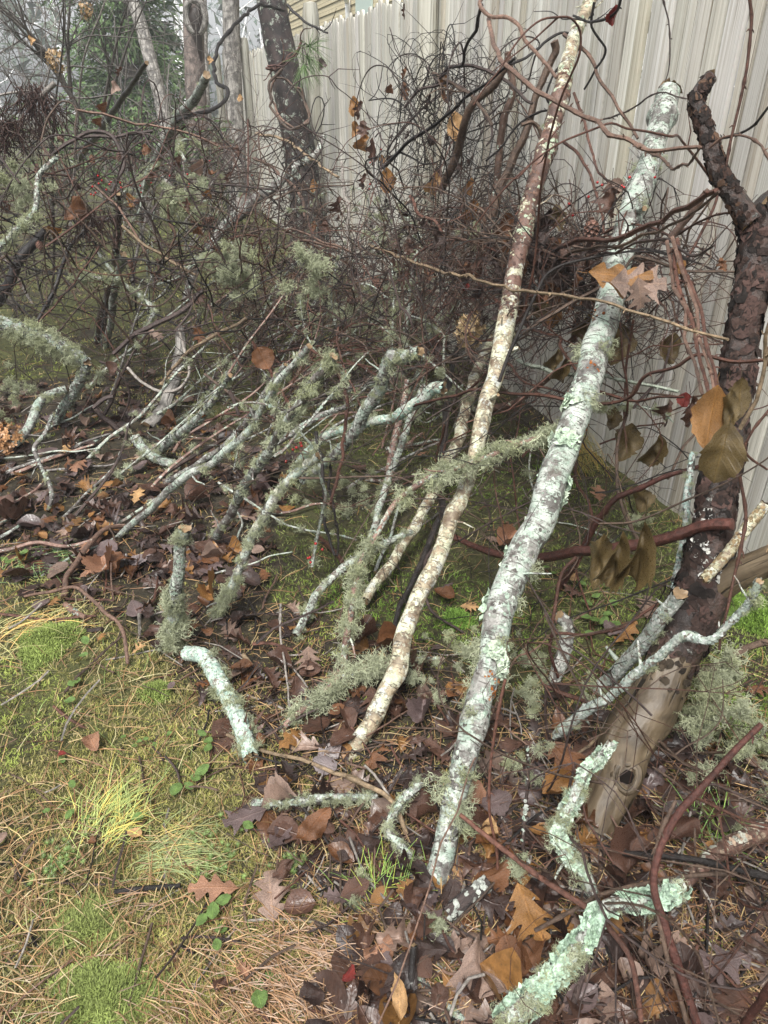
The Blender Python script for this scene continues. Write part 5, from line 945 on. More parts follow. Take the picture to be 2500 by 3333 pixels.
gleaf('orange lobed oak leaf pointing down before the big birch foot', 'Q6', (575, 880), (690, 1145), 'redoak', 'org', 'lit', 1, .05)
gleaf('curled brown leaf standing left of the big birch foot', 'Q6', (130, 1000), (130, 870), 'oval', 'brn', 'curl', 2, .03, wide=1.5)
gleaf('dark glossy curled leaf right of the big birch foot', 'Q6', (255, 985), (310, 870), 'oval', 'drk', 'curl', 3, .03, wide=1.4)
gleaf('bright rust-red rounded leaf on the bottom litter', 'Q6', (590, 1300), (520, 1110), 'round', 'rus', 'lit', 4, .04, wide=1.1)
gleaf('russet leaf curled beside the rust-red rounded one', 'Q6', (660, 1280), (560, 1120), 'oval', 'rus', 'curl', 2, .03, wide=1.3)
gleaf('greyish wide leaf lying flat in the bottom right corner', 'Q6', (1590, 1170), (1350, 1240), 'whiteoak', 'plm', 'flat', 1)
gleaf('pinkish small leaf flat near the bottom right corner', 'Q6', (1440, 1430), (1450, 1340), 'round', 'pal', 'flat', 2)
gleaf('orange leaf upright under the bearded twig', 'Q6', (690, 500), (830, 430), 'oval', 'org', 'curl', 1, .06, wide=1.2)
gleaf('large russet leaf leaning behind the bearded twig', 'Q6', (720, 270), (860, 420), 'redoak', 'rus', 'lit', 2, .07, tilt=(0, -.6), wide=1.2)
gleaf('tan-edged brown leaf just right of the big mint birch', 'Q6', (375, 530), (410, 425), 'oval', 'pnk', 'curl', 3, .04, wide=1.2)
gleaf('greyish brown leaf with pale veins right of the big birch', 'Q6', (410, 530), (550, 490), 'oval', 'plm', 'lit', 4, .03, wide=1.3)
gleaf('yellow-orange torn leaf standing right of the big birch', 'Q6', (455, 590), (465, 680), 'willow', 'tan', 'curl', 1, .05, wide=1.8)
gleaf('dark brown leaf left of the big birch, half under lichen', 'Q6', (230, 530), (110, 580), 'oval', 'brn', 'curl', 2, .03, wide=1.4)
gleaf('rust leaf standing on edge at the cream birch foot', 'C2', (425, 945), (450, 845), 'whiteoak', 'rus', 'curl', 3, .04, wide=1.3)
gleaf('grey-brown round leaf left of the cream birch foot', 'C2', (300, 950), (210, 915), 'round', 'gry', 'flat', 4)
gleaf('brown leaf beneath the bearded twig fork at the lower left', 'C2', (30, 870), (10, 825), 'oval', 'rus', 'lit', 0)
gleaf('tall brown leaf standing right of the cream birch', 'C2', (605, 600), (600, 520), 'oval', 'brn', 'curl', 2, .05)
gleaf('grey-brown leaf hanging below the beard lichen right of the cream birch', 'C2', (620, 700), (625, 790), 'oval', 'plm', 'curl', 1, .04)
gleaf('tan oak leaf lying among leaves in the left litter', 'B1', (870, 1600), (920, 1500), 'whiteoak', 'tan', 'flat', 2, .04)
gleaf('pale tan oak leaf standing out in the left dark litter', 'B1', (440, 1215), (400, 1300), 'whiteoak', 'tan', 'lit', 1, .04)
gleaf('salmon oak leaf curled like a ribbon in the left litter', 'B1', (560, 1280), (450, 1390), 'redoak', 'pnk', 'lit', 3, .04)
gleaf('flat mauve leaf right of the ribbon-curled salmon leaf', 'B1', (830, 1370), (960, 1340), 'oval', 'plm', 'lit', 0, .03)
gleaf('mauve grey leaf lying left of the pale tan oak leaf', 'B1', (355, 1240), (250, 1300), 'round', 'plm', 'flat', 3, .03)
gleaf('salmon folded leaf at the centre left of the lawn edge', 'C1', (640, 300), (740, 405), 'oval', 'pnk', 'curl', 1, .04, wide=1.4)
gleaf('salmon leaf folded left of its twin on the lawn edge', 'C1', (520, 420), (640, 340), 'whiteoak', 'pnk', 'curl', 2, .03)
gleaf('russet curled leaf above the salmon pair', 'C1', (720, 260), (810, 350), 'oval', 'rus', 'curl', 4, .05, wide=1.3)
gleaf('grey-mauve serrated leaf right of the salmon pair', 'C1', (830, 310), (990, 275), 'heart', 'gry', 'flat', 1, .03, wide=1.2)
gleaf('orange oak leaf snagged on the crooked pinkish stick', 'C1', (560, 255), (530, 180), 'whiteoak', 'pnk', 'lit', 3, .06)
gleaf('grey-mauve leaf lying on the moss under the elbow twig', 'C1', (205, 590), (320, 580), 'round', 'plm', 'flat', 2)
gleaf('orange oak leaf touching the grey-mauve leaf on the moss', 'C1', (310, 605), (375, 550), 'redoak', 'org', 'lit', 1)
gleaf('purple-grey triangular leaf under the elbow twig', 'C1', (900, 690), (860, 590), 'heart', 'plm', 'flat', 4, .02, wide=1.1)
gleaf('tan leaf under the purple-grey triangular leaf', 'C1', (860, 925), (945, 865), 'whiteoak', 'tan', 'lit', 0)
gleaf('rust-brown curled leaf on the right side of the shaggy stick', 'C1', (1130, 725), (1290, 760), 'whiteoak', 'rus', 'curl', 1, .06, wide=1.3)
gleaf('reddish leaf right of the rust-brown curled one', 'C1', (1380, 750), (1300, 760), 'round', 'rus', 'lit', 2, .05, wide=1.2)
gleaf('orange-brown round leaf left of the white birch stick foot', 'C1', (1330, 500), (1410, 560), 'round', 'org', 'curl', 3, .05)
gleaf('mauve leaf with pale veins behind the shaggy stick', 'C1', (1290, 380), (1410, 350), 'oval', 'plm', 'flat', 3, .03, wide=1.3)
gleaf('tiny orange oak leaf on the bare patch of soil', 'C1', (640, 850), (680, 795), 'redoak', 'org', 'lit', 4)
gleaf('small pinkish leaf lying in the needles of the lawn', 'C1', (1090, 1150), (1130, 1095), 'oval', 'plm', 'flat', 1, wide=1.2)
gleaf('russet leaf blade lying on the lawn below the red runner', 'C1', (575, 1440), (620, 1540), 'oval', 'pnk', 'lit', 2)
gleaf('dark red-green leaf low on the lawn at left', 'C1', (370, 1590), (430, 1570), 'oval', 'red', 'lit', 2)
gleaf('tan leaf entering the left edge on the lawn', 'D1', (-20, 310), (25, 240), 'oval', 'pal', 'lit', 2)
gleaf('pale veined leaf lying flat beside the round green one on the lawn', 'D1', (475, 240), (530, 250), 'oval', 'tan', 'flat', 1)
gleaf('small red-brown leaf on the lawn moss', 'D1', (330, 280), (362, 278), 'round', 'rus', 'lit', 3)
gleaf('brown broad leaf flat near the dark stick end', 'D2', (35, 230), (165, 225), 'oval', 'brn', 'lit', 2, .02, wide=1.1)
gleaf('rusty curled leaf right of the green seedling', 'D2', (160, 280), (260, 145), 'willow', 'rus', 'curl', 1, .04, wide=1.6)
gleaf('dark curled leaf leaning over the large pinkish oak leaf', 'D2', (65, 415), (130, 340), 'oval', 'brn', 'curl', 4, .03)
gleaf('two-tone tan crumpled leaf on the bottom needles', 'D2', (405, 720), (510, 660), 'round', 'pnk', 'curl', 2, .03, wide=1.2)
gleaf('dark chocolate leaf lying in the bottom needles', 'D2', (165, 860), (260, 830), 'oval', 'drk', 'curl', 1, .03, wide=1.3)
gleaf('dark red curled leaf beside the chocolate one', 'D2', (320, 800), (370, 745), 'oval', 'red', 'curl', 3, .04)
gleaf('pinkish oak leaf scrap in the bottom needles', 'D1', (930, 790), (890, 710), 'whiteoak', 'pnk', 'lit', 4, .02)
gleaf('dark folded leaf left of the lower seedling', 'D1', (800, 830), (840, 770), 'oval', 'brn', 'curl', 2, .02, wide=1.2)
gleaf('tattered tan leaf strip at the bottom edge', 'D2', (530, 960), (545, 790), 'willow', 'tan', 'curl', 3, .06, wide=1.3)
gleaf('mauve leaf under the tattered tan strip', 'D2', (450, 830), (520, 790), 'oval', 'plm', 'lit', 1, .02, wide=1.2)
gleaf('grey leaf near the speckled stick at the bottom', 'D2', (740, 850), (800, 830), 'oval', 'gry', 'lit', 2, .02, wide=1.3)
gleaf('greyish oak leaf at the bottom right of the speckled stick', 'D2', (890, 870), (960, 810), 'whiteoak', 'plm', 'lit', 0, .02, wide=1.3)
gleaf('mauve oak leaf in the grass behind the three olive leaves', 'C3', (500, 420), (505, 320), 'redoak', 'pal', 'flat', 2, .02)
gleaf('tan-orange oak leaf in the grass below the mauve one', 'C3', (380, 500), (460, 430), 'whiteoak', 'org', 'lit', 1, .02)
gleaf('dark mauve leaf left of the tan-orange oak leaf', 'C3', (410, 460), (340, 420), 'round', 'plm', 'lit', 1)
gleaf('brown leaf in the grass left of the three olive leaves', 'C3', (270, 320), (190, 280), 'whiteoak', 'brn', 'lit', 1)
gleaf('small tan leaf fragment left of the three olive leaves', 'C3', (210, 260), (240, 240), 'round', 'tan', 'lit', 1)
gleaf('tan oak leaf on the moss left of the mint birch, upper one', 'C2', (850, 100), (920, 130), 'whiteoak', 'pal', 'lit', 2, .02)
gleaf('brown curled leaf right of the upper tan oak leaf', 'C2', (910, 150), (960, 95), 'oval', 'pnk', 'curl', 1, .03, wide=1.2)
gleaf('thin tan lobed leaf on the moss left of the mint birch', 'C2', (760, 350), (830, 350), 'redoak', 'tan', 'flat', 3, .02)
gleaf('russet leaf on the moss left of the thin tan lobed leaf', 'C2', (665, 290), (740, 330), 'oval', 'rus', 'lit', 1, .02)
gleaf('mauve oak leaf behind the cream birch near the pile', 'C2', (690, 290), (735, 260), 'whiteoak', 'plm', 'lit', 2, .02)
gleaf('salmon oak leaf standing on the moss at the fence foot', 'Q4', (930, 690), (925, 630), 'whiteoak', 'pnk', 'flat', 1, .05, tilt=(0, -1), wide=1.1)
gleaf('rust leaf in the mid clearing right of the mint rod', 'B2', (1050, 1290), (1110, 1250), 'whiteoak', 'pnk', 'lit', 2)
gleaf('wide brown leaf in the mid clearing', 'B2', (620, 1370), (720, 1370), 'oval', 'brn', 'lit', 4, .02)
gleaf('bright salmon oak leaf at the far right edge floor', 'C3', (870, 660), (960, 650), 'redoak', 'rus', 'lit', 4, .02)
# caught up in the pile
hleaf('large tan and pink oak leaf lying on the vines at right before the fence', 'B3', (490, 110), (900, 160), 'f.75', 'redoak', 'org', 'lit', 2, 'oak_leaf', (.1, -.75, .65), .95)
hleaf('pale pinkish oak leaf tucked behind the large tan one', 'B3', (640, 170), (1000, 190), 'f.7', 'redoak', 'pal', 'flat', 2, 'oak_leaf', (0, -.8, .6), 1.2)
hleaf('large pale oak leaf underside drooping below the tan one', 'B3', (820, 140), (840, 345), 'f.66', 'redoak', 'pal', 'flat', 3, 'oak_leaf', (0, -1, .3), 1.1)
hleaf('dark red leaf cupped on the pile left of the brown birch', 'Q2', (520, 920), (560, 1010), 'f.5', 'oval', 'rus', 'curl', 1, wide=1.5)
hleaf('glossy dark red leaf at the foot of the brown birch', 'Q2', (510, 1015), (575, 1060), 'f.5', 'oval', 'rus', 'curl', 2, wide=1.6)
hleaf('brown oak leaf hanging above the pine cone at right', 'Q2', (985, 790), (960, 940), 'f.4', 'redoak', 'brn', 'hang', 2, wide=1.2)
hleaf('translucent pale leaf beside the berries at right', 'Q2', (960, 800), (1040, 810), 'f.38', 'oval', 'pal', 'flat', 1, wide=1.4)
hleaf('olive shrivelled leaf on the brown birch at right', 'Q2', (745, 880), (760, 1000), 'f.35', 'shrivel', 'olv', 'hang', 1, wide=1.3)
hleaf('dark leaf hanging left of the olive one on the brown birch', 'Q2', (720, 900), (700, 1030), 'f.35', 'oval', 'drk', 'hang', 2, wide=1.1)
hleaf('russet oak leaf pinned in the middle of the left pile', 'B2', (10, 590), (80, 730), 'f1.6', 'round', 'rus', 'lit', 1, 'oak_leaf', (0, -1, .3), 1.2)
hleaf('small red leaf near the flower head', 'B2', (1350, 230), (1370, 170), 'f.6', 'oval', 'red', 'hang', 1)
hleaf('mauve crumpled leaf in the dark behind the flower head', 'B2', (1240, 520), (1170, 660), 'f.5', 'redoak', 'plm', 'curl', 2, wide=1.4)
hleaf('brown oak leaf under the mauve crumpled one', 'B2', (1250, 650), (1130, 720), 'f.5', 'redoak', 'brn', 'curl', 4, wide=1.3)
hleaf('brown leaf snagged on the left tangle above the moss', 'B1', (1300, 200), (1290, 310), 'y3.5', 'redoak', 'brn', 'lit', 1, 'oak_leaf', wide=1.2)
hleaf('rust leaf in the left tangle near the sapling', 'B1', (1270, 440), (1300, 560), 'y3.4', 'redoak', 'rus', 'lit', 2, 'oak_leaf', wide=1.2)
hleaf('pale pinkish oak leaf resting on the left tangle', 'B1', (960, 480), (1060, 530), 'y3.4', 'redoak', 'pal', 'flat', 3, 'oak_leaf', (0, -.6, 1))
hleaf('brown oval leaf hanging by the shaggy left bough', 'B1', (700, 680), (740, 760), 'y3.1', 'round', 'brn', 'lit', 4, 'dead_leaf', wide=1.2)
hleaf('orange-brown leaf with pale tip on the left tangle', 'A1', (820, 1270), (900, 1290), 'y3.8', 'oval', 'org', 'curl', 1, wide=1.4)
OLV = [('olive-brown leaf hanging left of three on the foreground stem', (945, 815), (915, 1060), 1.28), ('middle one of three olive-brown leaves on the foreground stem', (1030, 810), (985, 1045), 1.27), ('olive-brown leaf hanging right of three on the foreground stem', (1128, 780), (1085, 1045), 1.25)]
for i, (lb, b, t, y) in enumerate(OLV): hleaf(lb, 'Q4', b, t, 'y%g' % y, 'oval', 'olv', 'hang', i, wide=.62)
hleaf('large brown leaf on the left of the big hanging cluster before the dead trunk', 'Q4', (1440, 180), (1385, 460), 'y1.05', 'oval', 'org', 'lit', 3, wide=.8)
hleaf('largest grey-olive leaf at the bottom of the big hanging cluster', 'Q4', (1495, 350), (1420, 620), 'y1.02', 'oval', 'olv', 'lit', 2, wide=1.0)
hleaf('yellow-olive leaf on the right of the big hanging cluster', 'Q4', (1545, 150), (1530, 330), 'y1.06', 'oval', 'olv', 'lit', 4, wide=.8)
hleaf('narrow olive leaf in the middle of the big hanging cluster', 'Q4', (1495, 200), (1490, 380), 'y1.04', 'oval', 'olv', 'hang', 0, wide=.7)
HL = [('B3', (700, 430), (670, 710), 'f.45', 'olv', 'olive leaf hanging right of the mint birch under the tan stem', 1.2), ('B3', (500, 360), (480, 540), 'f.5', 'olv', 'small olive leaf stuck to the mint birch under the tan stem', 1), ('B3', (390, 480), (430, 570), 'f.5', 'brn', 'dark curled leaf hanging left of the mint birch', 1.5), ('B3', (310, 330), (240, 460), 'f.5', 'org', 'small rusty leaf hanging from the tan stem', 1.2), ('B3', (200, 260), (190, 410), 'f.5', 'olv', 'ragged grey-olive leaf draped on the tan stem', 1.8), ('B3', (75, 280), (70, 400), 'f.5', 'olv', 'narrow olive leaf beside the cream birch top', 1),
 ('B3', (300, 600), (290, 740), 'f.6', 'olv', 'olive leaf hanging from the pale lichen twig, left of a pair', 1.1), ('B3', (350, 660), (330, 830), 'f.6', 'olv', 'olive leaf hanging from the pale lichen twig, right of a pair', .9), ('B3', (1060, 490), (1010, 700), 'f.25', 'olv', 'olive leaf hanging high against the fence near the red bunch', 1), ('B3', (660, 970), (650, 1130), 'f.4', 'olv', 'spotted olive leaf hanging beside the mint birch', 1), ('B3', (765, 1070), (720, 1330), 'f.4', 'olv', 'large dark olive leaf on the upright brown stem', 1.1), ('B3', (955, 1150), (920, 1360), 'f.35', 'olv', 'twisted olive leaf hanging alone on the fence', 1), ('B3', (1030, 930), (970, 1060), 'f.35', 'brn', 'brown curled leaf on the thin red stem at the fence', 1.3), ('B3', (1130, 880), (1110, 980), 'f.45', 'red', 'dark red leaf scrap by the red bunch', 1.4), ('B3', (1160, 900), (1170, 1110), 'f.5', 'brn', 'rolled brown leaf hanging below the red bunch', .9), ('B3', (840, 1500), (850, 1657), 'f.45', 'olv', 'olive leaf hanging low at the fence foot', 1.3), ('B3', (1350, 10), (1380, 100), 'f.7', 'rus', 'orange leaf beside the dead trunk near the fence', 1.3), ('B3', (1080, 20), (1100, 120), 'f.6', 'org', 'tan leaf hanging on the red bunch', 1.4),
 ('A2', (640, 620), (630, 760), 'f.35', 'org', 'topmost amber leaf of the withered spray on the fence', 1), ('A2', (675, 650), (680, 780), 'f.35', 'brn', 'second brown leaf of the withered spray on the fence', 1.1), ('A2', (640, 780), (640, 900), 'f.35', 'org', 'left amber leaf of the withered spray on the fence', 1.1), ('A2', (700, 780), (690, 900), 'f.35', 'brn', 'wide pinkish-brown leaf of the withered spray on the fence', 1.8), ('A2', (710, 870), (715, 990), 'f.35', 'org', 'lower amber leaf of the withered spray on the fence', 1.3), ('A2', (765, 890), (755, 1080), 'f.35', 'brn', 'lowest crumpled leaf of the withered spray on the fence', .9), ('A2', (815, 1000), (815, 1080), 'f.35', 'org', 'amber leaf below the withered spray', 1.1),
 ('A2', (980, 430), (950, 515), 'f.3', 'rus', 'upper russet curl of the pair hanging on the fence', .9), ('A2', (965, 525), (965, 655), 'f.3', 'rus', 'lower russet curl of the pair hanging on the fence', 1.1), ('A2', (1225, 480), (1235, 570), 'f.35', 'org', 'small amber leaf at the top of the black bundle', 1), ('A2', (1310, 740), (1300, 920), 'f.35', 'tan', 'pale tan withered leaf in the black bundle', 1.1), ('A2', (1125, 610), (1120, 730), 'f.35', 'drk', 'black shrivelled leaf left of the black bundle', .9), ('A2', (1165, 1110), (1170, 1260), 'f.4', 'tan', 'pale tan leaf low in the black bundle', 1), ('A2', (1395, 1150), (1410, 1270), 'f.35', 'org', 'long tan leaf hanging right of the black bundle', .9), ('A2', (1415, 1290), (1430, 1450), 'f.35', 'org', 'long amber leaf under the long tan one', 1), ('A2', (850, 1080), (850, 1260), 'f.5', 'org', 'amber leaf in the dark knot of leaves left of the bundle', 1), ('A2', (700, 1120), (710, 1230), 'f.55', 'brn', 'brown leaf with red berries left of the dark knot', 1.2), ('A2', (455, 1420), (455, 1510), 'f.9', 'brn', 'oval brown leaf hanging low in front of the fence', 1.6), ('A2', (380, 1430), (370, 1500), 'f.9', 'rus', 'russet leaf beside the low oval brown one', 1.3), ('A2', (540, 1270), (545, 1400), 'f.8', 'brn', 'shrivelled leaf on the grey twig right of the pine', 1.1), ('A2', (375, 1160), (370, 1250), 'f.5', 'org', 'tan leaf at the pine foot', 1), ('A2', (960, 20), (970, 130), 'f.1', 'brn', 'dark shrivelled strand high on the fence', .5), ('A2', (425, 370), (420, 470), 'y7', 'plm', 'purplish dead leaf on the pine sprig', 1.2),
 ('Q2', (1000, 20), (995, 115), 'f.25', 'red', 'dark red curled leaf at the top edge by the birch', .9), ('Q2', (225, 760), (220, 850), 'f.4', 'tan', 'tan dangling leaf left of the grey-pink stem', 1), ('Q2', (310, 480), (315, 610), 'f.4', 'tan', 'crumpled tan leaf hanging on a thread in the bundle', 1.2)]
for (tl, b, t, sp, c, lb, wd) in HL: hleaf(lb, tl, b, t, sp, 'shrivel' if c in ('brn', 'drk', 'rus') else 'oval', c, 'hang', wide=wd)
A1L = [((785, 430), (775, 500), 'brn', 'brown leaf dangling at the shrub before the evergreens'), ((740, 520), (735, 620), 'pal', 'pale papery leaf on the shrub before the evergreens'), ((690, 660), (690, 740), 'rus', 'russet leaf hanging by the black pole'), ((655, 760), (650, 830), 'rus', 'second russet leaf further down the black pole'), ((945, 930), (940, 1010), 'rus', 'russet leaf left of the white-lichened branch'), ((1170, 980), (1180, 1100), 'brn', 'brown curled leaf right of the white-lichened branch'), ((1540, 930), (1550, 1010), 'brn', 'dark leaf on the berry vine near the far fence'), ((1310, 1030), (1320, 1140), 'pal', 'papery leaf right of the white-lichened branch'), ((1360, 1220), (1370, 1290), 'org', 'amber leaf by the lichen cushion'), ((1220, 1280), (1215, 1370), 'brn', 'brown leaf under the lichen cushion'), ((1490, 1110), (1480, 1180), 'brn', 'brown leaf at the far fence foot'), ((520, 1270), (440, 1440), 'rus', 'russet leaf low in the left tangle'), ((560, 1360), (530, 1420), 'pal', 'pale leaf low in the left tangle'), ((400, 1480), (350, 1540), 'org', 'amber leaf at the bottom of the left tangle'), ((1560, 610), (1550, 660), 'tan', 'small tan oak leaf on the straight grey trunk'), ((1355, 360), (1365, 420), 'tan', 'tan leaf between the grey trunks'), ((190, 230), (215, 300), 'tan', 'tan leaf high in the corner shrub'), ((240, 1060), (235, 1130), 'brn', 'brown leaf in the left tangle below the bent stick'), ((1300, 1460), (1310, 1530), 'rus', 'rust leaf left of the gnarled branch')]
for (b, t, c, lb) in A1L: hleaf(lb, 'A1', b, t, 'y%.2f' % (3.75 if b[1] > 900 else 4.4), 'shrivel' if c == 'brn' else 'oval', c, 'hang', wide=1.3)

# leaves caught at random in the tangles; nothing tells them apart within one tangle
for z, n, lb in (('knot', 62, 'dark wet leaf caught in the black knot round the upper mint birch'), ('nest', 95, 'dark wet leaf caught in the vine nest against the fence at right'), ('left', 42, 'withered brown leaf caught in the left-hand tangle'), ('centre', 30, 'withered leaf caught in the twigs in the middle of the pile'), ('bundle', 16, 'shrivelled dark leaf strung on the arching black bundle')):
    rg = np.random.default_rng(n)
    for _ in range(n):
        p = zone_point(z, rg); d = np.array([rg.normal(0, .5), rg.normal(0, .5), -1 if rg.random() < .75 else .3]); d /= np.linalg.norm(d); L = rg.uniform(.04, .085)
        put_leaf('withered_leaf', lb, p, p + d * L, rg.normal(0, 1, 3) + (0, -1, 0), ('shrivel', 'oval', 'redoak', 'shrivel')[rg.integers(4)], ('brn', 'drk', 'rus', 'drk', 'brn', 'drk')[rg.integers(6)], rg.integers(4), ('hang', 'curl')[rg.integers(2)], 'leaves caught in the ' + z + ' tangle', wide=rg.uniform(.8, 1.3))
# ---------------------------------------------------------------- zones of the floor
def scatter(n, ymax=9, xr=(-1.0, .8), ymin=.35, p=1.15):
    """floor points, denser toward the camera, over the whole visible wedge and a margin beside it"""
    u = rng.random(n); y = (ymin ** (-p) + u * (ymax ** (-p) - ymin ** (-p))) ** (-1 / p); hw = .42 * y + .55; x = rng.uniform(-1.25, 1.1, n) * hw
    k = (x * FN[0] + y * FN[1]) < FD - .03; return x[k], y[k]
# litter leaves: the nearest ones are single leaves, the rest one carpet
def litter():
    x, y = scatter(3600, 6, p=.9); x2, y2 = scatter(2100, 4.6, ymin=1.9, p=.3); x, y = np.r_[x, x2], np.r_[y, y2]; k = inside(LITTER, x, y); x, y = x[k], y[k]; d = np.hypot(x, y); o = np.argsort(d); x, y, d = x[o], y[o], d[o]
    kinds = ['redoak', 'whiteoak', 'oval', 'oval', 'round', 'redoak', 'shrivel']; cols = ['brn', 'drk', 'rus', 'drk', 'brn', 'drk', 'pal', 'brn', 'drk', 'org', 'plm', 'brn']
    rg = np.random.default_rng(8); mb = MB(); names = {'brn': 'brown', 'drk': 'blackish brown', 'rus': 'russet', 'plm': 'mauve-grey', 'pal': 'pale pinkish', 'org': 'orange-brown'}
    def zone(a, b):
        if a > .18 and b < .95: return 'under the red canes at bottom right'
        if b < 1.05: return 'at the bottom edge below the big birch foot'
        if a > .3: return 'between the mint birch and the dead trunk'
        if b < 1.75: return 'around the cream birch foot'
        if b < 2.5: return 'in the litter behind the shaggy stick'
        return 'in the far left litter under the tangle'
    sh = {'redoak': 'lobed', 'whiteoak': 'lobed', 'oval': 'oval', 'round': 'rounded', 'shrivel': 'shrivelled'}
    singles = np.linspace(0, len(x) * .85, 150).astype(int); sset = set(singles.tolist())
    for i in range(len(x)):
        kd, cl = kinds[rg.integers(len(kinds))], cols[rg.integers(len(cols))]; L = rg.uniform(.045, .095); az = rg.random() * 6.283; tl = rg.normal(0, .32, 2)
        B = np.array([x[i], y[i], gz(x[i], y[i]) + rg.uniform(.004, .03)]); dr = np.array([math.cos(az), math.sin(az), rg.normal(0, .22)]); T = B + dr * L; T[2] = max(T[2], .0032)
        st = ('lit', 'curl', 'lit', 'flat')[rg.integers(4)]
        if i in sset:
            z = zone(x[i], y[i]); put_leaf('oak_leaf' if 'oak' in kd else 'dead_leaf', 'wet %s %s leaf lying %s' % (names[cl], sh[kd], z), B + (0, 0, .012), T + (0, 0, .012), (tl[0], tl[1], 1), kd, cl, rg.integers(4), st, 'litter leaves ' + z)
        else:
            yv = Vector(T - B).normalized(); xv = yv.cross(Vector((tl[0], tl[1], 1))).normalized(); zv = xv.cross(yv); V, Q, U = LG(kd, rg.integers(4), st); Wv = B + L * (V[:, :1] * np.array(xv) + V[:, 1:2] * np.array(yv) + V[:, 2:] * np.array(zv)); Wv[:, 2] = np.maximum(Wv[:, 2], gz(Wv[:, 0], Wv[:, 1]) + .001)
            mb.add(Wv, Q, None, U, np.array(LC[cl]) * rg.uniform(.45, 1.0))
    mb.build('leaf_litter', M['leaf'], kind='stuff', label='carpet of wet dead leaves under the brush pile')
_lg = {}
def LG(kd, v, st):
    if (kd, v, st) not in _lg:
        ar = dict(lit=(.5, .22, .35, .025), flat=(.15, .08, .12, .014), curl=(1.6, .5, .7, .045))[st]; _lg[kd, v, st] = leaf_geo(kd, v * 5 + 1, ar[0], ar[1], 18 if 'oak' in kd else 9, 5, ar[2], ar[3])
    return _lg[kd, v, st]
litter()
def vn(x, y, f, s=0):
    return np.sin(f * x + 1.7 * s + 1.3 * np.sin(f * .7 * y + s)) * np.sin(f * 1.1 * y - s * 2.1 + 1.1 * np.sin(f * .6 * x + 2 * s))
# moss
def moss_tri(mb, x, y, z0, h, C, k, spread=.9):
    n = len(x); rg = rng
    for _ in range(k):
        az = rg.random(n) * 6.283; el = rg.uniform(.05, 1.2, n); d = np.stack([np.cos(az) * np.cos(el) * spread, np.sin(az) * np.cos(el) * spread, np.sin(el)], -1); L = h * rg.uniform(.6, 1.4, n)
        b = np.stack([x, y, z0], -1) + rg.normal(0, 1, (n, 3)) * (h * .5)[:, None] * (1, 1, .15); sd = np.stack([-np.sin(az), np.cos(az), rg.normal(0, .4, n)], -1) * (L * .13)[:, None]
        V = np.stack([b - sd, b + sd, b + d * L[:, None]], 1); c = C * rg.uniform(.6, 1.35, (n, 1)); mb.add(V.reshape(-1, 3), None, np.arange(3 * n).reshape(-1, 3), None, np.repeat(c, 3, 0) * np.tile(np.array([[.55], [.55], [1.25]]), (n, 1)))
def moss():
    mb = MB(); x, y = scatter(190000, 11, p=1.0); lit = inside(LITTER, x, y); thin = inside(THIN, x, y); q = vn(x, y, 4.2, 1) + .6 * vn(x, y, 9.7, 2) + .35 * vn(x, y, 23, 3); keep = np.where(lit, rng.random(len(x)) < np.where(q > .25, .6, .14), rng.random(len(x)) < np.clip(.72 + .5 * q, .1, 1))
    x, y, q, thin = x[keep], y[keep], q[keep], thin[keep]; d = np.hypot(x, y); h = (.007 + .0016 * d) * rng.uniform(.7, 1.5, len(x))
    a, b, c, e = np.array((.32, .31, .09)), np.array((.15, .14, .05)), np.array((.33, .27, .13)), np.array((.27, .32, .075)); t = np.clip(.5 + .5 * vn(x, y, 6, 5) + rng.normal(0, .3, len(x)), 0, 1)[:, None]; C = a * t + b * (1 - t)
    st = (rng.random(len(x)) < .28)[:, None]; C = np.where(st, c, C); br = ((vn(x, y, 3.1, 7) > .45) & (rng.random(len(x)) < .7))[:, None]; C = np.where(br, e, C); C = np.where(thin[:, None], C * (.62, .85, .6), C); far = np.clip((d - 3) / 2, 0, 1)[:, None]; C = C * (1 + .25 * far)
    moss_tri(mb, x, y, gz(x, y), h, C, 5); mb.build('moss', M['moss'], kind='stuff', label='yellow-green feathery moss carpeting the lawn', smooth=False)
moss()
def cushion(label, tile, px, py, rx, ry, h, n, C=(.22, .28, .075)):
    c = at(*tpx(tile, px, py), 'g'); e = at(*tpx(tile, px + rx, py), 'g'); f = at(*tpx(tile, px, py + ry), 'g'); RX, RY = abs(e[0] - c[0]), abs(f[1] - c[1]); rg = rng
    r = np.sqrt(rg.random(n)); a = rg.random(n) * 6.283; rad = 1 + .18 * np.sin(3 * a + px) + .1 * np.sin(7 * a); x = c[0] + r * np.cos(a) * RX * rad; y = c[1] + r * np.sin(a) * RY * rad; z = gz(x, y) + h * (1 - r ** 2) * (.75 + .25 * vn(x, y, 40))
    mb = MB(); g = np.linspace(-1.1, 1.1, 24); gx, gy = np.meshgrid(g, g); rr = np.minimum(1, np.hypot(gx, gy)); mb.add(np.stack([c[0] + gx * RX, c[1] + gy * RY, gz(c[0] + gx * RX, c[1] + gy * RY) + h * (1 - rr ** 2) - .008], -1).reshape(-1, 3), grid_faces(24, 24), None, None, np.array(C) * .5)
    moss_tri(mb, x, y, z, np.full(n, .012), np.array(C)[None] * rg.uniform(.7, 1.25, (n, 1)), 3); mb.build('moss_cushion', M['moss'], None, tuple(c), label=label, cat='moss', group='moss cushions', smooth=False)
cushion('bright green moss cushion on the lawn at left', 'C1', 320, 860, 180, 150, .035, 5000)
cushion('yellow-green moss patch at the bottom left of the lawn', 'D1', 330, 590, 110, 90, .022, 3500, (.23, .27, .085))
cushion('long bright moss patch at the bottom edge of the lawn', 'D1', 390, 850, 190, 130, .025, 6000, (.22, .27, .08))
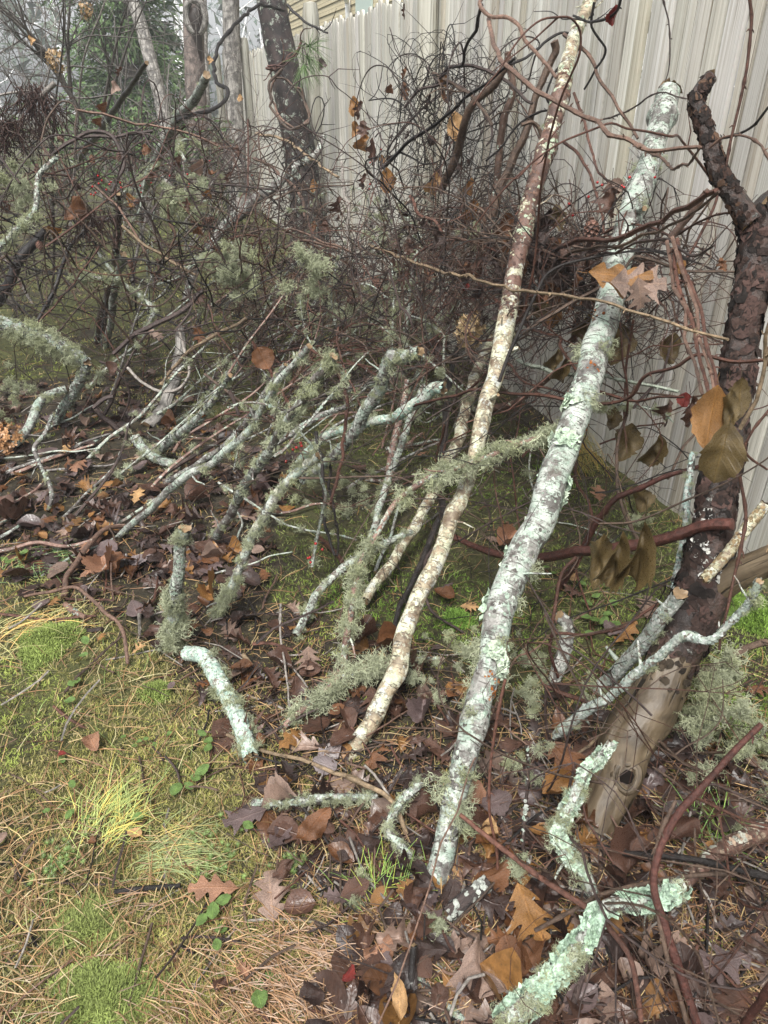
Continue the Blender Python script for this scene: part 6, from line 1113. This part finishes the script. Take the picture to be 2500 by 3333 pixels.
cushion('small bright moss cushion below the needles near the mint branch', 'C1', 1010, 1180, 90, 55, .02, 1500)
cushion('deep green moss hump at the right edge behind the dead trunk', 'C3', 880, 380, 120, 70, .06, 3500, (.15, .25, .04))
cushion('small deep green moss cushion left of the stump stick', 'C2', 750, 410, 55, 30, .03, 1200, (.16, .28, .05))
# fallen needles, dry grass, fine debris
def strips(mb, x, y, z, az, L, w, C, bow=.15, lift=.012):
    n = len(x); S = 4; t = np.linspace(0, 1, S); d = np.stack([np.cos(az), np.sin(az)], -1); pd = np.stack([-d[:, 1], d[:, 0]], -1); bw = rng.normal(0, bow, n); lf = rng.uniform(0, 1, n) * lift; tz = rng.normal(0, .05, n)
    P = np.zeros((n, S, 3)); P[:, :, 0] = x[:, None] + L[:, None] * (t * d[:, :1] + pd[:, :1] * (bw[:, None] * 4 * t * (1 - t))); P[:, :, 1] = y[:, None] + L[:, None] * (t * d[:, 1:] + pd[:, 1:] * (bw[:, None] * 4 * t * (1 - t)))
    P[:, :, 2] = np.maximum(gz(P[:, :, 0], P[:, :, 1]) + .002, z[:, None] + lf[:, None] * 4 * t * (1 - t) + tz[:, None] * t * L[:, None])
    sd = np.concatenate([pd, np.full((n, 1), .4)], 1)[:, None] * (w[:, None] * np.array([.7, 1, .9, .3])[None])[:, :, None] / 2
    V = np.stack([P - sd, P + sd], 2); i = (np.arange(n) * S * 2)[:, None] + np.arange(S - 1)[None] * 2; Q = np.stack([i, i + 1, i + 3, i + 2], -1).reshape(-1, 4); mb.add(V.reshape(-1, 3), Q, None, None, np.repeat(C, S * 2, 0))
def needles():
    mb = MB(); x, y = scatter(19000, 6, p=.95); lit = inside(LITTER, x, y); k = rng.random(len(x)) < np.where(lit, .95, np.clip(.55 + .5 * vn(x, y, 5, 9), .1, 1)); x, y = x[k], y[k]; n = len(x)
    C = np.array([(.30, .19, .085), (.36, .27, .13), (.18, .095, .05), (.24, .13, .06)])[rng.integers(0, 4, n)] * rng.uniform(.6, 1.25, (n, 1)); d = np.hypot(x, y)
    strips(mb, x, y, gz(x, y) + rng.uniform(.003, .018, n), rng.random(n) * 6.283 , rng.uniform(.04, .12, n), .0011 + .0004 * d, C, .06)
    cx, cy = at(*tpx('D2', 110, 800), 'g')[:2]; m = 480; xx = rng.normal(cx, .10, m); yy = rng.normal(cy, .06, m); strips(mb, xx, yy, gz(xx, yy) + rng.uniform(.004, .03, m), rng.normal(-.5, .5, m), rng.uniform(.06, .12, m), np.full(m, .0014), np.array((.25, .14, .07)) * rng.uniform(.5, 1.3, (m, 1)), .08)
    mb.build('pine_needles', M['needle'], kind='stuff', label='tan fallen pine needles strewn over moss and leaves', smooth=False)
needles()
def thatch():
    mb = MB(); x, y = scatter(13000, 5, p=1.0); lit = inside(LITTER, x, y); k = (~lit) & (rng.random(len(x)) < np.clip(.4 + .6 * vn(x, y, 3.3, 4), .05, 1)); x, y = x[k], y[k]; n = len(x)
    C = np.where(rng.random((n, 1)) < .68, np.array((.38, .34, .18)), np.array((.17, .23, .07))) * rng.uniform(.6, 1.25, (n, 1)); strips(mb, x, y, gz(x, y) + .006, rng.normal(2.6, .9, n), rng.uniform(.05, .15, n), .0011 + .0004 * np.hypot(x, y), C, .16, .02)
    mb.build('dry_grass', M['grass'], kind='stuff', label='straw-coloured fine grass lying through the moss', smooth=False)
thatch()
def debris():
    mb = MB(); x, y = scatter(8500, 6, p=.75); lit = inside(LITTER, x, y); k = rng.random(len(x)) < np.where(lit, .95, .06); x, y = x[k], y[k]
    for a, b in zip(x, y):
        az = rng.random() * 6.283; L = rng.uniform(.03, .2); r = rng.uniform(.0009, .0032); z = gz(a, b) + r + rng.uniform(0, .02); d = np.array([math.cos(az), math.sin(az), rng.normal(0, .1)]); P = [np.array([a, b, z])]
        for _ in range(4): d = d + rng.normal(0, .16, 3) * (1, 1, .4); P.append(P[-1] + d / np.linalg.norm(d) * L / 4)
        P = np.array(P); P[:, 2] = np.maximum(P[:, 2], gz(P[:, 0], P[:, 1]) + r); tube(mb, P, r, 4, np.array(VC['rndgpb'[rng.integers(6)]]) * rng.uniform(.6, 1.3))
    mb.build('twig_debris', M['vine'], kind='stuff', label='small broken twigs scattered through the litter')
debris()
def grass_tuft(label, tile, px, py, L, n, az, C, R=.03, sp=.5, up=.5):
    c = at(*tpx(tile, px, py), 'g'); mb = MB(); rg = rng
    for _ in range(n):
        b = c + rg.normal(0, R, 3) * (1, 1, 0); b[2] = gz(b[0], b[1]); a = az + rg.normal(0, sp); d = np.array([math.cos(a) * (1 - up), math.sin(a) * (1 - up), up + rg.uniform(0, .4)]); d /= np.linalg.norm(d); P = [b]; l = L * rg.uniform(.5, 1.2)
        for _ in range(6): d = d + (0, 0, -.17); d /= np.linalg.norm(d); q = P[-1] + d * l / 6; q[2] = max(q[2], gz(q[0], q[1]) + .003); P.append(q)
        tube(mb, P, np.linspace(.0011, .0004, 7), 3, np.array(C) * rg.uniform(.6, 1.35) * (1 if rg.random() < .7 else np.array((1.6, 1.1, .9))))
    mb.build('grass_tuft', M['grass'], None, tuple(c), label=label, cat='grass', group='grass tufts')
grass_tuft('fine bright green grass tuft in the middle of the lawn', 'Q5', 470, 620, .10, 190, 1.1, (.30, .36, .11), .035, .8, .4)
grass_tuft('darker grass tuft combed to the right on the lawn', 'Q5', 690, 740, .12, 170, .05, (.23, .27, .11), .03, .5, .25)
grass_tuft('dark green grass tuft at the upper left of the lawn', 'C1', 200, 350, .13, 130, .2, (.16, .26, .10), .05, .6, .3)
grass_tuft('arching yellowish grass tuft at the fence foot beside the mint birch', 'Q4', 880, 560, .22, 140, 2.9, (.33, .30, .10), .05, .9, .55)
grass_tuft('second yellowish grass tuft further along the fence foot', 'B3', 500, 1250, .2, 110, 2.4, (.30, .30, .10), .05, .9, .55)
grass_tuft('thin green grass blades at the foot of the big mint birch', 'D2', 480, 470, .08, 60, 1.5, (.22, .36, .08), .03, 1.2, .6)
grass_tuft('green grass tuft low at the right edge behind the canes', 'D3', 740, 270, .1, 90, 1.2, (.14, .26, .06), .04, 1.2, .5)
grass_tuft('pale dry grass draped over the moss cushion', 'C1', 120, 790, .15, 90, .2, (.42, .40, .17), .06, .5, .3)
def starmoss(label, tile, px, py, n, R):
    c = at(*tpx(tile, px, py), 'g'); mb = MB()
    for _ in range(n):
        b = c + rng.normal(0, R, 3) * (1, 1, 0); b[2] = gz(b[0], b[1]) + rng.uniform(.01, .022); C = np.array((.12, .18, .05)) * rng.uniform(.6, 1.3)
        for j in range(11): a = j * .571 + rng.random() * .2; d = np.array([math.cos(a), math.sin(a), rng.uniform(.1, .9)]) * .009; s = np.array([-math.sin(a), math.cos(a), 0]) * .001; mb.add([b - s, b + s, b + d], None, [(0, 1, 2)], None, C)
        tube(mb, [b - (0, 0, .02), b], .0008, 3, C * .6)
    mb.build('star_moss', M['grass'], None, tuple(c), label=label, cat='moss', group='star moss clumps', smooth=False)
starmoss('star-shaped green moss clump at the left of the lawn', 'D1', 230, 370, 50, .03)
starmoss('star moss clump beside the combed grass tuft', 'D1', 800, 340, 40, .04)
starmoss('star moss clump in front of the orange-tipped moss', 'D2', 130, 380, 26, .02)
# seedlings
def seedling(label, tile, px, py, leaves, L=.022, h=.025, col='grn'):
    c = at(*tpx(tile, px, py), 'g'); root = place('seedling', None, tuple(c), label=label, cat='plant', group='green seedlings'); mb = MB(); rg = np.random.default_rng(int(px + py))
    for j in range(leaves):
        a = j * 2.4 + rg.normal(0, .3); top = c + np.array([0, 0, h * rg.uniform(.6, 1.2)]) + rg.normal(0, .004 + .004 * leaves, 3) * (1, 1, .3); d = np.array([math.cos(a), math.sin(a), rg.uniform(0, .35)]); l = L * rg.uniform(.75, 1.2); tube(mb, [c, (c + top) / 2 + rg.normal(0, .002, 3), top], .0008, 4, (.2, .08, .05)); put_leaf('leaf', None, top, top + d * l, (0, 0, 1), 'oval', col, rg.integers(4), 'flat', parent=root, wide=1.15)
    mb.build('stem', M['vine'], root)
for a in [('four-leaved seedling left of the bright grass tuft', 'D1', 285, 208, 4, .026), ('single round green leaf standing right of the bright grass tuft', 'D1', 483, 212, 1, .034), ('bright seedling at the top of the lawn foreground', 'D1', 705, 65, 4, .034), ('yellowish seedling at the mauve leaf edge', 'D2', 38, 275, 3, .028), ('spreading cluster of glossy seedlings on the lower lawn', 'D1', 845, 540, 8, .03), ('pair of green leaves at the bottom of the lawn', 'D1', 945, 840, 3, .034), ('green seedling in the grass behind the hanging olive leaves', 'C3', 305, 335, 5, .034), ('green seedling below it in the grass near the stump stick', 'C3', 300, 430, 6, .036), ('two green leaves on the moss beside the dark twig', 'C1', 530, 980, 2, .036), ('dark green two-leaved seedling on the mid lawn', 'C1', 480, 1180, 3, .03), ('rosette seedling below the red runner', 'C1', 955, 1525, 6, .018), ('tall bright seedling beside the sawn mint branch', 'C1', 1390, 1500, 3, .034), ('green seedling in the grass at upper left', 'C1', 120, 290, 3, .04), ('tiny leaf pair on the moss near the left edge of the lawn', 'D1', 170, 190, 1, .02), ('green speckled leaf in the lower left lawn', 'C1', 415, 1610, 1, .028), ('small seedling behind the mint birch', 'C3', 150, 250, 4, .024)]: seedling(*a)
# ---------------------------------------------------------------- berries, cones, flower heads and other small things
def berries(label, pts, R=.0034, grp='red berries on the vines'):
    P = [at(*tpx(t, x, y), sp) for t, x, y, sp in pts]; root = place('berry_cluster', None, tuple(P[0]), label=label, cat='berries', group=grp); st = MB()
    for p in P:
        mb = MB(); m, k = 7, 10; th = np.linspace(0, np.pi, m); ph = np.arange(k + 1) * 2 * np.pi / k; rr = R * zdepth(p) ** .35; V = p + rr * np.stack([np.sin(th)[:, None] * np.cos(ph), np.sin(th)[:, None] * np.sin(ph), np.broadcast_to(np.cos(th)[:, None], (m, k + 1))], -1); mb.add(V.reshape(-1, 3), grid_faces(m, k + 1)[:, ::-1], None, None, np.array((.33, .013, .013)) * rng.uniform(.6, 1.15)); mb.build('berry', M['berry'], root, tuple(p)); tube(st, [p + (0, 0, rr), p + rng.normal(0, .004, 3) + (0, 0, rr + .014)], .0007, 4, VC['r'])
    st.build('stalk', M['vine'], root)
berries('three red berries on the vine left of the pine cone at right', [('Q2', 800, 880, 'f.4'), ('Q2', 815, 930, 'f.4'), ('Q2', 883, 850, 'f.4')])
berries('pair of red berries above the brown oak leaf at right', [('Q2', 922, 788, 'f.4'), ('Q2', 942, 799, 'f.4')])
berries('red berries beside the translucent leaf at right', [('Q2', 1026, 804, 'f.4'), ('Q2', 1036, 810, 'f.4'), ('Q2', 1061, 766, 'f.42')])
berries('clump of red berries on the mint birch top', [('Q2', 1155, 755, 'f.32'), ('Q2', 1158, 768, 'f.32'), ('Q2', 1170, 766, 'f.33')])
berries('red berries dangling in the middle of the pile', [('B2', 240, 1255, 'f1.5'), ('B2', 262, 1242, 'f1.5'), ('B2', 290, 1213, 'f1.5'), ('B2', 296, 1232, 'f1.5'), ('B2', 195, 1333, 'f1.5')])
berries('red berries hanging low in front of the bearded branch', [('C2', 222, 118, 'f1.5'), ('C2', 247, 140, 'f1.5'), ('C2', 201, 170, 'f1.5'), ('C2', 203, 188, 'f1.5'), ('C2', 194, 172, 'f1.5')])
berries('dark red berries at the cream birch joint', [('C2', 502, 410, 'f1.15'), ('C2', 512, 405, 'f1.15'), ('C2', 520, 412, 'f1.15')], .0035)
berries('spray of red berries in the left tangle', [('A1', 600 + int(q), int(r), 'y3.75') for q, r in [(0, 1210), (-10, 1260), (20, 1250), (40, 1190), (35, 1140), (90, 1230), (110, 1195), (120, 1180), (60, 1170), (180, 1185), (185, 1215), (8, 1265)]], .0032)
berries('red berries around the lichen cushion', [('A1', x, y, 'y3.9') for x, y in [(1225, 1195), (1222, 1215), (1228, 1325), (1215, 1130), (980, 1185), (910, 1205), (850, 1202), (915, 1248), (1100, 1140)]], .0032)
berries('red berries on the vine near the far fence', [('A1', x, y, 'y5') for x, y in [(1425, 960), (1455, 940), (1490, 945), (1560, 915), (1610, 908), (1650, 918), (1360, 1045), (1520, 1075), (1635, 1135)]], .0032)
berries('few red berries beside the withered spray on the fence', [('A2', 740, 1055, 'f.35'), ('A2', 812, 970, 'f.35'), ('A2', 740, 1195, 'f.55'), ('A2', 735, 1225, 'f.55')], .0032)
def cone(label, tile, b, t, sp, w, C=(.13, .065, .045), sp2=None):
    B = at(*tpx(tile, *b), sp); T = at(*tpx(tile, *t), 'y%.4f' % B[1]); ax = T - B; L = np.linalg.norm(ax); ax /= L; a = np.cross(ax, (0, 0, 1.)) if abs(ax[2]) < .9 else np.cross(ax, (1., 0, 0)); a /= np.linalg.norm(a); c = np.cross(ax, a); mb = MB(); R = w * L; tube(mb, [B, T], [R * .35, R * .12], 8, np.array(C) * .5); n = 64
    for i in range(n):
        f = i / n; th = i * 2.39996; r = R * math.sin(math.pi * (.12 + .84 * f) ** .8) ** .7; p = B + ax * L * (.04 + .92 * f); o = a * math.cos(th) + c * math.sin(th); s = -a * math.sin(th) + c * math.cos(th); ww = R * .36 * (1.15 - .5 * f); e = p + o * r + ax * L * .09; q = p + o * r * .3
        col = np.array(C) * rng.uniform(.6, 1.3); mb.add([q - s * ww * .5, q + s * ww * .5, e + s * ww, e - s * ww, e + o * ww * .25 + ax * ww * .7, e - ax * L * .03], [(0, 1, 2, 3)], [(3, 2, 4), (3, 5, 2)], None, np.array([col * .5, col * .5, col, col, col * 1.9 + .05, col * .8]))
    mb.build('pine_cone', M['cone'], None, tuple(B), label=label, cat='pine cone', group='pine cones caught in the pile', smooth=False)
cone('open pine cone hanging on the right band of vines against the fence', 'A3', (520, 1410), (510, 1600), 'f.45', .28)
cone('dark pine cone hanging above the lichen mass in the middle', 'B2', (770, 140), (815, 245), 'f.75', .26)
cone('reddish pine cone lying level above the lichen in the middle', 'B2', (590, 290), (690, 300), 'f.85', .28)
cone('small pine cone in the left tangle beside the gnarled branch', 'A1', (1310, 1450), (1385, 1420), 'y3.8', .3)
cone('dark pine cone hanging left of the black pole', 'A1', (370, 880), (415, 915), 'y4.1', .35)
cone('pine cone hanging beside the sapling stem over the moss', 'B1', (845, 15), (850, 75), 'y3.8', .35)
cone('pine cone in the middle of the left tangle on the purple vine', 'A1', (768, 985), (775, 1050), 'y3.85', .3)
cone('pine cone under the orange-brown leaf in the left tangle', 'A1', (900, 1290), (870, 1330), 'y3.75', .35)
cone('pine cone on the far left tangle bottom', 'A1', (250, 1560), (265, 1620), 'y3.6', .4)
def flower(label, tile, px, py, sp, R, n, C=(.55, .40, .22)):
    c = at(*tpx(tile, px, py), sp); root = place('dried_flower_head', None, tuple(c), label=label, cat='flower head', group='dried flower heads'); mb = MB(); rg = np.random.default_rng(n)
    for _ in range(n):
        d = rg.normal(0, 1, 3); d[1] -= .35; d /= np.linalg.norm(d); p = c + d * R * rg.uniform(.55, 1.05) * (1, 1, 1.25); nn = d + rg.normal(0, .4, 3); nn /= np.linalg.norm(nn); a = np.cross(nn, rg.normal(0, 1, 3)); a /= np.linalg.norm(a); b = np.cross(nn, a); s = R * rg.uniform(.17, .28); col = np.array(C) * rg.uniform(.55, 1.3)
        for j in range(4):
            th = j * 1.5708; u = a * math.cos(th) + b * math.sin(th); v = -a * math.sin(th) + b * math.cos(th); mb.add([p, p + u * s * .55 + v * s * .38 + nn * s * .1, p + u * s + nn * s * rg.uniform(.0, .35), p + u * s * .55 - v * s * .38 + nn * s * .1], [(0, 1, 2, 3)], None, [(.5, 0), (1, .5), (.5, 1), (0, .5)], col)
    mb.build('florets', M['needle'], root, smooth=False); st = MB(); tube(st, catmull([c + (0, 0, -R * 2.4), c + (.01, 0, -R), c], .02)[0], .0025, 6, VC['n'])
    for _ in range(24): d = rg.normal(0, 1, 3); d /= np.linalg.norm(d); tube(st, [c, c + d * R * .8], .0009, 4, VC['n'])
    st.build('stem', M['vine'], root)
flower('dried tan hydrangea-like flower head beside the forked birch', 'B2', 1380, 480, 'f.6', .062, 150)
flower('orange-tan dried flower head lying at the left edge litter', 'B1', 75, 1190, 'y3.0', .075, 110, (.45, .24, .11))
flower('tan dried flower ball hanging in the corner shrub', 'A1', 365, 385, 'y5.2', .06, 110, (.42, .28, .14))
flower('small dried flower ball high in the corner shrub with lichen', 'A1', 555, 65, 'y5.3', .045, 80, (.42, .28, .14))
def clump(label, name, cat, tile, px, py, sp, n, s, spread, group='lichen clumps caught in the pile'):
    c = at(*tpx(tile, px, py), sp); root = place(name, None, tuple(c), label=label, cat=cat, group=group); rg = np.random.default_rng(int(px))
    for _ in range(int(n * 1.7)):
        p = c + rg.normal(0, 1, 3) * spread; k = s * .62 * rg.uniform(.7, 1.3); mw = Matrix.Translation(p) @ Matrix.Rotation(rg.random() * 6.28, 4, 'X') @ Matrix.Rotation(rg.random() * 6.28, 4, 'Y') @ Matrix.Diagonal((k, k, k, 1)); place('lichen_tuft', TUFTS[rg.integers(7)], p, root, mw=mw)
for a in [('pale lichen cushion on the right of the left tangle', 'A1', 1250, 1230, 'y3.85', 7, .06, .035), ('pale lichen cushion directly below left of the upper one', 'A1', 1150, 1310, 'y3.85', 10, .06, .045), ('big lichen mass in the middle under the gnarled branch', 'B1', 1560, 120, 'y3.5', 16, .07, .07), ('yellowish lichen ball right of the big lichen mass', 'B2', 360, 55, 'f1.3', 9, .06, .035), ('lichen hanging under the reddish pine cone', 'B2', 640, 390, 'f.8', 14, .055, .05), ('lichen curtain in the middle right of the pine cone', 'B2', 810, 350, 'f.7', 14, .055, .055), ('lichen hanging on the dark stems left of the flower head', 'B2', 960, 150, 'f.6', 10, .045, .04), ('lichen on the stem foot at the fence in the middle', 'A2', 800, 1420, 'f.5', 10, .045, .05), ('lichen tangle low by the fence in the middle', 'A2', 840, 1590, 'f.55', 14, .05, .06), ('pale lichen clump on the pile left of the brown birch', 'Q2', 385, 1010, 'f.45', 12, .032, .03), ('shaggy lichen at the left edge above the moss', 'A1', 65, 1190, 'y3.6', 14, .06, .06), ('white lichen clump at the left edge', 'B1', 50, 860, 'y2.9', 9, .05, .045), ('lichen beard on the right flank of the big mint birch', 'C2', 830, 300, 'f1.0', 0, .03, .02), ('lichen clump low between cream and mint birch', 'C2', 640, 625, 'g.06', 7, .038, .03), ('large lichen clump left of the big mint birch, low', 'C2', 780, 510, 'g.1', 11, .04, .04), ('branching pale lichen lying at the bottom below the big birch', 'D2', 660, 600, 'g.03', 3, .042, .012), ('branching lichen hung on the bearded twig at right', 'Q6', 600, 330, 'g.13', 5, .04, .022), ('lichen sprig lying left of the bottom limb', 'Q6', 575, 790, 'g.06', 4, .035, .018), ('long grey lichen curtain right of the dead trunk', 'C3', 740, 780, 'g.14', 22, .05, .05), ('upper part of the lichen curtain on its bent stick', 'C3', 790, 600, 'g.22', 12, .045, .03), ('lichen mat at the right edge by the curtain', 'C3', 900, 890, 'g.05', 12, .045, .045), ('lichen clump at the twig behind the stump stick', 'C3', 80, 560, 'g.05', 8, .035, .03), ('lichen clump left of the stump stick low down', 'C3', 70, 680, 'g.05', 8, .035, .03), ('small lichen bunch at the foot of the broken branch', 'C3', 285, 665, 'g.1', 4, .03, .012), ('lichen tuft in front of the red cane', 'Q4', 1075, 770, 'f.5', 4, .035, .02), ('shaggy lichen on the far side of the pile beside the long stick', 'B2', 330, 1540, 'f1.3', 12, .05, .06), ('broad lichen mat on the ground in the mid clearing', 'B2', 680, 1560, 'g.05', 16, .05, .07), ('bluish lichen clump at the root of the crooked mint branch', 'B2', 310, 1490, 'g.08', 7, .045, .04), ('lichen crumbs beside the dark round leaf', 'D2', 400, 450, 'g.01', 4, .026, .022)]:
    if a[5]: clump(a[0], 'lichen_clump', 'lichen', *a[1:])
# fibrous root clumps in the left tangle
def roots(label, tile, px, py, sp, w_, h_, n):
    c = at(*tpx(tile, px, py), sp); mb = MB(); rg = np.random.default_rng(n)
    for _ in range(n):
        p = c + rg.normal(0, 1, 3) * (w_ * .3, w_ * .3, .02); d = rg.normal(0, .35, 3); d[2] = -1; P = [p]
        for _ in range(7): d = d + rg.normal(0, .35, 3); d[2] -= .1; d /= np.linalg.norm(d); P.append(P[-1] + d * h_ / 6)
        tube(mb, P, .0022, 4, np.array((.06, .032, .025)) * rg.uniform(.5, 1.4))
    mb.build('root_clump', M['vine'], None, tuple(c), label=label, cat='roots', group='root clumps')
roots('shaggy clump of hanging reddish roots in the left tangle', 'A1', 205, 575, 'y4.2', .16, .22, 110)
roots('dark root ball at the left edge of the tangle', 'A1', 30, 800, 'y4.1', .14, .16, 90)
roots('matted dark fibres low in the left tangle', 'A1', 620, 1380, 'y3.8', .22, .16, 50)
# pine sprig
def sprig():
    c = at(*tpx('A2', 300, 300), 'y7.0'); root = place('pine_sprig', None, tuple(c), label='sprig of long green pine needles on the right side of the pine trunk', cat='sprig'); st, nd = MB(), MB()
    for e in ((330, 370), (345, 300), (310, 420)):
        t = at(*tpx('A2', *e), 'y6.95'); tube(st, [c, (c + t) / 2 + (0, 0, .02), t], .006, 5, VC['d'])
        for _ in range(45):
            d = rng.normal(0, 1, 3) + (t - c) / np.linalg.norm(t - c) * .9 + (0, 0, -.3); d /= np.linalg.norm(d); tube(nd, [t, t + d * .1, t + d * .2 + (0, 0, -.03)], [.0022, .002, .001], 3, np.array((.13, .20, .08)) * rng.uniform(.6, 1.3))
    st.build('twig', M['vine'], root); nd.build('needles', M['needle'], root)
sprig()
